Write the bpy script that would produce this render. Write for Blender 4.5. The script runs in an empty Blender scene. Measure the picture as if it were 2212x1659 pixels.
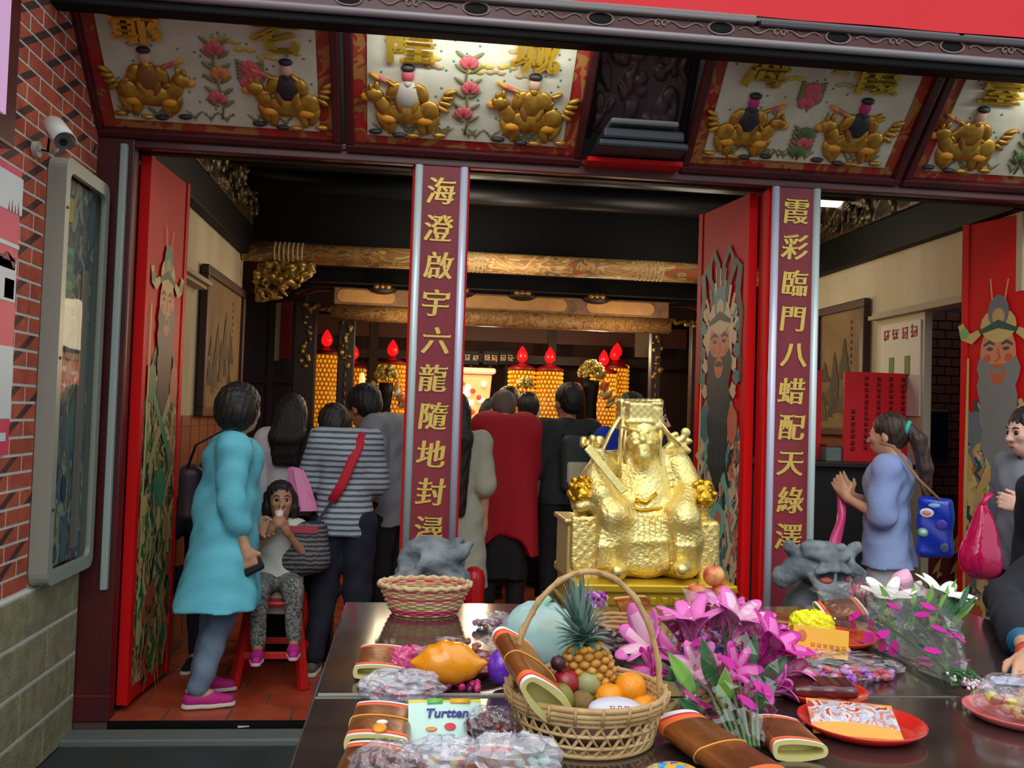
import bpy, math, random
import numpy as np
from mathutils import Vector, Matrix, Euler

random.seed(11)
RNG = np.random.default_rng(11)
SC = bpy.context.scene
COL = SC.collection
PI = math.pi

# ------------------------------------------------------------------ camera model (2212 x 1659 frame)
FPX = 2000.0
CAM = Vector((0, 0, 1.43))
_yaw, _pit, _rol = math.radians(6.2), math.radians(1.95), math.radians(1.85)
_f = Vector((math.sin(_yaw)*math.cos(_pit), math.cos(_yaw)*math.cos(_pit), math.sin(_pit)))
_r0 = Vector((math.cos(_yaw), -math.sin(_yaw), 0))
_u0 = _r0.cross(_f)
_r = _r0*math.cos(_rol) + _u0*math.sin(_rol)
_u = _u0*math.cos(_rol) - _r0*math.sin(_rol)
def ray(px, py): return _f + _r*((px-1106)/FPX) - _u*((py-829.5)/FPX)
def PY(px, py, Y):
    d = ray(px, py); return CAM + d*(Y/d.y)
def PZ(px, py, Z):
    d = ray(px, py); return CAM + d*((Z-CAM.z)/d.z)
def PX(px, py, X):
    d = ray(px, py); return CAM + d*(X/d.x)
def depth(p): return (Vector(p)-CAM).dot(_f)

cam = bpy.data.cameras.new('camera'); cam_o = bpy.data.objects.new('camera', cam); COL.objects.link(cam_o)
cam.sensor_fit = 'HORIZONTAL'; cam.sensor_width = 36.0; cam.lens = 36.0*FPX/2212
cam.clip_start = 0.05; cam.clip_end = 200
m3 = Matrix((_r, _u, -_f)).transposed()
cam_o.matrix_world = Matrix.Translation(CAM) @ m3.to_4x4()
SC.camera = cam_o

# ------------------------------------------------------------------ materials
_M = {}
def srgb(r, g, b):
    def c(v):
        v = v/255.0
        return v/12.92 if v <= 0.04045 else ((v+0.055)/1.055)**2.4
    return (c(r), c(g), c(b), 1.0)
def mat(name, col, rough=0.5, metal=0.0, var=None, vs=8.0, bump=None, emit=None, coat=0.0, spec=None,
        stretch=None, alpha=None, trans=0.0, sheen=0.0, sub=0.0):
    """principled material; var = second colour mixed by noise of scale vs; bump = (scale, strength)"""
    if name in _M: return _M[name]
    m = bpy.data.materials.new(name); m.use_nodes = True
    nt = m.node_tree; N = nt.nodes; L = nt.links
    b = N['Principled BSDF']
    b.inputs['Base Color'].default_value = col
    b.inputs['Roughness'].default_value = rough
    b.inputs['Metallic'].default_value = metal
    if coat: b.inputs['Coat Weight'].default_value = coat; b.inputs['Coat Roughness'].default_value = 0.08
    if spec is not None: b.inputs['Specular IOR Level'].default_value = spec
    if trans: b.inputs['Transmission Weight'].default_value = trans
    if sheen: b.inputs['Sheen Weight'].default_value = sheen
    if sub: b.inputs['Subsurface Weight'].default_value = sub; b.inputs['Subsurface Radius'].default_value = (.01, .004, .002)
    if alpha is not None: b.inputs['Alpha'].default_value = alpha
    tc = None
    if var or bump:
        tc = N.new('ShaderNodeTexCoord'); mp = N.new('ShaderNodeMapping')
        L.new(tc.outputs['Object'], mp.inputs['Vector'])
        if stretch: mp.inputs['Scale'].default_value = stretch
    if var:
        n = N.new('ShaderNodeTexNoise'); n.inputs['Scale'].default_value = vs; n.inputs['Detail'].default_value = 4
        L.new(mp.outputs['Vector'], n.inputs['Vector'])
        r = N.new('ShaderNodeValToRGB'); r.color_ramp.elements[0].position = .35; r.color_ramp.elements[1].position = .65
        r.color_ramp.elements[0].color = col; r.color_ramp.elements[1].color = var
        L.new(n.outputs['Fac'], r.inputs['Fac']); L.new(r.outputs['Color'], b.inputs['Base Color'])
    if bump:
        n2 = N.new('ShaderNodeTexNoise'); n2.inputs['Scale'].default_value = bump[0]; n2.inputs['Detail'].default_value = 3
        L.new(mp.outputs['Vector'], n2.inputs['Vector'])
        bp = N.new('ShaderNodeBump'); bp.inputs['Strength'].default_value = bump[1]; bp.inputs['Distance'].default_value = 0.01
        L.new(n2.outputs['Fac'], bp.inputs['Height']); L.new(bp.outputs['Normal'], b.inputs['Normal'])
    if emit:
        b.inputs['Emission Color'].default_value = emit[0]; b.inputs['Emission Strength'].default_value = emit[1]
    _M[name] = m
    return m
def stripes(name, c1, c2, freq, axis='Z', rough=0.8, duty=0.5, dist=0.0, dscale=3.0):
    """stripes in object space along an axis"""
    m = mat(name, c1, rough); nt = m.node_tree; N = nt.nodes; L = nt.links; b = N['Principled BSDF']
    tc = N.new('ShaderNodeTexCoord'); w = N.new('ShaderNodeTexWave'); w.bands_direction = axis
    w.inputs['Scale'].default_value = freq; w.inputs['Distortion'].default_value = dist; w.inputs['Detail Scale'].default_value = dscale
    L.new(tc.outputs['Object'], w.inputs['Vector'])
    r = N.new('ShaderNodeValToRGB'); r.color_ramp.elements[0].position = duty-.06; r.color_ramp.elements[1].position = duty+.06
    r.color_ramp.elements[0].color = c1; r.color_ramp.elements[1].color = c2
    L.new(w.outputs['Fac'], r.inputs['Fac']); L.new(r.outputs['Color'], b.inputs['Base Color'])
    return m
def blotch(name, cols, scale, rough=0.6, metal=0.0, stretch=None, emit=0.0, kind='noise'):
    """several flat colours in irregular blotches (painted or printed pattern)"""
    m = mat(name, cols[0], rough, metal); nt = m.node_tree; N = nt.nodes; L = nt.links; b = N['Principled BSDF']
    tc = N.new('ShaderNodeTexCoord'); mp = N.new('ShaderNodeMapping'); L.new(tc.outputs['Object'], mp.inputs['Vector'])
    if stretch: mp.inputs['Scale'].default_value = stretch
    if kind == 'noise':
        n = N.new('ShaderNodeTexNoise'); n.inputs['Scale'].default_value = scale; n.inputs['Detail'].default_value = 2.5
        n.inputs['Distortion'].default_value = 1.2; out = n.outputs['Fac']; lo, hi = .3, .7
    else:
        n = N.new('ShaderNodeTexVoronoi'); n.inputs['Scale'].default_value = scale
        sp = N.new('ShaderNodeSeparateColor'); L.new(n.outputs['Color'], sp.inputs['Color']); out = sp.outputs['Red']; lo, hi = 0, 1
    L.new(mp.outputs['Vector'], n.inputs['Vector'])
    r = N.new('ShaderNodeValToRGB'); r.color_ramp.interpolation = 'CONSTANT'; e = r.color_ramp.elements
    while len(e) < len(cols): e.new(.5)
    for i, c in enumerate(cols):
        e[i].position = lo + (hi-lo)*i/len(cols) if i else 0.0; e[i].color = c
    L.new(out, r.inputs['Fac']); L.new(r.outputs['Color'], b.inputs['Base Color'])
    if emit: L.new(r.outputs['Color'], b.inputs['Emission Color']); b.inputs['Emission Strength'].default_value = emit
    return m
def film(name, tint=(1, 1, 1, 1), gloss=0.25, graze=.55, rough=0.06, opac=0.0, opc=(.8, .8, .8, 1), bs=60.0):
    """thin clear plastic film: mostly see-through, glossy by view angle, with crinkle bump"""
    if name in _M: return _M[name]
    m = bpy.data.materials.new(name); m.use_nodes = True; nt = m.node_tree; N = nt.nodes; L = nt.links
    N.remove(N['Principled BSDF']); out = N['Material Output']
    tr = N.new('ShaderNodeBsdfTransparent'); tr.inputs['Color'].default_value = tint
    gl = N.new('ShaderNodeBsdfGlossy'); gl.inputs['Roughness'].default_value = rough
    tc = N.new('ShaderNodeTexCoord'); n = N.new('ShaderNodeTexNoise'); n.inputs['Scale'].default_value = bs; n.inputs['Detail'].default_value = 2
    L.new(tc.outputs['Object'], n.inputs['Vector'])
    bp = N.new('ShaderNodeBump'); bp.inputs['Strength'].default_value = .45; bp.inputs['Distance'].default_value = .01
    L.new(n.outputs['Fac'], bp.inputs['Height']); L.new(bp.outputs['Normal'], gl.inputs['Normal'])
    lw = N.new('ShaderNodeLayerWeight'); lw.inputs['Blend'].default_value = .35
    mu = N.new('ShaderNodeMath'); mu.operation = 'MULTIPLY_ADD'; mu.inputs[1].default_value = graze; mu.inputs[2].default_value = gloss*.5
    L.new(lw.outputs['Facing'], mu.inputs[0])
    mx = N.new('ShaderNodeMixShader'); L.new(mu.outputs[0], mx.inputs[0]); L.new(tr.outputs[0], mx.inputs[1]); L.new(gl.outputs[0], mx.inputs[2])
    last = mx
    if opac:
        df = N.new('ShaderNodeBsdfDiffuse'); df.inputs['Color'].default_value = opc
        m2 = N.new('ShaderNodeMixShader'); m2.inputs[0].default_value = opac
        L.new(mx.outputs[0], m2.inputs[1]); L.new(df.outputs[0], m2.inputs[2]); last = m2
    L.new(last.outputs[0], out.inputs['Surface'])
    _M[name] = m
    return m

# ------------------------------------------------------------------ objects
def link(name, me, mats, parent=None, smooth=False, bevel=0.0):
    for mm in (mats if isinstance(mats, (list, tuple)) else [mats]): me.materials.append(mm)
    o = bpy.data.objects.new(name, me); COL.objects.link(o)
    if parent is not None:
        o.parent = parent
        if not parent.parent: o.matrix_parent_inverse = parent.matrix_basis.inverted()
    if smooth: me.polygons.foreach_set('use_smooth', [True]*len(me.polygons))
    if bevel:
        b = o.modifiers.new('bevel', 'BEVEL'); b.width = bevel; b.segments = 2; b.limit_method = 'ANGLE'
    return o
def tag(o, label, cat, group=None, kind=None):
    if label: o['label'] = label
    if cat: o['category'] = cat
    if group: o['group'] = group
    if kind: o['kind'] = kind
    return o
def thing(name, loc, label, cat, group=None, rz=0.0):
    o = bpy.data.objects.new(name, None); COL.objects.link(o); o.empty_display_size = .05
    o.location = loc; o.rotation_euler = (0, 0, rz)
    tag(o, label, cat, group); return o
def struct(o): o['kind'] = 'structure'; return o
def copy_tree(o, parent=None):
    c = o.copy(); COL.objects.link(c)
    if parent is not None: c.parent = parent; c.matrix_parent_inverse = o.matrix_parent_inverse.copy()
    for ch in [x for x in bpy.data.objects if x.parent == o and x != c]: copy_tree(ch, c)
    return c

class MB:
    """collects geometry in the coordinates of self.M, then links it as ONE mesh object"""
    def __init__(s, M=None):
        s.v = []; s.f = []; s.mi = []; s.M = M or Matrix.Identity(4)
    def add(s, vs, fs, mi=0):
        o = len(s.v); M = s.M
        s.v.extend([tuple(M @ Vector(p)) for p in vs])
        s.f.extend([tuple(i+o for i in f) for f in fs]); s.mi.extend([mi]*len(fs) if isinstance(mi, int) else mi)
        return s
    def box(s, c, sz, rot=None, mi=0):
        x, y, z = sz[0]/2, sz[1]/2, sz[2]/2
        vs = [Vector(p) for p in ((-x,-y,-z),(x,-y,-z),(x,y,-z),(-x,y,-z),(-x,-y,z),(x,-y,z),(x,y,z),(-x,y,z))]
        R = Euler(rot).to_matrix() if rot else Matrix.Identity(3)
        vs = [R @ p + Vector(c) for p in vs]
        return s.add(vs, [(0,3,2,1),(4,5,6,7),(0,1,5,4),(1,2,6,5),(2,3,7,6),(3,0,4,7)], mi)
    def bar(s, a, b, w, h, up=(0, 0, 1), mi=0):
        a = Vector(a); b = Vector(b); d = (b-a); l = d.length; d.normalize()
        side = d.cross(Vector(up)); side.normalize(); u = side.cross(d)
        vs = []
        for p in (a, b):
            for (i, j) in ((-1,-1),(1,-1),(1,1),(-1,1)): vs.append(p + side*(i*w/2) + u*(j*h/2))
        return s.add(vs, [(0,1,2,3),(7,6,5,4),(0,4,5,1),(1,5,6,2),(2,6,7,3),(3,7,4,0)], mi)
    def tube(s, pts, r, n=8, closed=False, mi=0, caps=True, flat=1.0, up=None):
        pts = [Vector(p) for p in pts]; k = len(pts); rs = r if isinstance(r, (list, tuple)) else [r]*k
        vs = []; fs = []; prev = None
        for i, p in enumerate(pts):
            a = pts[(i-1) % k] if (closed or i > 0) else p; b = pts[(i+1) % k] if (closed or i < k-1) else p
            t = (b-a)
            if t.length < 1e-9: t = Vector((0, 0, 1))
            t.normalize()
            if up is not None: nrm = Vector(up) - t*t.dot(Vector(up))
            elif prev is None: nrm = t.orthogonal()
            else: nrm = prev - t*t.dot(prev)
            if nrm.length < 1e-6: nrm = t.orthogonal()
            nrm.normalize(); prev = nrm; bn = t.cross(nrm)
            for j in range(n):
                a_ = 2*PI*j/n; vs.append(p + nrm*(rs[i]*flat*math.cos(a_)) + bn*(rs[i]*math.sin(a_)))
        m = k if closed else k-1
        for i in range(m):
            for j in range(n):
                a_ = i*n+j; b_ = i*n+(j+1) % n; c = ((i+1) % k)*n+(j+1) % n; d = ((i+1) % k)*n+j
                fs.append((a_, b_, c, d))
        if caps and not closed: fs.append(tuple(range(n))[::-1]); fs.append(tuple((k-1)*n+j for j in range(n)))
        return s.add(vs, fs, mi)
    def cyl(s, a, b, r1, r2=None, n=16, mi=0): return s.tube([a, b], [r1, r1 if r2 is None else r2], n, mi=mi)
    def lathe(s, prof, n=32, c=(0, 0, 0), sx=1.0, sy=1.0, mi=0, ripple=None):
        vs = []; fs = []; k = len(prof); c = Vector(c)
        for (r, z) in prof:
            for j in range(n):
                a = 2*PI*j/n; q = r*(1+(ripple(a, z) if ripple else 0))
                vs.append(c + Vector((q*sx*math.cos(a), q*sy*math.sin(a), z)))
        for i in range(k-1):
            for j in range(n): fs.append((i*n+j, i*n+(j+1) % n, (i+1)*n+(j+1) % n, (i+1)*n+j))
        if prof[0][0] > 1e-5: fs.append(tuple(range(n))[::-1])
        if prof[-1][0] > 1e-5: fs.append(tuple((k-1)*n+j for j in range(n)))
        return s.add(vs, fs, mi)
    def ball(s, c, r, n=14, mi=0, rot=None, squash=None):
        r = r if isinstance(r, (list, tuple)) else (r, r, r); vs = []; fs = []; h = n//2+1
        R = Euler(rot).to_matrix() if rot else Matrix.Identity(3)
        for i in range(h+1):
            t = PI*i/h
            for j in range(n):
                a = 2*PI*j/n
                vs.append(R @ Vector((r[0]*math.sin(t)*math.cos(a), r[1]*math.sin(t)*math.sin(a), r[2]*math.cos(t))) + Vector(c))
        for i in range(h):
            for j in range(n): fs.append((i*n+j, (i+1)*n+j, (i+1)*n+(j+1) % n, i*n+(j+1) % n))
        return s.add(vs, fs, mi)
    def prism(s, poly, d0, d1, mi=0):
        """2D outline in local x,z extruded along local y from d0 to d1"""
        n = len(poly); vs = [(x, d0, z) for x, z in poly]+[(x, d1, z) for x, z in poly]
        fs = [tuple(range(n)), tuple(range(n, 2*n))[::-1]]+[(i, n+i, n+(i+1) % n, (i+1) % n) for i in range(n)]
        return s.add(vs, fs, mi)
    def grid(s, fn, nu, nv, mi=0, closeu=False):
        vs = [fn(u/nu if closeu else u/(nu-1), v/(nv-1)) for v in range(nv) for u in range(nu)]
        fs = []; mu = nu if closeu else nu-1; ms = []
        for v in range(nv-1):
            for u in range(mu):
                fs.append((v*nu+u, v*nu+(u+1) % nu, (v+1)*nu+(u+1) % nu, (v+1)*nu+u))
                ms.append(mi(u/nu, v/nv) if callable(mi) else mi)
        return s.add(vs, fs, ms)
    def build(s, name, mats, parent=None, smooth=False, bevel=0.0, thick=0.0):
        me = bpy.data.meshes.new(name); me.from_pydata(s.v, [], s.f)
        me.polygons.foreach_set('material_index', s.mi); me.update()
        o = link(name, me, mats, parent, smooth, bevel)
        if thick: t = o.modifiers.new('solid', 'SOLIDIFY'); t.thickness = thick; t.offset = 0
        return o

# ------------------------------------------------------------------ smooth solids (signed distance + surface nets)
class SDF:
    def __init__(s): s.ops = []
    def rc(s, a, b, r1, r2=None, k=.02):
        s.ops.append(('rc', np.array(a, float), np.array(b, float), r1, r1 if r2 is None else r2, k)); return s
    def chain(s, pts, rs, k=.02):
        for i in range(len(pts)-1): s.rc(pts[i], pts[i+1], rs[i], rs[i+1], k)
        return s
    def ell(s, c, r, k=.02, rot=None):
        R = np.array(Euler(rot).to_matrix()) if rot else np.eye(3)
        s.ops.append(('el', np.array(c, float), np.array(r if hasattr(r, '__len__') else (r, r, r), float), R, k)); return s
    def box(s, c, h, rd=.01, k=.01, rot=None):
        R = np.array(Euler(rot).to_matrix()) if rot else np.eye(3)
        s.ops.append(('bx', np.array(c, float), np.array(h, float), R, rd, k)); return s
    def dig(s, c, r, k=.01): s.ops.append(('dig', np.array(c, float), np.array(r if hasattr(r, '__len__') else (r, r, r), float), k)); return s
    def cut(s, n, p, k=0.0): s.ops.append(('cut', np.array(n, float)/np.linalg.norm(n), np.array(p, float), k)); return s
    def disp(s, fn): s.ops.append(('dp', fn)); return s
    def mesh(s, res, xf=None):
        lo = np.full(3, 1e9); hi = np.full(3, -1e9); bb = []
        for o in s.ops:
            if o[0] == 'rc':
                R = max(o[3], o[4]); l = np.minimum(o[1], o[2])-R; h = np.maximum(o[1], o[2])+R
            elif o[0] == 'el': R = o[2].max(); l = o[1]-R; h = o[1]+R
            elif o[0] == 'bx': R = np.linalg.norm(o[2]); l = o[1]-R; h = o[1]+R
            else: bb.append(None); continue
            bb.append((l, h)); lo = np.minimum(lo, l); hi = np.maximum(hi, h)
        lo = lo-.03-2*res; hi = hi+.03+2*res; n = np.ceil((hi-lo)/res).astype(int)+1
        F = np.full(n, 9.0, np.float32)
        ax = [lo[i]+res*np.arange(n[i]) for i in range(3)]
        for o, b in zip(s.ops, bb):
            if b is None:
                if o[0] == 'cut':
                    d = (ax[0][:, None, None]-o[2][0])*o[1][0]+(ax[1][None, :, None]-o[2][1])*o[1][1]+(ax[2][None, None, :]-o[2][2])*o[1][2]
                    F = np.maximum(F, d.astype(np.float32))
                elif o[0] == 'dig':
                    q = [(ax[i]-o[1][i])/o[2][i] for i in range(3)]
                    d = (np.sqrt(q[0][:, None, None]**2+q[1][None, :, None]**2+q[2][None, None, :]**2)-1)*o[2].min()
                    h = np.clip(.5-.5*(F+d)/max(o[3], 1e-6), 0, 1); d = d.astype(np.float32)
                    F = (F*(1-h)+(-d)*h+o[3]*h*(1-h)).astype(np.float32)
                else:
                    X, Y, Z = ax[0][:, None, None], ax[1][None, :, None], ax[2][None, None, :]
                    F = F + np.asarray(o[1](X, Y, Z), np.float32)
                continue
            k = o[-1]; mg = k+3*res+.02
            i0 = np.maximum(np.floor((b[0]-mg-lo)/res).astype(int), 0); i1 = np.minimum(np.ceil((b[1]+mg-lo)/res).astype(int)+1, n)
            X = ax[0][i0[0]:i1[0], None, None]; Y = ax[1][None, i0[1]:i1[1], None]; Z = ax[2][None, None, i0[2]:i1[2]]
            if o[0] == 'rc':
                a, e = o[1], o[2]; ba = e-a; L2 = max(ba@ba, 1e-12)
                px, py, pz = X-a[0], Y-a[1], Z-a[2]
                h = np.clip((px*ba[0]+py*ba[1]+pz*ba[2])/L2, 0, 1)
                d = np.sqrt((px-h*ba[0])**2+(py-h*ba[1])**2+(pz-h*ba[2])**2)-(o[3]+(o[4]-o[3])*h)
            else:
                R = o[3]; c = o[1]; px, py, pz = X-c[0], Y-c[1], Z-c[2]
                q = [R[0, i]*px+R[1, i]*py+R[2, i]*pz for i in range(3)]
                if o[0] == 'el':
                    r = o[2]; k0 = np.sqrt((q[0]/r[0])**2+(q[1]/r[1])**2+(q[2]/r[2])**2)
                    k1 = np.sqrt((q[0]/r[0]**2)**2+(q[1]/r[1]**2)**2+(q[2]/r[2]**2)**2)
                    d = k0*(k0-1)/np.maximum(k1, 1e-6)
                else:
                    rd = o[4]; t = [np.abs(q[i])-(o[2][i]-rd) for i in range(3)]
                    d = np.sqrt(np.maximum(t[0], 0)**2+np.maximum(t[1], 0)**2+np.maximum(t[2], 0)**2)+np.minimum(np.maximum(np.maximum(t[0], t[1]), t[2]), 0)-rd
            sub = F[i0[0]:i1[0], i0[1]:i1[1], i0[2]:i1[2]]
            d = d.astype(np.float32)
            h = np.maximum(k-np.abs(sub-d), 0)/max(k, 1e-6)
            F[i0[0]:i1[0], i0[1]:i1[1], i0[2]:i1[2]] = np.minimum(sub, d)-h*h*k*.25
        F[0] = 9; F[-1] = 9; F[:, 0] = 9; F[:, -1] = 9; F[:, :, 0] = 9; F[:, :, -1] = 9
        # surface nets
        ins = F < 0
        nx, ny, nz = n-1
        cnt = np.zeros((nx, ny, nz), np.int8)
        for i in (0, 1):
            for j in (0, 1):
                for k in (0, 1): cnt += ins[i:nx+i, j:ny+j, k:nz+k]
        act = (cnt > 0) & (cnt < 8)
        idx = np.argwhere(act)
        if len(idx) == 0: return [], []
        num = np.full(act.shape, -1, np.int64); num[act] = np.arange(len(idx))
        acc = np.zeros((len(idx), 3)); w = np.zeros(len(idx))
        I, J, K = idx.T
        cor = {(i, j, k): F[I+i, J+j, K+k] for i in (0, 1) for j in (0, 1) for k in (0, 1)}
        for a in range(3):
            for p in (0, 1):
                for q in (0, 1):
                    c0 = [0, 0, 0]; o2 = [t for t in range(3) if t != a]; c0[o2[0]] = p; c0[o2[1]] = q
                    c1 = list(c0); c1[a] = 1
                    f0 = cor[tuple(c0)]; f1 = cor[tuple(c1)]; cr = (f0 < 0) != (f1 < 0)
                    t = np.where(cr, np.clip(f0/np.where(cr, f0-f1, 1), 0, 1), 0)
                    P = np.zeros((len(idx), 3)); P[:, o2[0]] = p; P[:, o2[1]] = q; P[:, a] = t
                    acc += P*cr[:, None]; w += cr
        V = lo+res*(idx+acc/w[:, None])
        faces = []
        for a in range(3):
            b, c = (a+1) % 3, (a+2) % 3
            sl0 = [slice(1, -1)]*3; sl0[a] = slice(0, -1); sl1 = [slice(1, -1)]*3; sl1[a] = slice(1, None)
            A = ins[tuple(sl0)]; B = ins[tuple(sl1)]
            E_ = np.argwhere(A != B)
            if len(E_) == 0: continue
            base = E_.copy(); base[:, b] += 1; base[:, c] += 1
            flip = A[tuple(E_.T)]
            def cell(db, dc):
                t = base.copy(); t[:, b] -= db; t[:, c] -= dc; return num[tuple(t.T)]
            q = np.stack([cell(1, 1), cell(0, 1), cell(0, 0), cell(1, 0)], 1)
            q[~flip] = q[~flip][:, ::-1]
            faces.append(q)
        Q = np.concatenate(faces)
        if xf is not None:
            Mx = np.array(xf); V = V@Mx[:3, :3].T+Mx[:3, 3]
        return V, Q
    def build(s, name, mats, parent=None, res=.01, xf=None, pick=None, relax=1):
        V, Q = s.mesh(res, xf)
        me = bpy.data.meshes.new(name)
        me.vertices.add(len(V)); me.vertices.foreach_set('co', np.asarray(V, np.float32).ravel())
        me.loops.add(len(Q)*4); me.loops.foreach_set('vertex_index', np.asarray(Q, np.int32).ravel())
        me.polygons.add(len(Q)); me.polygons.foreach_set('loop_start', np.arange(0, len(Q)*4, 4, dtype=np.int32))
        me.polygons.foreach_set('loop_total', np.full(len(Q), 4, np.int32))
        if pick is not None:
            C_ = np.asarray(V)[Q].mean(1); me.polygons.foreach_set('material_index', np.asarray(pick(C_), np.int32))
        me.update(calc_edges=True); me.validate()
        return link(name, me, mats, parent, smooth=True)

def text_mesh(ch, size, bold=.012, extr=.0, shear=0.0, res=3):
    """glyph outlines as mesh data: returns (verts in x,z plane with y depth, faces), centred"""
    c = bpy.data.curves.new('glyph', 'FONT'); c.body = ch; c.size = size; c.align_x = 'CENTER'; c.offset = bold*size; c.extrude = extr
    c.shear = shear; c.resolution_u = res; c.align_y = 'CENTER'
    o = bpy.data.objects.new('glyph', c); COL.objects.link(o)
    dg = bpy.context.evaluated_depsgraph_get(); dg.update()
    me = o.evaluated_get(dg).to_mesh()
    vs = [v.co.copy() for v in me.vertices]; fs = [tuple(p.vertices) for p in me.polygons]
    if vs:
        cx = (min(v.x for v in vs)+max(v.x for v in vs))/2; cy = (min(v.y for v in vs)+max(v.y for v in vs))/2
        vs = [Vector((v.x-cx, -v.z, v.y-cy)) for v in vs]
    o.evaluated_get(dg).to_mesh_clear(); bpy.data.objects.remove(o); bpy.data.curves.remove(c)
    return vs, fs
def frame(o, x, z):
    """matrix: local x -> x, local z -> z, local y = z cross x (into the surface)"""
    x = Vector(x).normalized(); z = Vector(z); z = (z-x*x.dot(z)).normalized(); y = z.cross(x)
    return Matrix(((x.x, y.x, z.x, o[0]), (x.y, y.y, z.y, o[1]), (x.z, y.z, z.z, o[2]), (0, 0, 0, 1)))
# ================================================================== palette
RED = mat('lacquer_red', srgb(216, 20, 22), .5, spec=.18)
DRED = mat('dark_red_wood', srgb(88, 22, 26), .4, var=srgb(66, 16, 20), vs=3, coat=.25)
MAROON = mat('maroon_board', srgb(136, 46, 56), .4, var=srgb(120, 36, 46), vs=5, stretch=(1, 1, .1), coat=.1, spec=.35)
BLACKW = mat('black_wood', srgb(13, 12, 13), .6, bump=(12, .2), spec=.2)
DARKW = mat('dark_carved_wood', srgb(46, 26, 22), .5, var=srgb(30, 18, 17), vs=9)
STEEL = mat('steel_strip', srgb(205, 210, 214), .28, metal=.75)
PALERAIL = mat('pale_rail', srgb(160, 172, 166), .45)
GOLDP = mat('gold_paint', srgb(226, 190, 96), .4, metal=.35)
GOLDR = mat('gold_relief', srgb(208, 158, 58), .32, metal=.55, var=srgb(170, 118, 44), vs=22)
CREAM = mat('cream_ground', srgb(222, 216, 196), .6, var=srgb(206, 196, 170), vs=7)
PLASTER = mat('cream_plaster', srgb(214, 203, 172), .85, var=srgb(188, 174, 142), vs=2.2, stretch=(1, 1, .25), bump=(30, .15))
TILEB = mat('brown_wall_tile', srgb(140, 74, 44), .45, var=srgb(122, 62, 38), vs=4)
GREYST = mat('grey_ground_stone', srgb(56, 66, 64), .55, var=srgb(44, 54, 52), vs=2.5, bump=(40, .2))
REDBORD = blotch('painted_border', [srgb(188, 44, 40), srgb(172, 66, 44), srgb(182, 120, 62), srgb(180, 40, 38)], 6.0, .55)
BRK1 = mat('red_brick', srgb(196, 92, 64), .8, var=srgb(168, 72, 50), vs=12, bump=(60, .3))
BRK2 = mat('burnt_brick', srgb(74, 46, 46), .7, bump=(60, .3))
MORTAR = mat('mortar', srgb(214, 216, 206), .9, bump=(80, .3))
STONEB = mat('sandstone_block', srgb(158, 152, 118), .85, var=srgb(132, 128, 98), vs=14, bump=(70, .5))
GLASS = film('case_glass', (.93, .97, .95, 1), gloss=.06, rough=.03, bs=2.0, graze=.10)

# ================================================================== ground and floor
mb = MB(); mb.box((1.0, -2.5, -.105), (16, 13.74, .1)); o = mb.build('floor_outside', GREYST); struct(o)
tag(o, 'dark grey stone paving in front of the temple step', 'ground')
mb = MB(); mb.box((.98, 4.27, -.04), (4.88, .14, .035)); o = mb.build('trim_1', mat('threshold_stone', srgb(104, 112, 106), .55, bump=(50, .2)), bevel=.008); struct(o)
tag(o, 'long grey stone strip below the doorway step', 'threshold')
mb = MB(); mb.box((.98, 8.0, -.031), (5.4, 7.26, .058)); mb.box((.98, 4.375, -.024), (4.56, .02, .046), mi=1)  # black strip on the riser paints in the shadow under the step edge
o = mb.build('floor', [mat('tile_grout', srgb(92, 72, 62), .8), BLACKW]); struct(o); fl = o
tag(o, 'terracotta hexagon tile floor of the temple hall', 'floor')
HEX = [mat('hex_tile_%d' % i, c, .42, var=v, vs=6, coat=.15) for i, (c, v) in enumerate([(srgb(182, 76, 46), srgb(160, 64, 40)), (srgb(170, 68, 42), srgb(148, 58, 36)), (srgb(190, 86, 52), srgb(166, 70, 44))])]
mb = MB(); R = .165
for j in range(30):
    for i in range(20):
        x = -1.5 + i*R*math.sqrt(3) + (j % 2)*R*math.sqrt(3)/2; y = 4.46 + j*R*1.5
        if x > 3.3 or y > 9.5 or x < -1.45: continue
        pts = [(max(-1.30, x+(R-.006)*math.cos(PI/6+k*PI/3)), max(4.39, y+(R-.006)*math.sin(PI/6+k*PI/3))) for k in range(6)]
        mb.add([(p[0], p[1], .0) for p in pts]+[(p[0], p[1], -.004) for p in pts], [tuple(range(6))]+[(k, k+6, (k+1) % 6+6, (k+1) % 6) for k in range(6)], random.choice((0, 0, 1, 2)))
mb.build('hexagon_tiles', HEX, fl)

# ================================================================== outer brick wall on the left
WX = -1.46
mb = MB(); mb.box((WX-.2, 2.85, 1.95), (.394, 3.06, 2.54), mi=2)
z = .70; row = 0
while z < 3.2:
    y = 1.3 + (row % 2)*.115
    while y < 4.36:
        y1 = min(y+.215, 4.37); h = .054
        if y1-y > .04:
            L_ = y1-y; s1, s2 = .36*L_, .64*L_; sk = .05*L_/.218
            x0, x1 = WX-.012, WX
            cols = [0, s1, s2, L_]; off = [0, sk, sk, 0]
            vb = [(x1, y+cols[k]-off[k], z) for k in range(4)]; vt = [(x1, y+cols[k]+off[k], z+h) for k in range(4)]
            dk = 1 if (row+int(y/.23)) % 2 == 0 or random.random() < .35 else 0
            mb.add(vb+vt, [(0, 1, 5, 4), (1, 2, 6, 5), (2, 3, 7, 6)], [0, dk, 0])
            mb.add([(x1, y, z), (x1, y1, z), (x0, y1, z), (x0, y, z), (x1, y, z+h), (x1, y1, z+h), (x0, y1, z+h), (x0, y, z+h)],
                   [(0, 3, 2, 1), (4, 5, 6, 7), (0, 4, 7, 3), (1, 2, 6, 5)], 0)
        y += .230
    z += .066; row += 1
o = mb.build('wall_left', [BRK1, BRK2, MORTAR]); struct(o); wl = o
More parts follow.
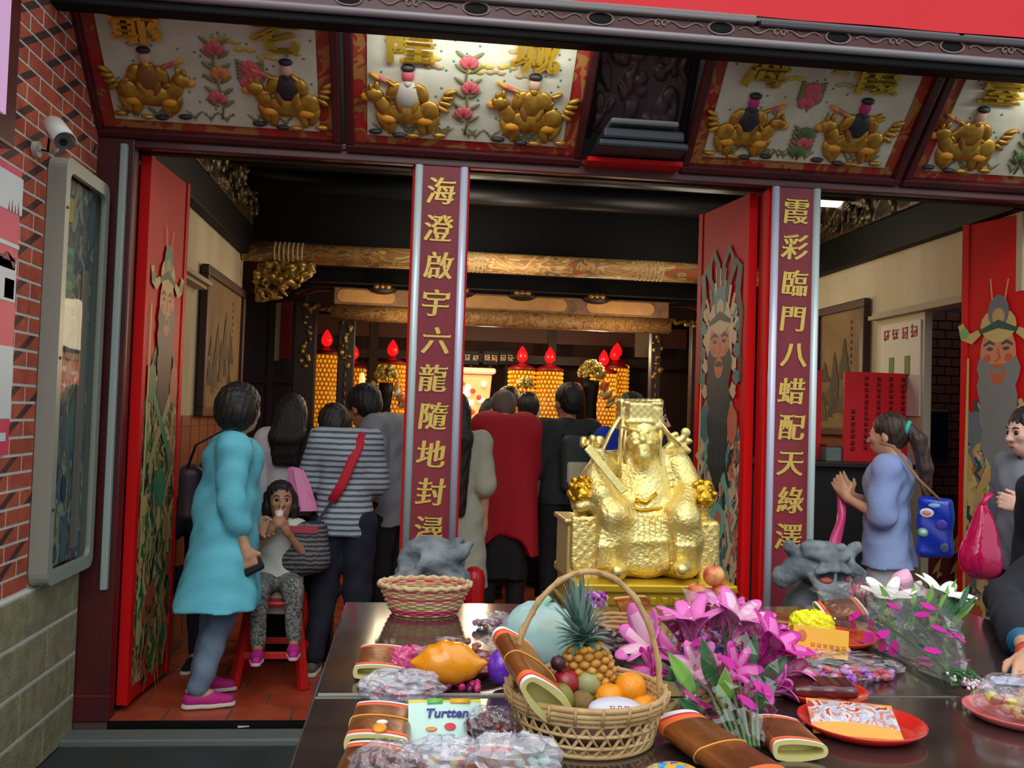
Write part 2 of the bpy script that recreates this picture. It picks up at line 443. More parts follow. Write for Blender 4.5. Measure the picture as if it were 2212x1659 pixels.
tag(o, 'red brick wall with burnt diagonal marks and pale mortar', 'wall')
mb = MB(); mb.box((WX-.2, 2.83, .318), (.424, 3.06, .742), mi=1)
z = -.053
for r_ in range(4):
    y = 1.4+(.27 if r_ % 2 else 0); h = .181
    while y < 4.34:
        y1 = min(y+.52, 4.35)
        mb.box((WX+.004, (y+y1)/2, z+h/2), (.028, y1-y-.012, h-.012), mi=0); y += .52
    z += .186
o = mb.build('sandstone_base', [STONEB, MORTAR], wl, bevel=.004)
# ================================================================== left post with pale rail
mb = MB(); mb.box((-1.395, 4.42, 1.33), (.19, .09, 2.765)); mb.box((-1.395, 4.37, .06), (.2, .02, .12))
t = thing('door_post', (-1.395, 4.42, -.055), 'dark red timber door post at the end of the brick wall', 'post')
mb.build('timber', DRED, t, bevel=.006)
mb = MB(); mb.box((-1.338, 4.355, 1.6), (.03, .035, 2.02)); mb.build('shutter_rail', PALERAIL, t, bevel=.006)
# lintel
mb = MB(); mb.box((1.0, 4.43, 2.63), (4.98, .09, .05)); mb.box((1.0, 4.40, 2.665), (4.98, .05, .03)); mb.box((1., 4.47, 2.95), (4.98, .06, .7), mi=1)
o = mb.build('trim_2', [DRED, BLACKW], bevel=.006); struct(o); tag(o, 'dark red lintel beam across the doorways', 'beam')

# ================================================================== couplet posts
def couplet(x, w, chars, label, z0, rails):
    t = thing('couplet_post', (x, 4.42, -.055), label, 'post', 'gold lettered door posts')
    mb = MB(); mb.box((x, 4.47, 1.28), (w, .10, 2.66)); mb.build('timber', RED, t, bevel=.005)
    mb = MB(); mb.box((x, 4.405, 1.30), (w-.085, .03, 2.62)); mb.build('board', MAROON, t, bevel=.003)
    for s in (-1, 1):
        mb = MB(); mb.tube([(x+s*(w/2-.03), 4.39, z0), (x+s*(w/2-.03), 4.39, 2.605)], .019, 12); mb.build('edge_rail', rails[0] if s < 0 else rails[1], t, smooth=True)
    for i, c in enumerate(chars):
        zc = 2.487 - i*.1785
        vs, fs = text_mesh(c, .138, .0, .0015, shear=0.10); m2 = MB()
        for dx, dz in ((-.0042, .0012), (0, -.001), (.0042, .0012)): m2.M = Matrix.Translation((x-.006*(i % 2)+dx, 4.386+dz*.1, zc+dz)); m2.add(vs, fs)
        m2.build('gold_character', GOLDP, t)
RAILA = mat('rail_a', srgb(206, 222, 222), .3, metal=.2); RAILB = mat('rail_b', srgb(212, 214, 236), .3, metal=.2)
couplet(.108, .275, '海澄啟宇六龍隨地封潯', 'maroon lettered door post beginning with the character for sea, left of the golden statue', .70, (RAILA, RAILB))
couplet(1.868, .272, '霞彩臨門八蜡配天綠澤', 'maroon lettered door post beginning with the character for rosy clouds, right of the golden statue', .02, (RAILB, RAILA))
# right hand jamb, mostly out of view
mb = MB(); mb.box((3.42, 4.43, 1.28), (.19, .1, 2.66)); o = mb.build('door_post', DRED, bevel=.006); tag(o, 'dark red timber door post at the far right', 'post')

# ================================================================== painted door leaves
def leaf_paint(M, W, pal, parent, seed):
    """a robed guardian figure painted in flat colours, local x across, z up, y into the leaf"""
    rnd = random.Random(seed); P = pal
    mb = MB(M); lay = [0]
    def poly(pts, mi):
        lay[0] += 1; d = -.001-.00004*lay[0]
        n = len(pts); cx = sum(p[0] for p in pts)/n; cz = sum(p[1] for p in pts)/n
        mb.add([(cx, d, cz)]+[(p[0], d, p[1]) for p in pts], [(0, k+1, (k+1) % n+1) for k in range(n)], mi)
    def blob(cx, cz, rx, rz, mi, n=18, wob=0.0, a0=0, a1=2*PI):
        poly([(cx+rx*math.cos(a)*(1+wob*math.sin(5*a+seed)), cz+rz*math.sin(a)*(1+wob*math.cos(4*a+seed))) for a in [a0+(a1-a0)*k/n for k in range(n)]], mi)
    def strip(pts, w, mi):
        lay[0] += 1; d = -.001-.00004*lay[0]; vs = []
        for i, p in enumerate(pts):
            a = pts[max(i-1, 0)]; b = pts[min(i+1, len(pts)-1)]; dx, dz = b[0]-a[0], b[1]-a[1]; l = math.hypot(dx, dz) or 1
            ww = w*(1-.5*abs(2*i/(len(pts)-1)-1))
            vs += [(p[0]-dz/l*ww/2, d, p[1]+dx/l*ww/2), (p[0]+dz/l*ww/2, d, p[1]-dx/l*ww/2)]
        mb.add(vs, [(2*i, 2*i+1, 2*i+3, 2*i+2) for i in range(len(pts)-1)], mi)
    c = W*P['cx']; hz = P['hz']
    # robe silhouette
    h = P['hs']; top = hz-.16*h
    robe = [(c-.04, top+.04)]
    def wd(f): return W*(.16+.32*min(1, f*3.2)**.7)
    for k in range(22):
        f = k/21; robe.append((max(.055, c-wd(f)-rnd.uniform(-.01, .03)), top-f*(top-.10)))
    for k in range(22):
        f = 1-k/21; robe.append((min(W-.05, c+wd(f)+rnd.uniform(-.01, .03)), top-f*(top-.10)))
    robe.append((c+.04, top+.04)); poly(robe, 0)
    for k in range(150):      # painted folds, sashes and armour scales
        zz = rnd.uniform(.14, top-.12); f = (top-zz)/top; xx = min(max(c+rnd.uniform(-1, 1)*wd(f)*.9, .075), W-.075); l = rnd.uniform(.10, .34); b = rnd.uniform(-.05, .05)
        strip([(min(max(xx+b*math.sin(q*2.2)+.03*(q-2)*rnd.uniform(-.5, .5), .055), W-.055), min(top-.02, zz+l*(q/4-.5))) for q in range(5)], rnd.uniform(.015, .055), rnd.choice((1, 2, 3, 4, 1, 2, 6, 6, 7)))
    for q in range(2):
        strip([(c+(-1)**q*W*.26*math.cos(a), top-.14-.5*a/3) for a in (0, .6, 1.2, 1.8, 2.4, 3.0)], .06, 2+q)
    blob(c+.02, top-.72, .085, .10, P['disc'], 22)
    for s in (-1, 1): blob(c+s*W*.27, top-.20, .06, .10, 1 if s < 0 else 4, 14, .08)
    for k in range(10): blob(min(max(c+rnd.uniform(-1, 1)*W*.38, .1), W-.1), rnd.uniform(.2, 1.0), rnd.uniform(.025, .05), rnd.uniform(.03, .07), rnd.choice((2, 3, 4, 6)), 12, .15)
    strip([(c-W*.36, hz-.02), (c-W*.37, 1.1), (c-W*.37, .3)], .026, 6)
    if P['plume']:
        for s, q in ((-1, .16), (1, .19)):
            strip([(c+s*.05, hz+.20), (c+s*.10, hz+.34), (c+s*.17, hz+.44), (c+s*.21, hz+.40), (c+s*.19, hz+.27), (c+s*.23, hz+.16), (c+s*.22, hz+.02), (c+s*.23, hz-.2)], .06, 7)
            strip([(c+s*.02, hz+.2), (c+s*.03, hz+.44), (c+s*.09, hz+.52), (c+s*.13, hz+.46), (c+s*.11, hz+.33)], .05, 7)
            for k in range(7): blob(c+s*(.16+.03*(k % 2)), hz+.18-.07*k, .035, .04, (6, 1, 2, 8)[k % 4], 10, .2)
        for k in range(11):
            a = PI*(k/10); strip([(c+.11*math.cos(a), hz+.06+.06*math.sin(a)), (c+.2*math.cos(a), hz+.14+.22*math.sin(a))], .045, (6, 1, 2)[k % 3])
        blob(c, hz+.03, .155, .20, 6, 24, .10)
        strip([(c-.01, hz+.2), (c, hz+.42)], .03, 2)
    # head
    blob(c, hz, .085*h, .12*h, 5, 20); blob(c, hz+.115*h, .085*h, .07*h, 6, 16); blob(c, hz+.17*h, .05*h, .07*h, 1, 14); blob(c, hz+.15*h, .03*h, .035*h, 2, 14)
    strip([(c-.09*h, hz+.09*h), (c, hz+.12*h), (c+.09*h, hz+.09*h)], .035*h, 7)
    strip([(c-.03*h, hz+.22*h), (c-.04*h, hz+.31*h)], .016, 6); strip([(c+.03*h, hz+.22*h), (c+.045*h, hz+.30*h)], .016, 6)
    for s in (-1, 1):
        if not P['plume']: strip([(c+s*.09*h, hz+.09*h), (c+s*.13*h, hz+.065*h), (c+s*.165*h, hz+.08*h), (c+s*.185*h, hz+.13*h)], .055*h, 6); blob(c+s*.165*h, hz+.09*h, .022*h, .024*h, 3)
        strip([(c+s*.015*h, hz+.035*h), (c+s*.04*h, hz+.048*h), (c+s*.07*h, hz+.032*h)], .016*h, 7); blob(c+s*.038*h, hz+.018*h, .016*h, .008*h, 7)
        blob(c+s*.05*h, hz-.02*h, .018*h, .018*h, 4, 12)
    strip([(c, hz+.02*h), (c+.008*h, hz-.02*h), (c-.012*h, hz-.035*h)], .014*h, 4)
    # beard
    bl = P['beard']; n = 10
    poly([(c-.085*h, hz-.01*h)]+[(c-(.10-.035*(q/n))*h+.012*math.sin(2*q), hz-.06*h-bl*q/n) for q in range(n)]+[(c, hz-.12*h-bl)]+[(c+(.10-.035*((n-1-q)/n))*h-.012*math.sin(2*q), hz-.06*h-bl*(n-1-q)/n) for q in range(n)]+[(c+.085*h, hz-.01*h), (c+.05*h, hz-.04*h), (c, hz-.045*h), (c-.05*h, hz-.04*h)], P['bm'])
    for q in range(7): strip([(c+(-.07+.023*q)*h, hz-.11*h), (c+(-.055+.018*q)*h, hz-.06*h-bl*.9)], .008, 8)
    blob(c, hz-.085*h, .036*h, .042*h, 4, 16); blob(c, hz-.072*h, .03*h, .012*h, P['bm']); blob(c, hz-.088*h, .016*h, .008*h, 4)
    return mb.build('guardian_painting', P['mats'], parent)
def pm(n, *c): return mat('paint_'+n, srgb(*c), .5)
PEACH = pm('peach', 214, 132, 92); PGOLD = pm('gold', 206, 178, 110); PBLK = pm('black', 34, 30, 28)
pal1 = dict(cx=.5, hz=1.93, hs=1.25, disc=3, plume=False, beard=.42, bm=7, mats=[blotch('robe_a', [srgb(140, 122, 84), srgb(72, 70, 56), srgb(60, 124, 66), srgb(190, 170, 112), srgb(150, 84, 56), srgb(46, 60, 52)], 12, .55, stretch=(1, 1, .5)),
            pm('green', 48, 118, 62), pm('tan', 172, 150, 98), pm('jade', 40, 138, 96), pm('orange', 184, 84, 56), PEACH, PGOLD, PBLK, pm('beardline', 70, 66, 60)])
pal2 = dict(cx=.5, hz=1.84, hs=1.38, disc=3, plume=True, beard=.62, bm=7, mats=[blotch('robe_b', [srgb(220, 184, 148), srgb(128, 136, 128), srgb(70, 116, 128), srgb(226, 200, 162), srgb(190, 110, 92), srgb(96, 150, 150)], 12, .55, stretch=(1, 1, .45)),
            pm('teal', 74, 128, 128), pm('sand', 208, 186, 146), pm('aqua', 112, 190, 172), pm('salmon', 206, 116, 84), PEACH, pm('buff', 218, 196, 148), pm('darkgreen', 52, 58, 50), pm('bluegrey', 92, 112, 128)])
pal3 = dict(cx=.46, hz=1.86, hs=1.35, disc=3, plume=False, beard=.5, bm=8, mats=[blotch('robe_c', [srgb(206, 172, 116), srgb(150, 146, 142), srgb(74, 112, 116), srgb(214, 190, 150), srgb(206, 110, 70), srgb(110, 130, 104)], 12, .55, stretch=(1, 1, .5)),
            pm('slate', 104, 112, 116), pm('ochre', 196, 160, 92), pm('leafgreen', 128, 178, 104), pm('rust', 190, 92, 56), PEACH, PGOLD, pm('deepgreen', 36, 76, 66), pm('greybeard', 128, 128, 124)])
def leaf(n, a, b, side, pal, label, seed):
    """door leaf from hinge a to free edge b (x, y); side = +1 paints the +x face"""
    a = Vector((a[0], a[1], 0)); b = Vector((b[0], b[1], 0)); d = (b-a); W = d.length; d.normalize(); nrm = Vector((d.y, -d.x, 0))*(side if d.y > 0 else -side)
    c = (a+b)/2
    mb = MB(); ang = math.atan2(d.y, d.x)
    mb.box((c.x, c.y, 1.32), (W, .045, 2.58), rot=(0, 0, ang))
    o = mb.build('door_%d' % n, RED, bevel=.004); struct(o); tag(o, label, 'door')
    xa = Vector((0, 0, 1)).cross(nrm); org = c + nrm*.0235 - xa*W/2
    M = frame((org.x, org.y, 0), xa, (0, 0, 1))
    leaf_paint(M, W, pal, o, seed)
    mb = MB(); 
    for q in (.0225, W-.0225):
        p = a + d*q + nrm*.024; mb.box((p.x, p.y, 1.32), (.045, .01, 2.58), rot=(0, 0, ang))
    mb.build('stile', RED, o)
    return o
leaf(1, (-1.285, 4.50), (-1.245, 5.10), 1, pal1, 'red door leaf with a painted guardian in green, beside the left post', 3)
leaf(2, (1.715, 4.55), (1.630, 5.12), -1, pal2, 'red door leaf with a long bearded painted guardian, behind the golden statue', 5)
leaf(3, (3.315, 4.50), (3.165, 5.02), -1, pal3, 'red door leaf with a painted guardian in a gold crown, at the far right', 9)

# ================================================================== tilted painted panels over the doors
DOT1 = pm('dot_teal', 70, 150, 150); DOT2 = pm('dot_grey', 120, 130, 122); LEAFG = pm('relief_leaf', 128, 122, 78)
PINKF = pm('relief_pink', 206, 92, 100); ORF = pm('relief_orange', 214, 128, 66); AMBER = mat('relief_amber', srgb(226, 150, 40), .35)
BROWNR = mat('relief_brown', srgb(150, 100, 52), .45, metal=.3); SKIN_R = pm('relief_skin', 214, 170, 140); DKR = pm('relief_dark', 48, 40, 44); WHT = pm('relief_pale', 206, 196, 182); MAG = pm('relief_magenta', 196, 44, 120)
GRN2 = pm('relief_green', 84, 112, 60)
FM = [GOLDR, BROWNR, AMBER, SKIN_R, DKR, WHT, PINKF, MAG]
def rider(mb, x, z, s, fx, robe, face, rnd):
    B = lambda dx, dz, rx, rz, mi, ry=.014, a=0: mb.ball((x+fx*dx*s, -.006, z+dz*s), (rx*s, ry, rz*s), 10, mi, rot=(0, a*fx, 0))
    # beast
    B(0, .07, .10, .05, 0, .022); B(-.09, .085, .05, .05, 0, .02); B(.10, .10, .035, .05, 0, .02, .5); B(.135, .145, .042, .032, 0, .022); B(.17, .135, .022, .018, 2); B(.125, .18, .012, .025, 0); B(.15, .175, .01, .02, 0)
    for dx, dz, a in ((.10, .03, .5), (.06, .02, -.2), (-.06, .02, .3), (-.11, .03, -.4)):
        B(dx, dz, .022, .05, 0, .016, a); B(dx+.03*(1 if a > 0 else -1), dz-.05, .03, .012, 4 if dx > 0 else 0)
    B(.075, .045, .04, .022, 2, .024); B(-.075, .045, .042, .024, 2, .024)
    for q in range(4): B(-.15-.008*q, .10+.025*q, .03, .012, 0, .014, -.5+.3*q)
    # rider
    B(0, .15, .055, .065, robe, .026); B(-.055, .165, .03, .045, 0, .018, .5); B(.055, .165, .03, .045, 0, .018, -.5); B(.03, .10, .02, .05, 1, .024, .3); B(-.03, .1, .02, .05, 0, .024, -.3)
    B(0, .235, .026, .03, face, .02); B(0, .268, .03, .016, 4, .02); B(0, .205, .02, .02, robe if robe in (4, 5) else 0, .022)
    for q in range(5): B(rnd.uniform(-.1, .1), rnd.uniform(.09, .2), .028, .010, 0, .016, rnd.uniform(-1, 1))
    for q in range(3): B(.07+.03*q, .20+.012*q, .03, .010, (0, 6, 2)[q], .012, -.5)
def sprig(mb, x, z, h, rnd, cols):
    pts = [(x+.012*math.sin(q*1.1), -.004, z+h*q/6) for q in range(7)]; mb.tube(pts, .005, 6, mi=2)
    for q in range(1, 7):
        for s in (-1, 1):
            mb.ball((x+s*.035, -.004, z+h*q/6+.02), (.034, .006, .010), 8, 2, rot=(0, -s*.6, 0))
    for q, (dz, dx) in enumerate(((.28, -.01), (.62, .012), (.95, 0))):
        for k in range(5):
            a = PI*(k/4); mb.ball((x+dx+.022*math.cos(a), -.006, z+h*dz+.018*math.sin(a)), (.018, .010, .026), 8, cols[q % len(cols)], rot=(0, math.cos(a)*.6, 0))
def panel(x0, x1, label, chars, figs, sprigs, seed):
    rnd = random.Random(seed); W = x1-x0; Hh = .76
    t = thing('painted_panel', ((x0+x1)/2, 4.38, 2.655), label, 'painted panel', 'tilted painted panels over the doorways')
    M = frame((x0, 4.385, 2.655), (1, 0, 0), (0, -1, 1))
    mb = MB(M)
    mb.box((W/2, .0, .02), (W, .05, .04)); mb.box((W/2, .0, Hh-.02), (W, .05, .04)); mb.box((.02, .0, Hh/2), (.04, .05, Hh-.08)); mb.box((W-.02, .0, Hh/2), (.04, .05, Hh-.08))
    mb.build('frame', DRED, t, bevel=.008)
    mb = MB(M); mb.box((W/2, .018, Hh/2), (W-.08, .012, Hh-.08)); mb.build('border', REDBORD, t)
    mb = MB(M); mb.box((W/2, .008, Hh/2), (W-.20, .014, Hh-.17)); o = mb.build('ground_board', CREAM, t)
    M2 = M @ Matrix.Translation((0, 0, 0))
    mb = MB(M2)
    for q in range(64):
        px, pz = rnd.uniform(.12, W-.12), rnd.uniform(.10, Hh-.1)
        mb.ball((px, .0, pz), (.006, .004, .006), 6, 0 if q % 3 else 1)
    for q in range(14):
        px, pz = rnd.uniform(.15, W-.15), rnd.uniform(.42, Hh-.1)
        for k in range(3): mb.ball((px+.025*k, .0, pz+.006*(k % 2)), (.022, .005, .012), 8, 3+q % 2)
    for q in range(16):
        px = rnd.uniform(.15, W-.15)
        for k in range(5): mb.ball((px+.012*(k-2), .0, .115+.012*abs(k-2)), (.004, .004, .018), 6, 2, rot=(0, (k-2)*.4, 0))
    mb.build('cloud_and_dot_relief', [DOT1, DOT2, LEAFG, pm('cloud_tan', 190, 166, 122), pm('cloud_yellow', 206, 178, 84)], t, smooth=True)
    for (fx_, fz, s, d, robe, face) in figs:
        mb = MB(M2); rider(mb, fx_*W, fz, s, d, robe, face, rnd); mb.build('relief_rider', FM, t, smooth=True)
    for (sx, sz, h, cols) in sprigs:
        mb = MB(M2); sprig(mb, sx*W, sz, h, rnd, cols); mb.build('flower_sprig', [PINKF, ORF, LEAFG, GRN2, pm('sprig_yellow', 206, 186, 96), PINKF], t, smooth=True)
    for (c, cx, cz) in chars:
        vs, fs = text_mesh(c, .22, .0, .012); m2 = MB()
        for dx in (-.008, 0, .008): m2.M = M2 @ Matrix.Translation((cx*W+dx, -.014-abs(dx)*.05, cz-.012)); m2.add(vs, fs)
        m2.build('gold_character', mat('gold_letter', srgb(226, 184, 66), .25, metal=.7), t)
    return t
panel(-1.475, -.365, 'leftmost tilted painted panel with two gilt riders, beside the brick wall', [('爺', .24, .57), ('老', .76, .57)],
      [(.25, .14, 1.05, 1, 1, 3), (.79, .13, 1.05, -1, 4, 3)], [(.52, .12, .34, (0, 1, 0)), (.65, .27, .1, (0, 0))], 21)
panel(-.345, .775, 'brightly lit tilted panel with an elderly gilt rider, left of the dark hanging plaque', [('隍', .26, .565), ('城', .75, .565)],
      [(.25, .13, 1.1, -1, 5, 6), (.76, .13, 1.1, -1, 0, 3)], [(.49, .12, .36, (5, 5, 0))], 22)
panel(1.265, 2.39, 'tilted painted panel with a magenta-headed rider, right of the dark hanging plaque', [('海', .25, .575), ('霞', .73, .575)],
      [(.24, .13, 1.05, 1, 4, 7), (.72, .13, 1.1, -1, 4, 7)], [(.50, .10, .14, (3, 0, 3)), (.47, .36, .1, (0, 0))], 23)
panel(2.405, 3.53, 'rightmost tilted painted panel, cut off by the frame edge', [('臺', .26, .575), ('郡', .75, .575)],
      [(.22, .13, 1.1, -1, 0, 3), (.75, .13, 1.1, 1, 1, 3)], [(.5, .1, .28, (3, 0, 0))], 24)
# dark carved plaque hanging in the middle recess
t = thing('hanging_plaque', (1.02, 4.25, 2.66), 'dark carved wooden plaque hanging between the painted panels', 'plaque')
M = frame((1.02, 4.36, 2.70), (1, 0, 0), (0, -.62, 1))
s_ = SDF()
for q in range(46):
    s_.ell((random.uniform(-.2, .2), random.uniform(-.012, .004), random.uniform(.16, .62)), (random.uniform(.012, .03), .016, random.uniform(.02, .06)), .008, rot=(0, random.uniform(-.6, .6), 0))
s_.box((0, .02, .38), (.225, .02, .28), .008, .01)
s_.build('carved_board', mat('plaque_wood', srgb(60, 46, 52), .4, var=srgb(70, 36, 42), vs=8), t, res=.009, xf=M)
mb = MB(M); mb.box((-.232, .0, .38), (.035, .06, .6)); mb.box((.232, .0, .38), (.035, .06, .6)); mb.build('side_moulding', BLACKW, t, bevel=.01)
mb = MB(); mb.box((1.02, 4.20, 2.79), (.32, .2, .028)); mb.box((1.02, 4.21, 2.735), (.38, .2, .05), mi=1); mb.box((1.02, 4.22, 2.69), (.42, .22, .035), mi=1)
mb.build('stepped_base', [mat('plaque_ledge', srgb(112, 116, 118), .35), mat('plaque_base', srgb(46, 50, 58), .4)], t, bevel=.012)
mb = MB(); mb.box((1.02, 4.33, 2.655), (.46, .12, .02)); mb.build('red_rest', RED, t)
# eave beam in front of the panels
mb = MB(); mb.box((1.0, 3.80, 3.085), (6.2, .08, .07)); o = mb.build('trim_3', DRED); struct(o); tag(o, 'dark painted eave beam with pale scroll pattern', 'beam')
mb = MB(); mb.box((1.0, 3.80, 3.015), (6.2, .09, .05)); mb.build('lower_lip', BLACKW, o, bevel=.01)
mb = MB(); mb.tube([(-2.1, 3.745, 3.042), (4.1, 3.745, 3.042)], .017, 12); mb.build('round_moulding', mat('grey_moulding', srgb(140, 132, 134), .3, coat=.3), o, smooth=True)
mb = MB()
for k in range(9):
    cx = -1.35+k*.52
    mb.tube([(cx+.055*math.cos(a), 3.757, 3.10+.028*math.sin(a)) for a in [2*PI*q/24 for q in range(24)]], .004, 6, closed=True, mi=0)
    mb.ball((cx, 3.76, 3.10), (.048, .004, .024), 12, 1)
    for s in (-1, 1):
        mb.tube([(cx+s*(.08+.16*q/10), 3.757, 3.10+.012*math.sin(q*.9)) for q in range(11)], .004, 6, mi=0)
        mb.tube([(cx+s*.245+.018*math.cos(a)*(1-a/9), 3.757, 3.10+.018*math.sin(a)*(1-a/9)) for a in [q*.5 for q in range(14)]], .004, 6, mi=0)
mb.build('scroll_pattern', [mat('scroll_pale', srgb(142, 122, 110), .5), BLACKW], o)
mb = MB(); mb.box((-.3, 3.765, 3.142), (3.4, .06, .035)); mb.box((2.77, 3.765, 3.132), (2.7, .05, .03), mi=1)
o = mb.build('trim_4', [mat('grey_gutter', srgb(128, 120, 120), .4), mat('dark_gutter', srgb(72, 64, 68), .4)], bevel=.008); struct(o); tag(o, 'grey metal eave strip under the red banner', 'gutter')
mb = MB(); mb.grid(lambda u, v: Vector((.2+4.0*u, 3.742+.004*math.sin(u*40), 3.155+v*.35)), 60, 6)
o = mb.build('red_banner', mat('banner_red', srgb(226, 26, 40), .6), thick=.003); tag(o, 'plain red cloth banner along the top edge', 'banner')

# ================================================================== display case, camera, sign and banner on the brick wall
t = thing('display_case', (-1.42, 4.07, .69), 'tall grey glazed display case mounted on the brick wall', 'display case')
y0, y1, z0, z1 = 3.81, 4.335, .70, 2.405
FR = mat('case_frame', srgb(164, 168, 154), .4, metal=.2)
mb = MB(); x = -1.385
def rrect(y0, y1, z0, z1, r, n=5):
    out = []
    for (cy, cz, a0) in ((y1-r, z0+r, -PI/2), (y1-r, z1-r, 0), (y0+r, z1-r, PI/2), (y0+r, z0+r, PI)):
        for k in range(n+1): a = a0+PI/2*k/n; out.append((cy+r*math.cos(a), cz+r*math.sin(a)))
    return out
oo = rrect(y0, y1, z0, z1, .05); ii = rrect(y0+.045, y1-.045, z0+.055, z1-.055, .04); n = len(oo)
vs = [(WX+.003, p[0], p[1]) for p in oo]+[(x, p[0], p[1]) for p in oo]+[(x, p[0], p[1]) for p in ii]+[(x-.02, p[0], p[1]) for p in ii]
fs = []
for k in range(n):
    j = (k+1) % n
    for a in (0, 1, 2): fs.append((a*n+k, a*n+j, (a+1)*n+j, (a+1)*n+k))
mb.add(vs, fs); mb.build('frame', FR, t)
mb = MB(); mb.add([(WX+.03, p[0], p[1]) for p in ii], [tuple(range(n))]); mb.build('poster', blotch('case_poster', [srgb(76, 118, 116), srgb(98, 104, 106), srgb(66, 84, 100), srgb(146, 156, 138), srgb(120, 98, 76)], 5, .6, stretch=(1, 2, 1)), t)
mb = MB(); rnd = random.Random(4)
for k in range(4):    # bottle shape printed on the poster
    mb.box((WX+.034, 4.0, 2.05-.07*k), (.003, .07, .035), mi=0)
mb.box((WX+.033, 4.0, 1.86), (.003, .09, .4), mi=1); mb.box((WX+.033, 3.99, 2.22), (.003, .06, .1), mi=2)
for k in range(16): mb.ball((WX+.033, rnd.uniform(3.9, 4.1), rnd.uniform(.9, 1.75)), (.003, rnd.uniform(.02, .05), rnd.uniform(.03, .08)), 8, rnd.choice((2, 3, 4, 5)))
mb.box((WX+.033, 4.2, 1.4), (.003, .09, 1.2), mi=3)
mb.build('poster_print', [pm('print_green', 64, 148, 124), pm('print_teal', 54, 110, 108), pm('print_yellow', 172, 160, 64), pm('print_grey', 120, 112, 104), pm('print_navy', 48, 62, 88), pm('print_pink', 160, 118, 104)], t)
mb = MB(); mb.add([(x-.012, p[0], p[1]) for p in ii], [tuple(range(n))]); mb.build('glass_pane', GLASS, t)
mb = MB()
for zz in (1.0, 1.6, 2.2): mb.cyl((x-.001, y0+.022, zz), (x+.005, y0+.022, zz), .006, n=10)
mb.build('screw', mat('screw', srgb(70, 70, 64), .4, metal=.6), t)
# security camera
t = thing('security_camera', (WX, 3.58, 2.36), 'white bullet security camera on the brick wall above the display case', 'security camera')
CAMW = mat('camera_white', srgb(206, 206, 196), .45)
bc = PY(126, 292, 3.62); d = Vector((.30, -.42, -.30)).normalized(); sd = d.cross(Vector((0, 0, 1))).normalized(); up = sd.cross(d)
Mc = Matrix(((sd.x, d.x, up.x, bc.x), (sd.y, d.y, up.y, bc.y), (sd.z, d.z, up.z, bc.z), (0, 0, 0, 1)))
mb = MB(Mc); mb.cyl((0, -.075, 0), (0, .07, 0), .034, n=20); mb.build('body', CAMW, t, smooth=False, bevel=.004)
mb = MB(Mc); mb.grid(lambda u, v: Vector((.042*math.cos(PI*(u*1.0)), -.085+.19*v, .004+.042*math.sin(PI*u))), 14, 3); mb.build('sunshield', CAMW, t, smooth=True, thick=.004)
mb = MB(Mc); mb.cyl((0, .07, 0), (0, .078, 0), .03, n=20); mb.cyl((0, .076, 0), (0, .082, 0), .014, n=16, mi=1); mb.build('lens', [mat('lens_ring', srgb(120, 122, 124), .3, metal=.5), mat('lens_glass', srgb(12, 12, 16), .05)], t)
wm = PX(72, 322, WX); jn = bc - up*.05
mb = MB(); mb.cyl((WX+.002, wm.y, wm.z), (WX+.022, wm.y, wm.z), .03, n=18); mb.tube([(WX+.02, wm.y, wm.z), (WX+.07, wm.y+.01, wm.z-.005), tuple(jn-Vector((0, 0, .008))), tuple(bc-up*.03)], .010, 10)
mb.build('wall_bracket', CAMW, t, smooth=False)
mb = MB(); mb.tube([tuple(bc-d*.08), tuple(bc-d*.11-up*.03), (WX+.06, wm.y-.02, wm.z-.01), (WX+.025, wm.y, wm.z)], .005, 6); mb.build('cable', BLACKW, t, smooth=True)
# sign box and pink banner, mostly out of frame
t = thing('sign_box', (-1.43, 2.95, 2.3), 'pale lilac sign box in a dark red frame at the top left edge', 'sign')
ye = PX(40, 200, WX+.088).y; yf = PX(15, 200, WX+.096).y
mb = MB(); mb.box((WX+.045, (ye+2.3)/2, 2.96), (.085, ye-2.3, 1.36)); mb.build('frame', DRED, t, bevel=.012)
mb = MB(); mb.box((WX+.09, (yf+2.38)/2, 2.98), (.012, yf-2.38, 1.22)); mb.build('face', mat('sign_lilac', srgb(206, 168, 204), .35, emit=(srgb(206, 160, 204), .35)), t)
t = thing('printed_banner', (WX, 3.1, 1.23), 'pink and white printed banner hanging under the sign box', 'banner')
ye = 3.535; PINKB = mat('banner_pink', srgb(226, 44, 96), .45); WB = mat('banner_white', srgb(214, 228, 232), .45)
mb = MB(); mb.box((WX+.012, (ye+2.4)/2, 1.745), (.012, ye-2.4, 1.03)); mb.build('cloth', PINKB, t)
mb = MB()
def yq(px, zz): return PX(px, 500, WX).y
for (pa, pb, za, zb, mi) in ((-60, 33, 2.10, 2.235, 0), (-60, 31, 1.975, 1.99, 0), (-60, 27, 1.78, 1.93, 0), (-60, 30, 1.36, 1.62, 0), (-60, 24, 1.895, 1.94, 1), (3, 24, 1.79, 1.86, 2), (-60, 22, 1.28, 1.31, 0)):
    ya, yb = yq(pa, 0), yq(pb, 0); mb.box((WX+.019, (ya+yb)/2, (za+zb)/2), (.002, yb-ya, zb-za), mi=mi)
for k in range(4): mb.add([(WX+.0205, yq(2+7*k, 0), 2.10), (WX+.0205, yq(6+7*k, 0), 2.10), (WX+.0205, yq(4+7*k, 0), 2.135+.015*(k % 2))], [(0, 1, 2)], 2)
mb.add([(WX+.0205, yq(-5, 0), 1.925), (WX+.0205, yq(26, 0), 1.925), (WX+.0205, yq(20, 0), 1.90), (WX+.0205, yq(5, 0), 1.955)], [(0, 1, 2, 3)], 2)
mb.build('print', [WB, mat('banner_navy', srgb(70, 40, 74), .5), mat('banner_maroon', srgb(140, 30, 60), .5)], t)
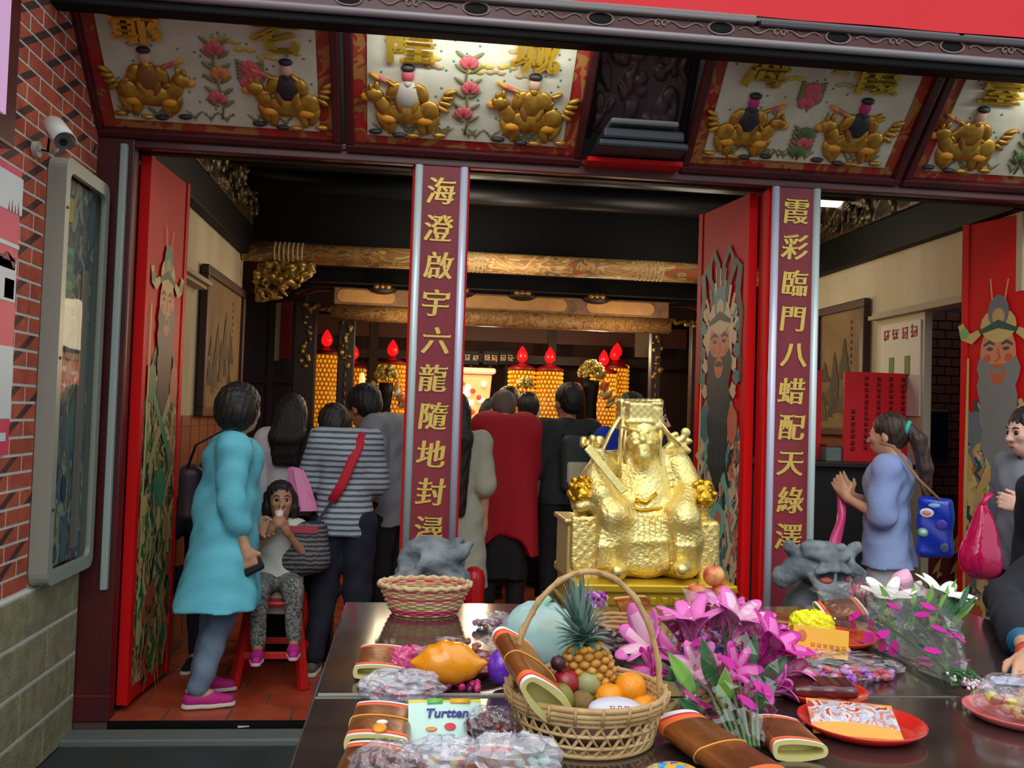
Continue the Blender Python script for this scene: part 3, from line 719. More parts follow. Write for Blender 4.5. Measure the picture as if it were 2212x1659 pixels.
# ================================================================== inner hall
XL, XR = -1.36, 3.24
def wall_inner(name, X, sgn, y0, y1, label):
    mb = MB(); mb.box((X-sgn*.06, (y0+y1)/2, 1.99), (.12, y1-y0, 1.26)); mb.box((X-sgn*.06, (y0+y1)/2, .68), (.13, y1-y0, 1.37), mi=1)
    o = mb.build(name, [PLASTER, TILEB]); struct(o); tag(o, label, 'wall'); return o
wl2 = wall_inner('wall_hall_left', XL, 1, 4.62, 7.5, 'cream plaster wall over brown tiles on the left of the hall')
wr2 = wall_inner('wall_hall_right', XR, -1, 6.17, 7.9, 'cream plaster wall on the right of the hall, with the dark picture')
# tile joints of the wainscot
mb = MB()
for k in range(6): mb.box((XL+.006, 6.06, .1+.24*k), (.003, 2.86, .006))
for k in range(12): mb.box((XL+.006, 4.75+.24*k, .69), (.003, .006, 1.36))
mb.build('tile_joint', mat('tile_joint', srgb(104, 56, 36), .7), wl2)
# cornice ledge over the side doors
LEDGE = mat('stone_ledge', srgb(176, 166, 138), .7)
mb = MB(); mb.box((XL+.05, 5.42, 2.19), (.10, 1.05, .03)); mb.box((XL+.035, 5.42, 2.165), (.07, 1.05, .025)); mb.build('door_ledge', LEDGE, wl2, bevel=.004)
mb = MB(); mb.box((XL+.012, 5.2, .98), (.03, .36, 1.96)); o = mb.build('door_4', mat('side_door_brown', srgb(58, 34, 30), .5), bevel=.004); struct(o); tag(o, 'dark brown side door in the left hall wall', 'door')
# right side doorway
mb = MB(); mb.box((XR+.06, 5.4, 2.42), (.12, 1.54, .46)); o = mb.build('wall_hall_right_upper', PLASTER); struct(o); tag(o, 'cream plaster band over the right side doorway', 'wall')
mb = MB(); mb.box((XR-.03, 5.58, 2.19), (.08, 1.2, .03)); mb.box((XR-.015, 5.58, 2.215), (.05, 1.2, .025)); mb.build('door_ledge', LEDGE, o, bevel=.004)
mb = MB(); mb.box((XR+.9, 5.4, 1.2), (.06, 2.2, 2.5)); mb.box((XR+.5, 6.25, 1.2), (.8, .06, 2.5)); mb.box((XR+.5, 4.6, 1.2), (.8, .06, 2.5))
o = mb.build('wall_passage', mat('passage_dark', srgb(52, 44, 42), .8)); struct(o); tag(o, 'dark side passage behind the right doorway', 'wall')
mb = MB()
for j in range(20):
    for i in range(4): mb.box((XR+.30+.06*(j % 2)+.22*i*.5, 6.21, 1.0+.065*j), (.10, .02, .055))
mb.build('passage_brick', mat('passage_brick', srgb(112, 60, 50), .8), o)
mb = MB(); mb.box((XR+.02, 5.86, 1.1), (.05, .6, 2.2)); o = mb.build('door_5', mat('cream_door', srgb(206, 200, 172), .6)); struct(o); tag(o, 'cream side door leaf carrying the white notice', 'door')
t = thing('wall_notice', (XR-.01, 5.82, 1.7), 'white notice with red heading and two green marks on the cream side door', 'notice')
mb = MB(); mb.box((XR-.012, 5.84, 1.82), (.01, .5, .62)); mb.build('sheet', mat('notice_white', srgb(222, 222, 204), .6), t)
def pseudo(mb, M, x, z, s, rnd, mi=0, y=-.002):
    """a small dense written character made of brush strokes"""
    for k in range(3): mb.box((x+rnd.uniform(-.08, .08)*s, y, z+(k-1)*.3*s+rnd.uniform(-.05, .05)*s), (rnd.uniform(.5, .85)*s, .001, .10*s), mi=mi)
    for k in range(2): mb.box((x+(k-.5)*.5*s+rnd.uniform(-.1, .1)*s, y, z+rnd.uniform(-.1, .1)*s), (.11*s, .001, rnd.uniform(.5, .9)*s), mi=mi)
    mb.box((x, y, z-.2*s), (.5*s, .001, .09*s), rot=(0, rnd.choice((-.7, .7)), 0), mi=mi)
rnd = random.Random(8)
M = frame((XR-.018, 6.08, 1.5), (0, -1, 0), (0, 0, 1))
mb = MB(M)
for k in range(4): pseudo(mb, M, .07+.115*k, .56, .10, rnd)
mb.build('heading', mat('notice_red', srgb(188, 60, 80), .6), t)
mb = MB(M)
for k in range(2): mb.box((.14+.2*k, -.002, .34), (.06, .002, .13)); mb.box((.14+.2*k, -.002, .23), (.012, .002, .1), mi=1)
mb.build('green_mark', [mat('notice_green', srgb(92, 132, 44), .6), mat('notice_stem', srgb(60, 84, 40), .6)], t)
# framed pictures
def picture(M, w, h, label, seed):
    t = thing('framed_picture', M.translation, label, 'picture', 'dark framed landscape pictures'); mb = MB(M)
    mb.box((w/2, 0, .03), (w, .05, .06)); mb.box((w/2, 0, h-.03), (w, .05, .06)); mb.box((.03, 0, h/2), (.06, .05, h-.12)); mb.box((w-.03, 0, h/2), (.06, .05, h-.12))
    mb.build('frame', mat('picture_frame', srgb(64, 36, 28), .45), t, bevel=.006)
    mb = MB(M); mb.box((w/2, .01, h/2), (w-.1, .02, h-.1)); mb.build('canvas', mat('picture_canvas', srgb(142, 112, 66), .7, var=srgb(120, 92, 56), vs=4), t)
    rnd = random.Random(seed); mb = MB(M)
    for q in range(16):
        x = rnd.uniform(.12, w-.12); zb = rnd.uniform(.1, h*.45); hh = rnd.uniform(.15, .5)*(.4+zb); ww = rnd.uniform(.04, .10)
        pts = [(x-ww, zb)]+[(x-ww*(1-k/6)+rnd.uniform(-.012, .012), zb+hh*k/6) for k in range(1, 6)]+[(x, zb+hh)]+[(x+ww*(k/6)+rnd.uniform(-.012, .012), zb+hh*(1-k/6)) for k in range(1, 6)]+[(x+ww, zb)]
        pts = [(min(max(a, .07), w-.07), min(b, h-.08)) for a, b in pts]
        mb.add([(x, -.0015-.0002*q, zb+hh*.4)]+[(a, -.0015-.0002*q, b) for a, b in pts], [(0, k+1, (k+1) % len(pts)+1) for k in range(len(pts))], rnd.choice((0, 1)))
    for k in range(7): pseudo(mb, M, w*.72, h*.85-.05*k if h*.85-.05*k > .2 else .2, .035, rnd, 0)
    mb.build('painted_peaks', [mat('peak_dark', srgb(70, 56, 40), .7), mat('peak_mid', srgb(96, 76, 48), .7)], t)
picture(frame((XL+.035, 6.02, 1.36), (0, 1, 0), (0, 0, 1)), 1.34, .97, 'dark brown landscape picture on the left cream wall, behind the woman in turquoise', 3)
picture(frame((XR-.035, 7.06, 1.36), (0, -1, 0), (0, 0, 1)), .80, .99, 'dark brown landscape picture on the right wall beside the right couplet post', 4)
# dark beams and carved friezes over the side walls
def frieze(name, X, sgn, y0, y1, label):
    mb = MB(); mb.box((X+sgn*.0, (y0+y1)/2, 2.74), (.14, y1-y0, .24)); o = mb.build(name, BLACKW, bevel=.01); struct(o); tag(o, label, 'beam')
    s_ = SDF(); rnd = random.Random(int(y1*10))
    yy = y0
    while yy < y1-.03:
        for k in range(3):
            s_.ell((X+sgn*(.07+rnd.uniform(0, .03)), yy+rnd.uniform(-.03, .03), rnd.uniform(2.9, 3.22)), (.026, rnd.uniform(.016, .04), rnd.uniform(.02, .055)), .012, rot=(rnd.uniform(-.8, .8), 0, 0))
        yy += .05
    s_.box((X+sgn*.03, (y0+y1)/2, 3.05), (.045, (y1-y0)/2, .19), .004, .008)
    s_.build('carved_frieze', mat('frieze_carving', srgb(92, 72, 40), .38, metal=.35, var=srgb(30, 24, 20), vs=26), o, res=.013)
frieze('trim_5', XL, 1, 4.6, 7.45, 'black beam with a carved gilt frieze over the left hall wall')
frieze('trim_6', XR, -1, 4.6, 7.45, 'black beam with a carved gilt frieze over the right hall wall')
# ceiling, back and side enclosure
mb = MB(); mb.box((.95, 8.0, 3.85), (6.6, 7.6, .1)); o = mb.build('ceiling', BLACKW); struct(o); ce = o; tag(o, 'black timber hall ceiling', 'ceiling')
for Yp, Zp in ((5.6, 3.0), (6.4, 2.98), (7.1, 2.96)):
    mb = MB(); mb.tube([(-1.5, Yp, Zp+.18), (3.4, Yp, Zp+.18)], .09, 14); mb.build('purlin', mat('purlin_black', srgb(17, 16, 18), .45), ce, smooth=True)
mb = MB(); mb.box((.95, 7.62, 3.3), (6.6, .06, 1.1)); o = mb.build('wall_back_upper', BLACKW); struct(o); tag(o, 'black timber wall above the painted roller beam', 'wall')
mb = MB(); mb.box((.95, 11.6, 1.9), (9, .1, 4.0)); o = mb.build('wall_back', mat('back_wall', srgb(64, 38, 32), .7, var=srgb(40, 26, 24), vs=2)); struct(o); tag(o, 'dark brown rear wall of the altar room', 'wall')
mb = MB(); mb.box((-2.3, 9.5, 1.9), (.1, 4.3, 4.0)); mb.box((-1.86, 7.52, 1.9), (.9, .06, 4)); o = mb.build('wall_altar_left', DARKW); struct(o); tag(o, 'dark wooden wall left of the altar', 'wall')
mb = MB(); mb.box((4.3, 9.5, 1.9), (.1, 4.3, 4.0)); mb.box((3.8, 7.92, 1.9), (1.1, .06, 4)); o = mb.build('wall_altar_right', DARKW); struct(o); tag(o, 'dark wooden wall right of the altar', 'wall')
mb = MB(); mb.box((-1.55, 4.9, 1.9), (.1, .9, 4.0)); mb.box((-1.62, 6.2, 3.4), (.3, 3.4, 1.1)); mb.box((4.1, 4.9, 3.0), (.1, 1., 2.0)); mb.box((3.6, 6.2, 3.4), (.6, 3.4, 1.1)); o = mb.build('wall_jamb', BLACKW); struct(o); tag(o, 'dark enclosure above and beside the hall walls', 'wall')
# bright slits high on both sides: glowing patches painted in for lit plaster
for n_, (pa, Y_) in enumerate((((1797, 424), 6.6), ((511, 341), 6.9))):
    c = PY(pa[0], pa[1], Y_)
    mb = MB(); mb.box((c.x, c.y, c.z), (.2 if n_ == 0 else .04, .03, .16)); o = mb.build('lit_patch_%d' % (n_+1), mat('patch_glow', srgb(255, 240, 200), .5, emit=(srgb(255, 238, 200), 1.6))); struct(o)
    tag(o, ('small glowing patch for lit plaster right of the right couplet post', 'tiny glowing patch for a bright spot over the left frieze')[n_], 'lit_patch')

# ================================================================== painted beams
PAINTED = blotch('painted_roller', [srgb(222, 178, 112), srgb(206, 146, 80), srgb(228, 196, 138), srgb(176, 130, 80), srgb(222, 170, 98), srgb(130, 122, 100), srgb(196, 92, 56)], 5.5, .45, stretch=(.7, 1, 1.6))
mb = MB(); mb.tube([(-1.35, 7.42, 2.655), (3.3, 7.42, 2.655)], .082, 20)
t = thing('painted_roller_beam', (1.0, 7.42, 2.655), 'long round beam painted ochre and orange across the hall', 'beam'); mb.build('beam', PAINTED, t, smooth=True)
mb = MB()
for x in (-1.0, .42, 1.9, 2.95):
    for k in range(7): mb.tube([(x+.035*(k-3), 7.42, 2.655), (x+.035*(k-3)+.012, 7.42, 2.655)], .085, 20)
mb.build('white_banding', mat('beam_white', srgb(206, 184, 140), .5), t, smooth=True)
t = thing('painted_lower_beam', (.8, 8.2, 2.3), 'flat painted beam with ochre cartouches below the round beam', 'beam')
mb = MB(); mb.box((.8, 8.24, 2.43), (3.0, .14, .15)); mb.build('upper_band', mat('band_brown', srgb(150, 112, 84), .55, var=srgb(120, 88, 66), vs=20), t, bevel=.01)
mb = MB(); mb.tube([(-.72, 8.22, 2.29), (2.32, 8.22, 2.29)], .075, 16); mb.build('lower_band', blotch('lower_band', [srgb(178, 138, 76), srgb(150, 104, 60), srgb(186, 146, 90), srgb(140, 84, 52)], 16, .5), t, smooth=True)
mb = MB()
for cx, w in ((-.42, .5), (.86, 1.0), (1.85, .62)):
    h = .055; mb.M = frame((cx, 8.165, 2.43), (1, 0, 0), (0, 0, 1))
    pts = [(w/2-h+h*math.cos(a), h*math.sin(a)) for a in [-PI/2+PI*k/8 for k in range(9)]]+[(-w/2+h+h*math.cos(a), h*math.sin(a)) for a in [PI/2+PI*k/8 for k in range(9)]]
    mb.prism(pts, 0, .01)
mb.M = Matrix.Identity(4)
mb.build('cartouche', mat('cartouche_ochre', srgb(222, 168, 92), .5, var=srgb(206, 150, 96), vs=9), t)
mb = MB()
for cx in (-.28, .40, .95, 1.62): mb.ball((cx, 8.15, 2.50), (.13, .05, .05), 12); [mb.ball((cx+.05*(k-1), 8.12, 2.52), (.03, .03, .03), 8, 1) for k in range(3)]
mb.build('carved_boss', [DARKW, GOLDR], t, smooth=True)
mb = MB(); mb.box((.9, 8.3, 2.60), (4.2, .12, .17)); mb.box((.9, 8.1, 2.53), (3.6, .02, .012), mi=1); o = mb.build('trim_7', [BLACKW, DARKW]); struct(o); tag(o, 'black beam between the two painted beams', 'beam')
# gilt bracket under the roller beam
s_ = SDF(); rnd = random.Random(2)
s_.box((-1.10, 7.43, 2.49), (.14, .02, .08), .02, .02)
for q in range(130):
    a = rnd.uniform(0, 1); b = rnd.uniform(0, 1)
    x = -1.24+.44*a; zt = 2.57; zb = 2.57-.30*(1-.8*max(0, a-.35)/.65)
    s_.ell((x, 7.40+rnd.uniform(-.035, .02), zb+(zt-zb)*b), (rnd.uniform(.02, .05), .03, rnd.uniform(.012, .03)), .01, rot=(0, rnd.uniform(-1.5, 1.5), 0))
GILT = mat('gilt_carving', srgb(196, 158, 76), .35, metal=.5, var=srgb(110, 80, 36), vs=30)
tag(s_.build('gilt_bracket', GILT, res=.008), 'gilt carved bracket under the left end of the round beam', 'bracket')
# carved shrine frames left and right of the altar
def shrine(x0, x1, Y, label, wl_=.07, wr_=.07):
    t = thing('carved_shrine_frame', ((x0+x1)/2, Y, 0), label, 'shrine frame', 'carved shrine frames either side of the altar')
    mb = MB()
    for x, wd in ((x0, wl_), (x1, wr_)): mb.box((x, Y, 1.2), (wd, .1, 2.4))
    mb.build('column', DARKW, t, bevel=.01)
    mb = MB(); xm = (x0+x1)/2; w = (x1-x0)/2+.12
    mb.grid(lambda u, v: Vector((xm+w*(2*u-1), Y-.12+.1*v, 2.44+.09*math.sin(PI*u)+.02*math.sin(PI*v))), 20, 4); mb.build('curved_canopy', mat('canopy_red', srgb(64, 26, 26), .4), t, smooth=True, thick=.06)
    s_ = SDF(); rnd = random.Random(int(x0*100))
    for sx in (x0, x1):
        for q in range(16): s_.ell((sx+rnd.uniform(-.03, .05)*(1 if sx == x0 else -1), Y-.06, 2.36-.03*q*1.2+rnd.uniform(-.02, .02)), (rnd.uniform(.015, .03), .02, rnd.uniform(.012, .028)), .01)
    for q in range(18): s_.ell((x0+(x1-x0)*q/17, Y-.06, 2.36+rnd.uniform(-.03, .02)), (.025, .02, .02), .01)
    s_.build('gilt_carving', GILT, t, res=.008)
    mb = MB(); 
    for q in range(18): mb.ball((x1 if x0 < 0 else x0, Y-.055, 2.0-.085*q), (.014, .012, .035), 8)
    mb.build('twisted_moulding', mat('twisted_brown', srgb(104, 72, 42), .4, metal=.3), t, smooth=True)
    return t
shrine(-.97, -.60, 8.55, 'dark carved shrine frame with gilt corners, left of the altar', .20, .15)
shrine(2.28, 2.72, 8.55, 'dark carved shrine frame with gilt corners, right of the altar behind the painted door leaf', .10, .2)
# left dark doors with a hanging red strip
t = thing('lattice_door', (-1.3, 8.9, 0), 'dark maroon lattice door at the left rear of the hall', 'door')
mb = MB()
for x in (-1.95, -1.62, -1.32, -1.04): mb.box((x, 8.9, 1.25), (.06, .06, 2.5))
for z in (.1, 1.0, 1.7, 2.45): mb.box((-1.5, 8.9, z), (.96, .05, .08))
mb.build('frame', mat('lattice_red', srgb(66, 24, 30), .45), t, bevel=.005)
mb = MB(); mb.box((-1.5, 8.93, 1.25), (.92, .015, 2.4)); mb.build('infill', mat('lattice_infill', srgb(58, 44, 50), .5), t)
rp = PY(620, 650, 8.86); rb = PY(612, 775, 8.86)
mb = MB(); mb.box((rp.x, 8.862, (rp.z+rb.z)/2), (.10, .012, rp.z-rb.z)); mb.box((rp.x-.075, 8.862, (rp.z+rb.z)/2-.02), (.045, .012, rp.z-rb.z), mi=1)
o = mb.build('hanging_strip', [mat('strip_red', srgb(172, 34, 48), .6), mat('strip_pale', srgb(190, 184, 150), .6)]); tag(o, 'red hanging strip with a pale edge below the gilt bracket', 'hanging strip')

# ================================================================== altar: lamp towers, vases, glowing niche
AMB = mat('lamp_gold', srgb(232, 164, 44), .35, metal=.3, emit=(srgb(255, 176, 40), .34))
FLAME = mat('flame_red', srgb(236, 10, 16), .3, emit=(srgb(255, 8, 14), 1.6))
CAPR = mat('cap_red', srgb(110, 14, 24), .4)
def tower(h):
    t = thing('lamp_tower', (0, 0, 0), '', 'lamp tower', 'gold lamp towers beside the altar')
    mb = MB(); prof = []; n = int(h/.045)
    mb.lathe([(.130, 0), (.130, h)], 60, mi=1)
    for j in range(n):
        for i in range(20):
            a = 2*PI*(i+.5*(j % 2))/20; mb.ball((.133*math.cos(a), .133*math.sin(a), .03+j*.045), (.015, .015, .019), 6)
    mb.build('bulb_shade', [AMB, mat('lamp_core', srgb(120, 66, 14), .5, emit=(srgb(255, 120, 10), .12))], t, smooth=True)
    mb = MB(); mb.lathe([(.145, h), (.15, h+.02), (.09, h+.05), (.03, h+.07), (.02, h+.09), (.0, h+.09)], 24); mb.lathe([(.0, -.08), (.16, -.08), (.16, 0), (.0, 0)], 24); mb.build('cap', CAPR, t, smooth=True)
    mb = MB(); mb.lathe([(.02, h+.085), (.05, h+.115), (.056, h+.15), (.045, h+.19), (.018, h+.235), (.0, h+.255)], 16); mb.build('flame_bulb', FLAME, t, smooth=True)
    return t
tw = [((-.86, 9.45), 1.05, 'gold lamp tower with a red bulb behind the left carved shrine frame'), ((-.62, 9.9), .95, 'gold lamp tower seen as a sliver right of the left shrine frame'),
      ((-.20, 9.5), .98, 'gold lamp tower just left of the left couplet post'), ((1.13, 9.5), .97, 'left of the two gold lamp towers standing right of the left couplet post'), ((1.42, 9.5), .97, 'right of the two gold lamp towers standing right of the left couplet post'),
      ((2.03, 9.7), .98, 'front lamp tower of the three overlapping red bulbs by the right shrine frame'), ((2.22, 10.03), 1.06, 'middle lamp tower of the three overlapping red bulbs by the right shrine frame'), ((2.33, 10.4), 1.12, 'rear lamp tower of the three overlapping red bulbs by the right shrine frame')]
proto = tower(1.0)
for i, ((x, y), h, lab) in enumerate(tw):
    o = proto if i == 0 else copy_tree(proto)
    o.location = (x, y, .85+(h-1.0)+.08); o['label'] = lab
mb = MB(); mb.box((.9, 9.75, .84), (3.8, 2.1, .055)); mb.box((.9, 8.8, .405), (3.7, .06, .81)); mb.box((.9, 10.7, .405), (3.7, .06, .81)); o = mb.build('altar_table', DARKW, bevel=.01); tag(o, 'long dark altar table under the lamp towers', 'table')
# glowing altar niche
c = PY(1030, 830, 9.8)
t = thing('altar_niche', (c.x, 9.8, .87), 'glowing orange altar niche with a pale roof, right beside the left couplet post', 'altar')
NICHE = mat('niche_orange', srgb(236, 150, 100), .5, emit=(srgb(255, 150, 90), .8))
mb = MB(); mb.M = frame((c.x-.1, 9.85, .87), (1, 0, 0), (0, 0, 1)); mb.prism([(-.28, 0), (.3, 0), (.3, .55), (.24, .72), (.26, .98), (-.28, .98)], -.05, .12); mb.build('body', NICHE, t, bevel=.01)
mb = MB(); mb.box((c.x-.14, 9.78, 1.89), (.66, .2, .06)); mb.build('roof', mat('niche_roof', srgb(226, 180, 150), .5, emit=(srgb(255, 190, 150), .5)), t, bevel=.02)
mb = MB(); rnd = random.Random(6)
for q in range(26):
    mb.ball((c.x+rnd.uniform(-.2, .1), 9.72+rnd.uniform(-.04, .03), 1.38+rnd.uniform(0, .42)), (.03, .03, .03), 8, rnd.choice((0, 0, 1)))
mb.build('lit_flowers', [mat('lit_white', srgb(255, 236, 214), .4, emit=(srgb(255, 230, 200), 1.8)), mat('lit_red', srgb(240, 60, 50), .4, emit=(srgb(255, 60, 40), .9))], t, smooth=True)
mb = MB()
for k in range(6): mb.box((c.x-.2+.06*k, 9.66, 1.2), (.035, .03, .35))
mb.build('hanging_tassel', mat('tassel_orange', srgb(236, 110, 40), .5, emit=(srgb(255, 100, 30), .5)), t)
# name tablets: dark squares with pale characters
rnd = random.Random(12)
for k, px in enumerate((1018, 1060, 1095)):
    p = PY(px, 773, 9.9); t = thing('name_tablet', (p.x, p.y, p.z), ('leftmost dark name tablet with pale characters above the glowing niche', 'middle dark name tablet with pale characters above the glowing niche', 'rightmost, dimmest name tablet above the glowing niche')[k], 'tablet', 'name tablets above the altar niche')
    mb = MB(); mb.box((p.x, p.y, p.z), (.17, .03, .15)); mb.build('board', BLACKW, t, bevel=.004); mb = MB(); mb.box((p.x, p.y+.02, (p.z+.87)/2), (.03, .02, p.z-.87)); mb.build('stand', BLACKW, t)
    M = frame((p.x, p.y-.017, p.z), (1, 0, 0), (0, 0, 1)); mb = MB(M); pseudo(mb, M, -.04, 0, .08, rnd); pseudo(mb, M, .04, 0, .08, rnd); mb.build('character', mat('tablet_pale', srgb(170, 150, 120) if k < 2 else srgb(96, 78, 62), .5), t)
mb = MB(); mb.box((.9, 10.95, 2.1), (4.8, .08, .1)); mb.box((.9, 10.95, 2.42), (4.8, .06, .24), mi=1)
for x in (-.45, .35, 1.65): mb.box((x, 10.95, 1.25), (.1, .1, 2.5))
o = mb.build('altar_screen', [DARKW, mat('screen_red', srgb(78, 44, 36), .5)]); tag(o, 'dark red wooden screen standing behind the lamp towers', 'screen')
c = PY(1400, 740, 10.89); mb = MB(); mb.box((c.x, 10.895, c.z), (.32, .02, .36)); o = mb.build('pale_panel', mat('pale_panel', srgb(140, 132, 108), .7)); tag(o, 'pale wall panel above the three red bulbs', 'panel')
# tall black vases with gold flower heads
def vase(x, z, Y, s, label, seed):
    t = thing('flower_vase', (x, Y, .87), label, 'vase', 'black altar vases with gold flower heads'); rnd = random.Random(seed)
    mb = MB(); mb.lathe([(.05*s, .8685), (.06*s, 1.0), (.05*s, z-.35), (.065*s, z-.22), (.07*s, z-.12), (.0, z-.12)], 18, c=(x, Y, 0)); mb.build('vase_body', BLACKW, t, smooth=True)
    mb = MB()
    for q in range(60):
        a = rnd.uniform(0, 2*PI); b = rnd.uniform(-.2, 1.3); r = .10*s
        mb.ball((x+r*math.cos(a)*math.cos(b), Y+r*math.sin(a)*math.cos(b), z-.06+r*math.sin(b)), (.02*s, .02*s, .035*s), 6, 0, rot=(rnd.uniform(-1, 1), rnd.uniform(-1, 1), 0))
    mb.build('gold_flower_head', mat('flower_gold', srgb(196, 172, 90), .4, metal=.3, var=srgb(150, 130, 60), vs=40), t, smooth=True)
    mb = MB()
    for q in range(26):
        sgn = rnd.choice((-1, 1)); a = rnd.uniform(0, 1)
        mb.ball((x+sgn*s*(.10+.10*a), Y+rnd.uniform(-.05, .05), z-.16-.22*a+rnd.uniform(-.05, .05)), (.022*s, .02*s, .05*s), 6, rnd.choice((0, 0, 1, 2)), rot=(0, sgn*rnd.uniform(.2, .9), 0))
    mb.build('side_spray', [mat('spray_gold', srgb(190, 152, 74), .45), mat('spray_orange', srgb(200, 96, 50), .5), mat('spray_white', srgb(206, 206, 180), .5)], t, smooth=True)
for px, py, s, lab in ((835, 800, 1.0, 'black vase with a gold flower head left of the left couplet post'), (1135, 820, .75, 'black vase with a gold flower head in front of the pair of lamp towers'), (1278, 795, 1.15, 'tallest black vase with a gold flower head, right of the dark shirted man')):
    p = PY(px, py, 8.9); vase(p.x, p.z, 8.9, s, lab, px)
# round white lamp sliver beside the second tower
p = PY(782, 820, 9.3); mb = MB(); mb.ball((p.x, p.y, p.z), (.03, .03, .075), 14); o = mb.build('altar_lamp', mat('lamp_cream', srgb(226, 206, 150), .4, emit=(srgb(255, 220, 150), .6)), smooth=True); tag(o, 'small oval cream lamp hanging beside the black vase', 'lamp')
mb = MB(); mb.tube([(p.x, p.y, p.z+.07), (p.x, p.y, p.z+.4)], .004, 6); mb.build('cord', BLACKW, o)

# ================================================================== inner offering table, counter, signs
t = thing('offering_table', (1.75, 7.3, 0), 'grey topped offering table inside the hall, beside the person in the red cape', 'table')
a = PY(1165, 1045, 6.6)
mb = MB(); mb.box((1.62, 7.0, .98), (1.3, .9, .05)); mb.build('tabletop', mat('table_grey', srgb(150, 152, 140), .35), t, bevel=.006)
mb = MB(); mb.box((1.62, 7.0, .92), (1.2, .82, .08)); mb.box((1.62, 6.62, .5), (1.1, .03, .76)); mb.build('apron', BLACKW, t, bevel=.005)
for sx in (-1, 1):
    for sy in (-1, 1): mb = MB(); mb.box((1.62+sx*.55, 7.0+sy*.36, .445), (.07, .07, .89)); mb.build('leg', BLACKW, t, bevel=.006)
t = thing('counter', (2.75, 5.9, 0), 'black counter standing inside the right doorway', 'counter')
mb = MB(); mb.box((2.66, 5.95, 1.185), (1.12, .7, .03)); mb.build('worktop', mat('counter_top', srgb(36, 34, 36), .35), t, bevel=.005)
mb = MB(); mb.box((2.66, 5.97, .585), (1.06, .62, 1.17)); mb.build('body', mat('counter_black', srgb(18, 17, 19), .5), t, bevel=.005)
t = thing('altar_cloth', (2.95, 5.62, 0), 'dark red cloth with gold brush marks on the front of the black counter', 'cloth')
a = PY(1995, 1185, 5.6); b = PY(2085, 1330, 5.6)
mb = MB(); mb.grid(lambda u, v: Vector((a.x+.34*u, 5.60+.012*math.sin(u*22), .15+(a.z-.15)*v)), 40, 8); mb.build('cloth', mat('cloth_maroon', srgb(104, 18, 26), .8), t, smooth=True, thick=.004)
mb = MB(frame((a.x, 5.582, .2), (1, 0, 0), (0, 0, 1))); rnd = random.Random(3)
for q in range(9):
    x = .05+.24*(q % 3)/2; z = .15+.16*(q//3)
    mb.add([(x, 0, z), (x+.05, 0, z+.03), (x+.06, 0, z+.11), (x+.02, 0, z+.05)], [(0, 1, 2, 3)]); mb.add([(x+.03, 0, z-.03), (x+.07, 0, z), (x+.035, 0, z+.03)], [(0, 1, 2)])
mb.build('gold_mark', GOLDP, t)
# red sign with black writing
def redsign(x0, x1, z0, z1, Y, label, cols, seed):
    t = thing('red_sign', ((x0+x1)/2, Y, z0), label, 'sign'); rnd = random.Random(seed)
    mb = MB(); mb.box(((x0+x1)/2, Y, (z0+z1)/2), (x1-x0, .02, z1-z0)); mb.build('board', mat('sign_red', srgb(222, 20, 34), .5), t, bevel=.002)
    M = frame((x0, Y-.0115, z0), (1, 0, 0), (0, 0, 1)); mb = MB(M); h = z1-z0; w = x1-x0
    for (u, v0, n, s) in cols:
        for k in range(n): pseudo(mb, M, w*u, h*v0-k*s*1.12, s, rnd)
    if cols: mb.build('writing', mat('sign_ink', srgb(60, 8, 14), .6), t)
    return t
p0 = PY(1820, 1000, 5.75); p1 = PY(1970, 808, 5.75)
redsign(p0.x, p1.x, 1.205, p1.z, 5.75, 'red sign with columns of black writing standing on the black counter', [(.86, .93, 7, .034), (.68, .93, 7, .034), (.50, .93, 7, .034), (.32, .93, 7, .034), (.86, .48, 5, .034), (.68, .5, 4, .034), (.32, .48, 6, .034), (.13, .55, 7, .036)], 5)
p0 = PY(1740, 1000, 5.9); p1 = PY(1775, 800, 5.9)
redsign(p0.x-.1, p1.x, 1.205, p1.z+.0, 5.9, 'plain red sign edge peeping out right of the right couplet post', [], 6)
p = PY(2003, 930, 5.7); t = thing('monitor', (p.x+.02, 5.72, 1.2), 'black box monitor on the counter, right of the red sign', 'monitor')
mb = MB(); mb.box((p.x+.02, 5.74, 1.38), (.24, .12, .35)); mb.build('housing', mat('monitor_black', srgb(20, 22, 26), .4), t, bevel=.012)
mb = MB(); mb.box((p.x+.02, 5.677, 1.39), (.2, .006, .28)); mb.build('screen', mat('monitor_screen', srgb(14, 18, 24), .15), t)
p = PY(1790, 990, 5.8); mb = MB(); mb.box((p.x+.03, 5.85, 1.245), (.12, .16, .09)); mb.box((p.x+.03, 5.85, 1.30), (.10, .14, .02), mi=1); o = mb.build('offering_box', [mat('box_grey', srgb(120, 136, 134), .5), mat('box_brown', srgb(120, 70, 40), .5)], bevel=.006); tag(o, 'small grey box on the counter beside the right couplet post', 'box')
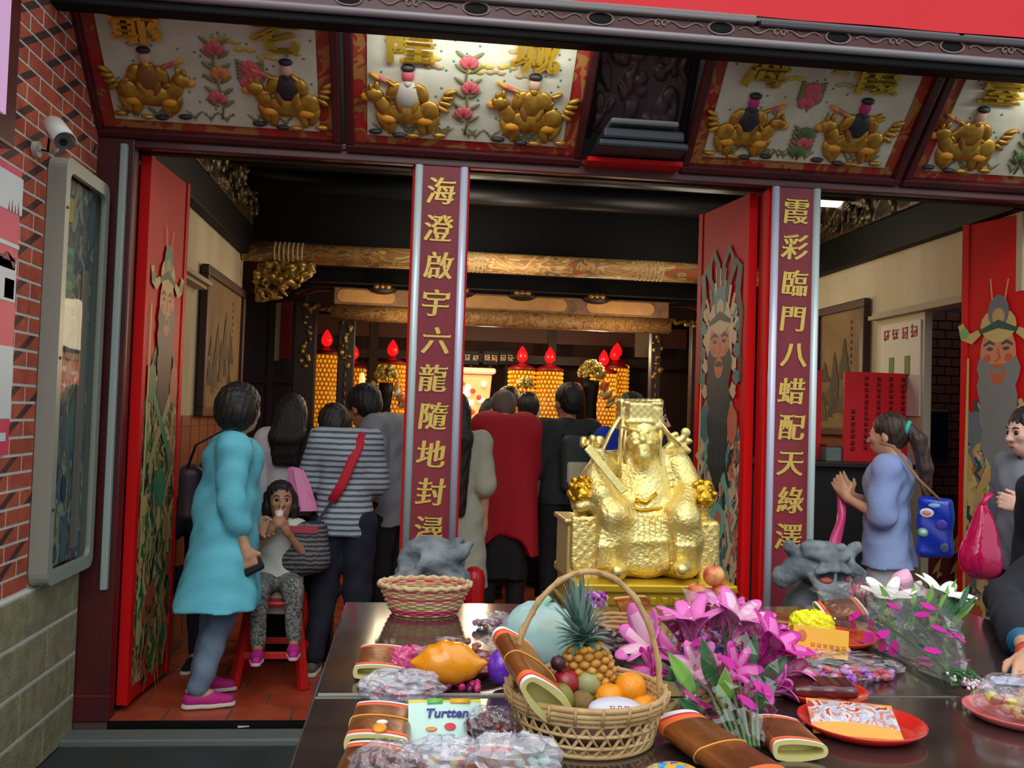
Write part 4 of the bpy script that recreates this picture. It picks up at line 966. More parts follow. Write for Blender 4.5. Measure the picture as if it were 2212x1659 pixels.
# ================================================================== people
SKIN = mat('skin', srgb(206, 156, 124), .55, sub=.08)
SKIN2 = mat('skin_dark', srgb(184, 130, 100), .55, sub=.08)
SKIN3 = mat('skin_pink', srgb(224, 176, 156), .55, sub=.08)
HAIRM = mat('hair_black', srgb(26, 22, 22), .5, var=srgb(40, 33, 32), vs=60, stretch=(1, 1, .12), bump=(160, .4))
HAIRB = mat('hair_brown', srgb(48, 34, 30), .45, var=srgb(66, 46, 38), vs=60, stretch=(1, 1, .12), bump=(160, .4))
EYEM = mat('eye_dark', srgb(30, 20, 18), .2); LIPM = mat('lip', srgb(176, 92, 84), .5)
def V(*a): return np.array(a, float)
def hand(s, w, d, side, nrm, curl=.5, sc=1.0, spread=1.0):
    """palm and five fingers from wrist w along d; side = towards thumb; curls towards nrm"""
    w, d, side, nrm = [np.array(q, float) for q in (w, d, side, nrm)]
    d /= np.linalg.norm(d); side -= d*(side@d); side /= np.linalg.norm(side); nrm = np.cross(d, side)*(1 if np.cross(d, side)@nrm > 0 else -1)
    s.rc(w, w+d*.035*sc, .024*sc, .027*sc, .015)
    for i in range(4): s.rc(w+d*.02*sc+side*(.010*(1.5-i))*sc, w+d*.082*sc+side*(.0185*(1.5-i))*sc, .014*sc, .0125*sc, .012)
    for i, L in enumerate((.062, .072, .067, .052)):
        L *= sc; b = w+d*.085*sc+side*.0185*(1.5-i)*sc*spread; a = curl*(.8+.12*i); p = b; dd = d
        for j, f in enumerate((.45, .32, .27)):
            a_ = a*(.6+.9*j); dd = d*math.cos(a_)+nrm*math.sin(a_)+side*.06*(1.5-i)*spread; dd /= np.linalg.norm(dd); q = p+dd*L*f
            s.rc(p, q, (.0098-.0011*j)*sc, (.0092-.0011*j)*sc, .004); p = q
    b = w+d*.028*sc+side*.026*sc; q = b+(d*.6+side*.7+nrm*.35)*.036*sc; s.rc(b, q, .014*sc, .0115*sc, .012); s.rc(q, q+(d*.85+side*.2+nrm*(.3+curl*.4))*.034*sc, .0112*sc, .009*sc, .006)

def person(label, x, y, deg, H=1.6, J=None, head=(0, 0, 0), skin=SKIN, top=None, bottom=None, hair=None, shoes=None, res=.009, hands=(('hang', .5), ('hang', .5)), z0=0.0, slim=1.0, face=True, cat='person', legs=True, kid=1.0):
    t = thing('person', (x, y, z0), label, cat, None, math.radians(deg)); k = H/1.6
    D = dict(pel=V(0, 0, .86), wai=V(0, 0, 1.0), che=V(0, .01, 1.18), nek=V(0, .02, 1.335), hed=V(0, -.005, 1.47),
             sR=V(-.165, .01, 1.295), eR=V(-.20, .03, 1.03), wR=V(-.205, -.02, .80), sL=V(.165, .01, 1.295), eL=V(.20, .03, 1.03), wL=V(.205, -.02, .80),
             hR=V(-.085, 0, .84), kR=V(-.09, -.015, .46), aR=V(-.095, .02, .08), hL=V(.085, 0, .84), kL=V(.09, -.015, .46), aL=V(.095, .02, .08))
    for n_, v in (J or {}).items(): D[n_] = np.array(v, float)
    for n_ in D: D[n_] = D[n_]*k
    for n_ in ('sR', 'sL'): D[n_][0] *= slim
    xf = Matrix.Translation((x, y, z0)) @ Matrix.Rotation(math.radians(deg), 4, 'Z')
    Rh = Euler((head[0], head[1], head[2]), 'XYZ').to_matrix(); hs = k*kid
    def hp(a, b, c): return np.array(Rh @ Vector((a*hs, b*hs, c*hs)))+D['hed']
    er = tuple(Rh.to_euler())
    s = SDF()
    s.ell(D['che'], (.135*k*slim, .09*k, .16*k), .05); s.ell(D['wai'], (.115*k*slim, .085*k, .14*k), .05); s.ell(D['pel'], (.14*k*slim, .10*k, .11*k), .05)
    s.rc(D['sR'], D['sL'], .048*k, None, .05); s.rc(D['che'], D['nek'], .07*k, .052*k, .03)
    s.rc(D['nek'], hp(0, .02, -.05), .050*hs, .047*hs, .02)
    s.ell(hp(0, .018, .035), (.072*hs, .092*hs, .082*hs), .02, er); s.ell(hp(0, -.022, -.018), (.060*hs, .066*hs, .085*hs), .03, er); s.ell(hp(0, -.045, -.072), (.036*hs, .034*hs, .03*hs), .03, er)
    if face:
        s.rc(hp(0, -.085, .012), hp(0, -.105, -.022), .009*hs, .013*hs, .012); s.ell(hp(-.013, -.094, -.026), .009*hs, .006); s.ell(hp(.013, -.094, -.026), .009*hs, .006)
        s.rc(hp(-.035, -.075, .024), hp(.035, -.075, .024), .012*hs, None, .012); s.rc(hp(-.02, -.082, -.053), hp(.02, -.082, -.053), .009*hs, None, .006)
        s.rc(hp(-.017, -.08, -.063), hp(.017, -.08, -.063), .009*hs, None, .006); s.ell(hp(-.036, -.062, -.012), .022*hs, .02); s.ell(hp(.036, -.062, -.012), .022*hs, .02)
        for q in (-1, 1): s.dig(hp(q*.029, -.086, .008), (.015*hs, .012*hs, .010*hs), .006)
    for q in (-1, 1): s.ell(hp(q*.076, .012, -.008), (.011*hs, .02*hs, .032*hs), .008, er)
    for q, h in (('R', hands[0]), ('L', hands[1])):
        s.chain([D['s'+q], D['e'+q], D['w'+q]], [.045*k, .037*k, .023*k], .015)
        if h:
            d = D['w'+q]-D['e'+q]; d = d/np.linalg.norm(d); sx = -1 if q == 'R' else 1
            if len(h) > 2: d = np.array(h[2], float)
            side = np.array(h[3], float) if len(h) > 3 else V(0, -1, 0)+d*.01; nrm = np.array(h[4], float) if len(h) > 4 else V(-sx, 0, 0)
            hand(s, D['w'+q], d, side, nrm, h[1], k*kid**.5)
    if legs:
        for q in 'RL': s.chain([D['h'+q], D['k'+q], D['a'+q]], [.082*k, .052*k, .034*k], .03); s.rc(D['a'+q], D['a'+q]+V(0, -.10, -.04)*k, .034*k, .026*k, .02)
    s.build('body', skin, t, res, xf)
    if face:
        m = MB(xf)
        for q in (-1, 1): m.ball(hp(q*.029, -.079, .008), .011*hs, 10)
        m.build('eye', EYEM, t, smooth=True)
        m = MB(xf); m.ball(hp(0, -.090, -.058), (.02*hs, .006*hs, .006*hs), 10, rot=er); m.build('mouth', LIPM, t, smooth=True)
        m = MB(xf)
        for q in (-1, 1): m.tube([hp(q*.014, -.087, .030), hp(q*.03, -.087, .036), hp(q*.047, -.077, .031)], .0035*hs, 6)
        m.build('eyebrow', HAIRM, t)
    # ---- hair
    if hair:
        kind, hm = hair[0], hair[1]; vol = hair[2] if len(hair) > 2 else 1.0
        s = SDF(); s.ell(hp(0, .030, .048), (.084*hs*vol, .100*hs*vol, .088*hs*vol), .02, er)
        if kind in ('bob', 'puff'): s.ell(hp(0, .050, .0), (.098*hs*vol, .088*hs*vol, .10*hs*vol), .03, er)
        if kind == 'short': s.ell(hp(0, .055, .0), (.072*hs*vol, .068*hs*vol, .075*hs*vol), .02, er)
        if kind in ('long', 'longw'):
            s.ell(hp(0, .055, .0), (.088*hs, .075*hs, .095*hs), .03, er)
            L = hair[3] if len(hair) > 3 else .38
            for q in (-1, 0, 1): s.chain([hp(q*.045, .07, .0), D['nek']+V(q*.06, .09, -.02)*k, D['nek']+V(q*.055, .10, -L)*k], [.058*hs, .058*k, .036*k], .03)
        if kind == 'bangs':
            s.ell(hp(0, .04, .0), (.088*hs, .085*hs, .105*hs), .03, er)
            for q in (-1, 1): s.chain([hp(q*.07, .02, .03), hp(q*.083, .01, -.04), hp(q*.082, .02, -.13)], [.03*hs, .026*hs, .018*hs], .02)
        if kind == 'pony':
            s.ell(hp(0, .05, .0), (.078*hs, .07*hs, .078*hs), .02, er)
            P0 = hp(0, .125, .035); s.chain([hp(0, .10, .04), P0, P0+V(0, .05, -.06)*k, P0+V(0, .09, -.22)*k, P0+V(0, .10, -.42)*k], [.03*k, .028*k, .042*k, .040*k, .016*k], .015)
        fwd = np.array(Rh @ Vector((0, -1, .0)))
        if kind != 'bangs':
            s.dig(hp(0, -.105, -.05), (.066*hs, .085*hs, .105*hs), .02)
        else: s.dig(hp(0, -.105, -.055), (.062*hs, .085*hs, .10*hs), .02)
        s.disp(lambda X, Y, Z: .0022*np.sin(260*X+60*Z)*np.ones_like(Y)+.0022*np.sin(230*Y+50*Z+X*0))
        s.build('hair', hm, t, min(res, .009), xf)
        if kind == 'pony':
            m = MB(xf); P0 = hp(0, .118, .038); m.tube([P0+V(.032*math.cos(a), .006*math.sin(a), .03*math.sin(a)) for a in [2*PI*q/14 for q in range(14)]], .014, 8, closed=True); m.ball(P0+V(-.03, 0, .01), .018, 8, 1)
            m.build('hair_tie', [mat('tie_green', srgb(64, 186, 160), .6), mat('tie_pink', srgb(226, 150, 180), .6)], t, smooth=True)
    # ---- top
    if top:
        o = dict(sl=.95, hem=.80, r=.016, fl=.0, mat=None, neck=.0, wr=.004, back=0.0, front=0.0, cape=0); o.update(top); r = o['r']
        s = SDF(); hz = o['hem']*k
        s.rc(D['sR'], D['sL'], .05*k+r, None, .04)
        for q in (-1, 1):
            c0 = D['che']+V(q*.062*slim, -.012, .05)*k; c1 = D['wai']+V(q*.055*slim, -.01, 0)*k
            c2 = D['pel']+V(q*(.062*slim+o['fl']*.5), -.005, 0)*k; c3 = V(c2[0]*(1+o['fl']*2), c2[1]+o['back']*.5-o['front']*.5, hz-.02)
            s.chain([c0, c1, c2], [.085*k+r, .075*k+r, .088*k+r], .05)
            if hz < D['pel'][2]: s.rc(c2, c3, .088*k+r, (.09+o['fl'])*k+r, .05)
            if o['back']: s.rc(c1+V(0, .02, 0), c3+V(0, o['back'], .03), .06*k, .05*k+o['fl']*.5, .06)
        if o.get('deep'):
            for q in (-1, 1): s.chain([D['che']+V(0, q*o['deep'], .04)*k, D['wai']+V(0, q*o['deep']*1.3, 0)*k, V(0, D['pel'][1]+q*o['deep']*1.8, hz-.02)], [.085*k, .085*k, .10*k], .06)
        s.ell(D['che']+V(0, -.02, .02)*k, (.12*k*slim+r, .105*k+r, .13*k), .05)
        s.rc(D['che']+V(0, .01, .05)*k, D['nek']+V(0, .004, -.012)*k, .09*k, .058*k+r*.4, .03)
        s.cut((0, 0, -1), (0, 0, hz))
        cap = o['cape']
        for q in 'RL':
            a, b, c = D['s'+q], D['e'+q], D['w'+q]; f = o['sl']
            if f > 0:
                s2 = [a]; rr = [.052*k+r]
                if f <= 1: s2.append(a+(b-a)*f); rr.append((.046 + (.016 if o.get('loose') else 0))*k+r*.8)
                else: s2 += [b, b+(c-b)*(f-1)]; rr += [.043*k+r*.8, (.034+(.01 if o.get('loose') else 0))*k+r*.8]
                s.chain(s2, rr, .025)
                e = s2[-1]; pr = s2[-2]; dd = (e-pr)/np.linalg.norm(e-pr)
        s.dig(D['nek']+V(0, -.035, .035)*k, (.062*k, .062*k, .045*k), .008)
        wv = o['wr']
        if wv: s.disp(lambda X, Y, Z: wv*(np.sin(38*Z+26*X+9*Y)*np.sin(21*X-13*Y+11*Z)+.6*np.sin(17*Z-31*X+22*Y)))
        s.build(o.get('name', 'shirt'), o['mat'], t, res, xf)
    # ---- trousers or skirt
    if bottom:
        o = dict(r=.016, end=.09, mat=None, skirt=False, wr=.003); o.update(bottom); r = o['r']; s = SDF()
        s.ell(D['pel'], (.145*k*slim+r*.5, .108*k+r*.5, .11*k), .04)
        if o['skirt']:
            for q in (-1, 1): s.rc(D['pel']+V(q*.05, 0, 0)*k, V(q*.085*k, 0, o['end']), .10*k, .12*k, .05)
            s.cut((0, 0, -1), (0, 0, o['end']))
        else:
            for q in 'RL':
                e = D['a'+q]; a = D['k'+q]; f = o.get('cutf', .93); s.chain([D['h'+q], a, a+(e-a)*f], [.084*k+r, .055*k+r, .040*k+r*o.get('wide', .8)], .025)
        wv = o['wr']
        if wv: s.disp(lambda X, Y, Z: wv*(np.sin(40*Z+16*X)*np.sin(24*X+30*Y-9*Z)))
        s.build('skirt' if o['skirt'] else 'trousers', o['mat'], t, res, xf)
    if shoes:
        for q in 'RL':
            a = D['a'+q]; fd = V(*(shoes[2] if len(shoes) > 2 else (0, -1, 0))); z = a[2]-.075*k*kid**.5; sc = k*(kid**.6)
            s = SDF(); s.rc(a+V(0, .03, -.035)*sc, a+fd*.07*sc+V(0, 0, -.042)*sc, .036*sc, .036*sc, .02); s.rc(a+fd*.07*sc+V(0, 0, -.042)*sc, a+fd*.15*sc+V(0, 0, -.052)*sc, .036*sc, .028*sc, .02)
            s.cut((0, 0, -1), (0, 0, a[2]-.068*sc)); s.dig(a+V(0, .012, .02)*sc, (.034*sc, .045*sc, .05*sc), .006)
            sh = s.build('shoe', shoes[0], t, .006, xf)
            s = SDF(); s.chain([a+V(0, .035, -.074)*sc, a+fd*.07*sc+V(0, 0, -.074)*sc, a+fd*.155*sc+V(0, 0, -.074)*sc], [.038*sc, .040*sc, .032*sc], .02); s.cut((0, 0, 1), (0, 0, a[2]-.058*sc)); s.cut((0, 0, -1), (0, 0, a[2]-.08*sc))
            s.build('sole', shoes[1], sh, .006, xf)
    return t, D, xf
def W(xf, p): return xf @ Vector(p)
def cloth(n, *c, **k): return mat('cloth_'+n, srgb(*c), .85, bump=(90, .15), **k)
BLKC = cloth('black', 22, 22, 26); NAVY = cloth('navy', 26, 30, 46); CHAR = cloth('charcoal', 46, 50, 52)
SOLEW = mat('sole_white', srgb(214, 208, 190), .7)
MAGS = mat('shoe_magenta', srgb(190, 36, 134), .7)

# --- woman in turquoise, in the left doorway
f = PZ(452, 1533, 0)
JE = mat('jeans_pale', srgb(128, 150, 172), .85, var=srgb(96, 116, 142), vs=7, bump=(120, .2))
TURQ = mat('cloth_turquoise', srgb(108, 202, 220), .85, var=srgb(98, 190, 210), vs=5, bump=(60, .2))
wt, D1, X1 = person('woman in a long turquoise tunic with short dark hair standing in the left doorway', f.x-.04, f.y+.13, 103, 1.53,
    J=dict(pel=V(0, -.05, .86), wai=V(0, -.06, 1.0), che=V(0, -.07, 1.18), nek=V(0, -.08, 1.335), hed=V(0, -.115, 1.475),
           sR=V(-.165, -.07, 1.285), sL=V(.165, -.07, 1.285), eR=V(-.215, -.075, 1.02), wR=V(-.225, -.145, .80), eL=V(.20, -.06, 1.03), wL=V(.18, -.20, .9),
           hR=V(-.085, -.05, .84), hL=V(.085, -.05, .84), kR=V(-.10, -.055, .45), aR=V(-.11, .05, .085), kL=V(.12, -.03, .46), aL=V(.15, .03, .085)),
    head=(.05, 0, .75), slim=1.06, top=dict(deep=.05, sl=1.45, hem=.50, fl=.085, mat=TURQ, back=.075, front=.02, wr=.006, loose=True, name='tunic', r=.03), bottom=dict(mat=JE, r=.012, wr=.005, wide=1.2), hair=('puff', HAIRM, 1.16), shoes=(MAGS, SOLEW), res=.0075,
    hands=(('grip', 1.0, (0, -.35, -1), (0, -1, .2), (1, 0, 0)), ('hang', .6)))
hw = W(X1, D1['wR']+V(.012, -.035, -.085))
s_ = SDF(); s_.box((hw.x, hw.y, hw.z), (.035, .018, .05), .012, .01, rot=(0, 1.1, .2)); o = s_.build('dark_pouch', mat('pouch_black', srgb(22, 20, 24), .5), res=.005); tag(o, 'small black pouch held in the hand of the woman in turquoise', 'pouch')
# shoulder bag on her far side
t = thing('shoulder_bag', tuple(W(X1, (.16, .12, 1.0))), 'dark purple shoulder bag hanging behind the woman in turquoise', 'bag')
s_ = SDF(); s_.box((.17, .115, .99), (.12, .05, .135), .04, .02); s_.disp(lambda X, Y, Z: .006*np.sin(30*X+20*Z)*np.ones_like(Y)); s_.build('bag_body', mat('bag_plum', srgb(48, 30, 40), .55), t, .008, X1)
m = MB(X1)
m.tube([(.10, .14, 1.10), (-.04, .10, 1.24), (-.135, -.02, 1.315), (-.13, -.075, 1.325), (-.11, -.145, 1.27), (-.02, -.19, 1.15)], .009, 8, flat=.5); m.build('strap', mat('strap_navy', srgb(28, 30, 44), .6), t, smooth=True)

# --- child on the red stool
c = PY(598, 1262, 5.0)
cx, cy = c.x, 5.02
LEOP = blotch('leopard_leggings', [srgb(132, 134, 128), srgb(60, 64, 62), srgb(150, 152, 146), srgb(84, 88, 86)], 42, .85)
TEEW = mat('tee_white', srgb(206, 208, 196), .85, bump=(60, .2))
ch, D2, X2 = person('small child in a white T-shirt and leopard leggings sitting on a red stool', cx, cy, 6, 1.13,
    J=dict(pel=V(0, .03, .74), wai=V(0, .03, .86), che=V(0, .02, 1.02), nek=V(0, .02, 1.165), hed=V(0, -.02, 1.325), sR=V(-.14, .01, 1.12), sL=V(.14, .01, 1.12), eR=V(-.20, -.08, .93), wR=V(-.06, -.215, 1.12), eL=V(.20, -.08, .93), wL=V(.06, -.215, 1.12),
           hR=V(-.075, -.0, .72), hL=V(.075, -.0, .72), kR=V(-.12, -.30, .73), kL=V(.12, -.30, .73), aR=V(-.11, -.32, .33), aL=V(.14, -.31, .36)),
    head=(-.12, 0, .1), skin=SKIN2, top=dict(sl=.55, hem=.72*1.13/1.6, mat=TEEW, r=.014, loose=True, wr=.003), bottom=dict(mat=LEOP, r=.012, wr=.002), hair=('bangs', HAIRM), shoes=(MAGS, mat('shoe_pink_sole', srgb(214, 176, 196), .6)), res=.0065, kid=1.22, slim=.95,
    hands=(('grip', .8, (.35, -.3, .75), (-.2, .4, .6), (.6, -.3, .2)), ('grip', .8, (-.35, -.3, .75), (.2, .4, .6), (-.6, -.3, .2))))
cup = W(X2, D2['hed']+V(0, -.135, -.06))
t = thing('drink_cup', tuple(cup), 'small white and pink drink held to the mouth of the child', 'cup')
mb = MB(Matrix.Translation(cup)); mb.cyl((0, 0, -.045), (0, 0, .03), .018, .022, 14); mb.build('cup', mat('cup_white', srgb(226, 206, 214), .4), t, smooth=True)
mb = MB(Matrix.Translation(cup)); mb.tube([(0, 0, .02), (.012, .0, .06), (.03, -.01, .085)], .003, 6); mb.build('straw', SOLEW, t)
t = thing('stool', (cx, cy, 0), 'red plastic stool under the small child', 'stool'); STR = mat('stool_red', srgb(200, 32, 24), .35)
mb = MB(); mb.box((cx, cy, .425), (.29, .29, .03)); mb.build('seat', STR, t, bevel=.012)
for sx in (-1, 1):
    for sy in (-1, 1): mb = MB(); mb.bar((cx+sx*.175, cy+sy*.175, 0), (cx+sx*.115, cy+sy*.115, .415), .05, .035); mb.build('leg', STR, t, bevel=.005)
mb = MB()
for sy in (-1, 1): mb.box((cx, cy+sy*.155, .17), (.28, .025, .035))
for sx in (-1, 1): mb.box((cx+sx*.155, cy, .17), (.025, .28, .035))
mb.build('crossbar', STR, t, bevel=.004)

# --- striped woman, back to the camera
f = PZ(718, 1465, 0)
STRP = stripes('shirt_striped', srgb(168, 182, 190), srgb(84, 94, 102), 10.2, 'Z', .85, .62, .6)
sw, D3, X3 = person('woman seen from behind in a grey striped shirt with a red bag strap', f.x+.02, f.y+.10, 176, 1.56, slim=.8,
    J=dict(hed=V(.10, -.16, 1.355), nek=V(.035, -.05, 1.305), eR=V(-.17, -.04, 1.05), wR=V(-.13, -.22, .98), eL=V(.21, -.04, 1.04), wL=V(.20, -.22, .98), aR=V(-.10, .02, .08), aL=V(.14, .04, .08)), head=(.5, 0, .2),
    top=dict(sl=.95, hem=.77, mat=STRP, r=.022, loose=True, wr=.003), bottom=dict(mat=NAVY, r=.022, wr=.004), hair=('short', HAIRM, 1.08), shoes=(mat('shoe_grey', srgb(96, 92, 86), .7), SOLEW), res=.008)
YC = mat('cuff_yellow', srgb(206, 200, 96), .8)
for q in 'RL':
    a, b = D3['s'+q], D3['e'+q]; e = a+(b-a)*.97; m = MB(X3); m.tube([a+(b-a)*.9, a+(b-a)*1.03], .069, 18); m.build('sleeve_cuff', YC, sw, smooth=True)
m = MB(X3); m.tube([D3['nek']+V(.088*math.cos(a), .028+.05*math.sin(a), -.012+.012*math.sin(a)) for a in [PI*q/12 for q in range(13)]], .008, 6); m.build('collar_trim', mat('collar_yellow', srgb(212, 196, 120), .8), sw, smooth=True)
t = thing('messenger_bag', tuple(W(X3, (.2, .1, .75))), 'striped grey messenger bag with a wide red strap on the striped woman', 'bag')
s_ = SDF(); s_.box((.20, .16, .70), (.15, .055, .13), .05, .02, rot=(0, .12, 0)); s_.ell((.20, .165, .65), (.15, .065, .10), .04)
s_.build('bag_body', stripes('bag_stripe', srgb(112, 110, 114), srgb(44, 42, 46), 13, 'Z', .7, .5, 2.5), t, .008, X3)
m = MB(X3); pts = [(-.095, -.02, 1.335), (-.10, .075, 1.30), (-.055, .128, 1.17), (.0, .122, 1.03), (.05, .128, .94)]; m.tube(pts, .027, 10, flat=.18, up=(0, 1, 0)); m.build('wide_strap', mat('strap_red', srgb(198, 22, 50), .7), t, smooth=True)
m = MB(X3); m.tube([(.05, .13, .94), (.10, .15, .86), (.14, .17, .8)], .008, 8); m.box((.2, .222, .80), (.20, .01, .035), mi=1); m.build('strap_end', [mat('strap_dark', srgb(60, 56, 60), .6), mat('bag_pink_trim', srgb(176, 64, 80), .7)], t)
# pink bag in front of her left arm
pb = PY(655, 1062, 5.08)
t = thing('pink_wrap', tuple(pb), 'crumpled pink plastic bag held between the child and the woman in stripes', 'bag')
mb = MB(); rnd = random.Random(3)
mb.grid(lambda u, v: Vector((pb.x+.075*(1-.55*v)*math.cos(2*PI*u)+.012*math.sin(9*u*PI+3*v)-.04*v, pb.y+.05*math.sin(2*PI*u)*(1-.4*v), pb.z-.1+.22*v+.012*math.sin(6*PI*u)*v)), 28, 8, closeu=True)
mb.build('bag', mat('pink_plastic', srgb(226, 130, 176), .3, coat=.4), t, smooth=False)
mb = MB(); mb.box((pb.x-.03, 5.50, .835), (.42, .28, .03)); mb.box((pb.x-.03, 5.50, .41), (.36, .22, .82), mi=1); o = mb.build('side_table', [mat('side_table_grey', srgb(120, 104, 112), .4), BLACKW], bevel=.005); tag(o, 'small dark side table behind the child on the red stool', 'table')

# --- man in grey T-shirt
f = PY(842, 1200, 5.65)
gm, D4, X4 = person('man in a grey T-shirt bowing his head beside the left couplet post', f.x, 5.65, -125, 1.68,
    J=dict(hed=V(0, -.23, 1.37), nek=V(0, -.11, 1.30), che=V(0, -.04, 1.18), sL=V(.165, -.02, 1.27), sR=V(-.165, -.04, 1.27), eL=V(.22, .02, 1.0), wL=V(.225, -.03, .77), eR=V(-.2, -.1, 1.04), wR=V(-.15, -.28, .98)), head=(.45, 0, -.2), skin=SKIN2,
    top=dict(sl=.9, hem=.72, mat=mat('tee_grey', srgb(136, 142, 150), .85, bump=(60, .2)), r=.026, loose=True, wr=.005), bottom=dict(mat=BLKC), hair=('short', HAIRM, 1.12), shoes=(BLKC, BLKC), res=.008)
m = MB(X4); a = D4['wL']+V(0, .004, .035); m.tube([a, a+V(0, .003, .022)], .030, 16); m.build('wrist_watch', mat('watch_black', srgb(20, 20, 22), .3), gm, smooth=True)
# --- long haired woman in white
f = PY(628, 1000, 5.95)
person('woman with long dark hair in a white shirt, behind the child', f.x, 5.95, 172, 1.515, head=(.12, 0, .1), top=dict(sl=1.2, hem=.75, mat=mat('shirt_white', srgb(232, 230, 236), .8, bump=(50, .3)), r=.03, loose=True, wr=.006), bottom=dict(mat=BLKC), hair=('long', HAIRM, 1.05, .17), shoes=(BLKC, BLKC), res=.01)
t = thing('crossbody_strap', (f.x+.1, 5.9, 1.1), 'black bag strap on the right shoulder of the woman in the white shirt', 'strap')
m = MB(Matrix.Translation((f.x, 5.95, 0)) @ Matrix.Rotation(math.radians(172), 4, 'Z')); m.tube([(-.12, -.08, 1.30), (-.125, .02, 1.335), (-.12, .115, 1.26), (-.10, .15, 1.12), (-.08, .15, 1.0)], .014, 8, flat=.4, up=(0, 1, 0)); m.build('strap', BLKC, t, smooth=True)
# --- person in the red cape
f = PY(1090, 1000, 6.1)
cp, D6, X6 = person('person in a red cape over black robes bowing before the altar', f.x+.0, 6.1, 180, 1.66, slim=.82, J=dict(hed=V(0, -.19, 1.40), nek=V(0, -.06, 1.335), eR=V(-.19, -.06, 1.05), eL=V(.19, -.06, 1.05), wR=V(-.15, -.30, 1.0), wL=V(.15, -.30, 1.0)), head=(.6, 0, 0),
    top=dict(sl=1.6, hem=.35, mat=BLKC, r=.006, fl=.015, wr=.002, name='black_robe'), bottom=dict(mat=BLKC), hair=('short', mat('hair_grey', srgb(104, 92, 84), .6), 1.0), shoes=(BLKC, BLKC), res=.011)
s_ = SDF(); k = 1.66/1.6
s_.rc(D6['sR'], D6['sL'], .088, None, .06)
for q in 'RL':
    s_.rc(D6['s'+q], D6['e'+q]*np.array([.93, 1, .98]), .088, .075, .06); sx = -1 if q == 'R' else 1
    s_.rc(V(sx*.06, .01, 1.26)*k, V(sx*.12, .04, .50)*k, .135, .118, .08)
s_.cut((0, 0, -1), (0, 0, .52)); s_.dig(V(0, .17, .40)*k, (.19, .3, .24), .02); s_.dig(V(0, -.05, 1.43)*k, (.10, .14, .09), .02)
s_.disp(lambda X, Y, Z: .006*np.sin(42*X)*np.clip(1.4-Z, 0, 1)*np.ones_like(Y))
s_.build('red_cape', mat('cape_red', srgb(178, 18, 36), .8, bump=(80, .15)), cp, .01, X6)
# --- woman in a pale dress, mostly behind the post
f = PY(978, 1000, 5.6)
person('woman with very long black hair and a pale dress, beside the left couplet post', f.x, 5.6, 176, 1.56, top=dict(sl=1.0, hem=.40, mat=mat('dress_pale', srgb(178, 182, 160), .85, bump=(50, .2)), r=.02, fl=.045, loose=True, name='dress'), bottom=dict(mat=mat('dress_pale', srgb(178, 182, 160)), skirt=True, end=.14), hair=('long', HAIRM, 1.05, .46), shoes=(BLKC, BLKC), res=.011)
# --- dark shirted man with a backpack
f = PY(1212, 1000, 6.55)
bm, D8, X8 = person('man in a dark grey shirt with a green and cream backpack, seen from behind', f.x, 6.35, 184, 1.66, head=(.1, 0, .35), skin=SKIN2, top=dict(sl=.95, hem=.80, mat=CHAR, r=.025, loose=True), bottom=dict(mat=BLKC), hair=('short', HAIRM, 1.08), shoes=(BLKC, BLKC), res=.011)
t = thing('backpack', tuple(W(X8, (-.03, .2, 1.1))), 'dark green backpack with a cream pocket worn by the man in the dark shirt', 'backpack')
s_ = SDF(); s_.box((-.05, .185, 1.12), (.125, .06, .19), .045, .02); s_.build('bag_body', mat('pack_green', srgb(50, 64, 58), .7), t, .009, X8)
s_ = SDF(); s_.box((-.05, .245, 1.06), (.10, .025, .075), .02, .02); s_.build('pocket', mat('pack_cream', srgb(196, 192, 160), .7), t, .008, X8)
m = MB(X8); 
for q in (-1, 1): m.tube([(-.05+q*.09, .15, 1.28), (-.03+q*.11, .06, 1.36), (-.03+q*.11, -.06, 1.33), (-.03+q*.10, -.10, 1.2)], .014, 8, flat=.4)
m.build('strap', BLKC, t, smooth=True)
# --- others further in
f = PY(1138, 900, 7.8); person('person in a black and white patterned shirt behind the red cape', f.x, 7.8, 186, 1.62, top=dict(sl=.95, hem=.8, mat=blotch('shirt_patterned', [srgb(30, 30, 32), srgb(170, 170, 164), srgb(40, 40, 42), srgb(120, 120, 118)], 26, .8), r=.025), bottom=dict(mat=BLKC), hair=('short', HAIRM, 1.12), shoes=(BLKC, BLKC), res=.012, face=False)
f = PY(1096, 900, 8.2); person('person in a lilac shirt with black hair, deepest in the crowd', f.x, 8.2, 176, 1.68, top=dict(sl=.95, hem=.8, mat=cloth('lilac', 150, 144, 160), r=.025), bottom=dict(mat=BLKC), hair=('short', HAIRM, 1.08), shoes=(BLKC, BLKC), res=.012, face=False)
f = PY(1058, 905, 7.4); person('long haired person in teal just left of the red cape', f.x, 7.3, 176, 1.56, top=dict(sl=1.6, hem=.8, mat=cloth('teal', 30, 110, 112), r=.025), bottom=dict(mat=BLKC), hair=('long', HAIRM, 1.0, .15), shoes=(BLKC, BLKC), res=.012, face=False)
f = PY(1312, 960, 6.0); person('man in a bright blue shirt standing behind the golden statue', f.x+.13, 5.95, 190, 1.60, head=(.1, 0, .2), skin=SKIN2, top=dict(sl=.95, hem=.8, mat=cloth('blue', 26, 52, 176), r=.03, loose=True), bottom=dict(mat=BLKC), hair=('short', HAIRM, 1.05), shoes=(BLKC, BLKC), res=.011)
f = PY(1418, 900, 5.6)
person('woman in black looking right, partly behind the crown of the golden statue', f.x-.02, 5.62, 62, 1.55, head=(.05, 0, .1), skin=SKIN3, J=dict(eL=V(.23, -.06, 1.07), wL=V(.20, -.29, 1.08), eR=V(-.22, -.10, 1.10), wR=V(-.16, -.30, 1.12)), top=dict(sl=.85, hem=.75, mat=BLKC, r=.02), bottom=dict(mat=BLKC), hair=('short', HAIRM, 1.1), shoes=(BLKC, BLKC), res=.009)
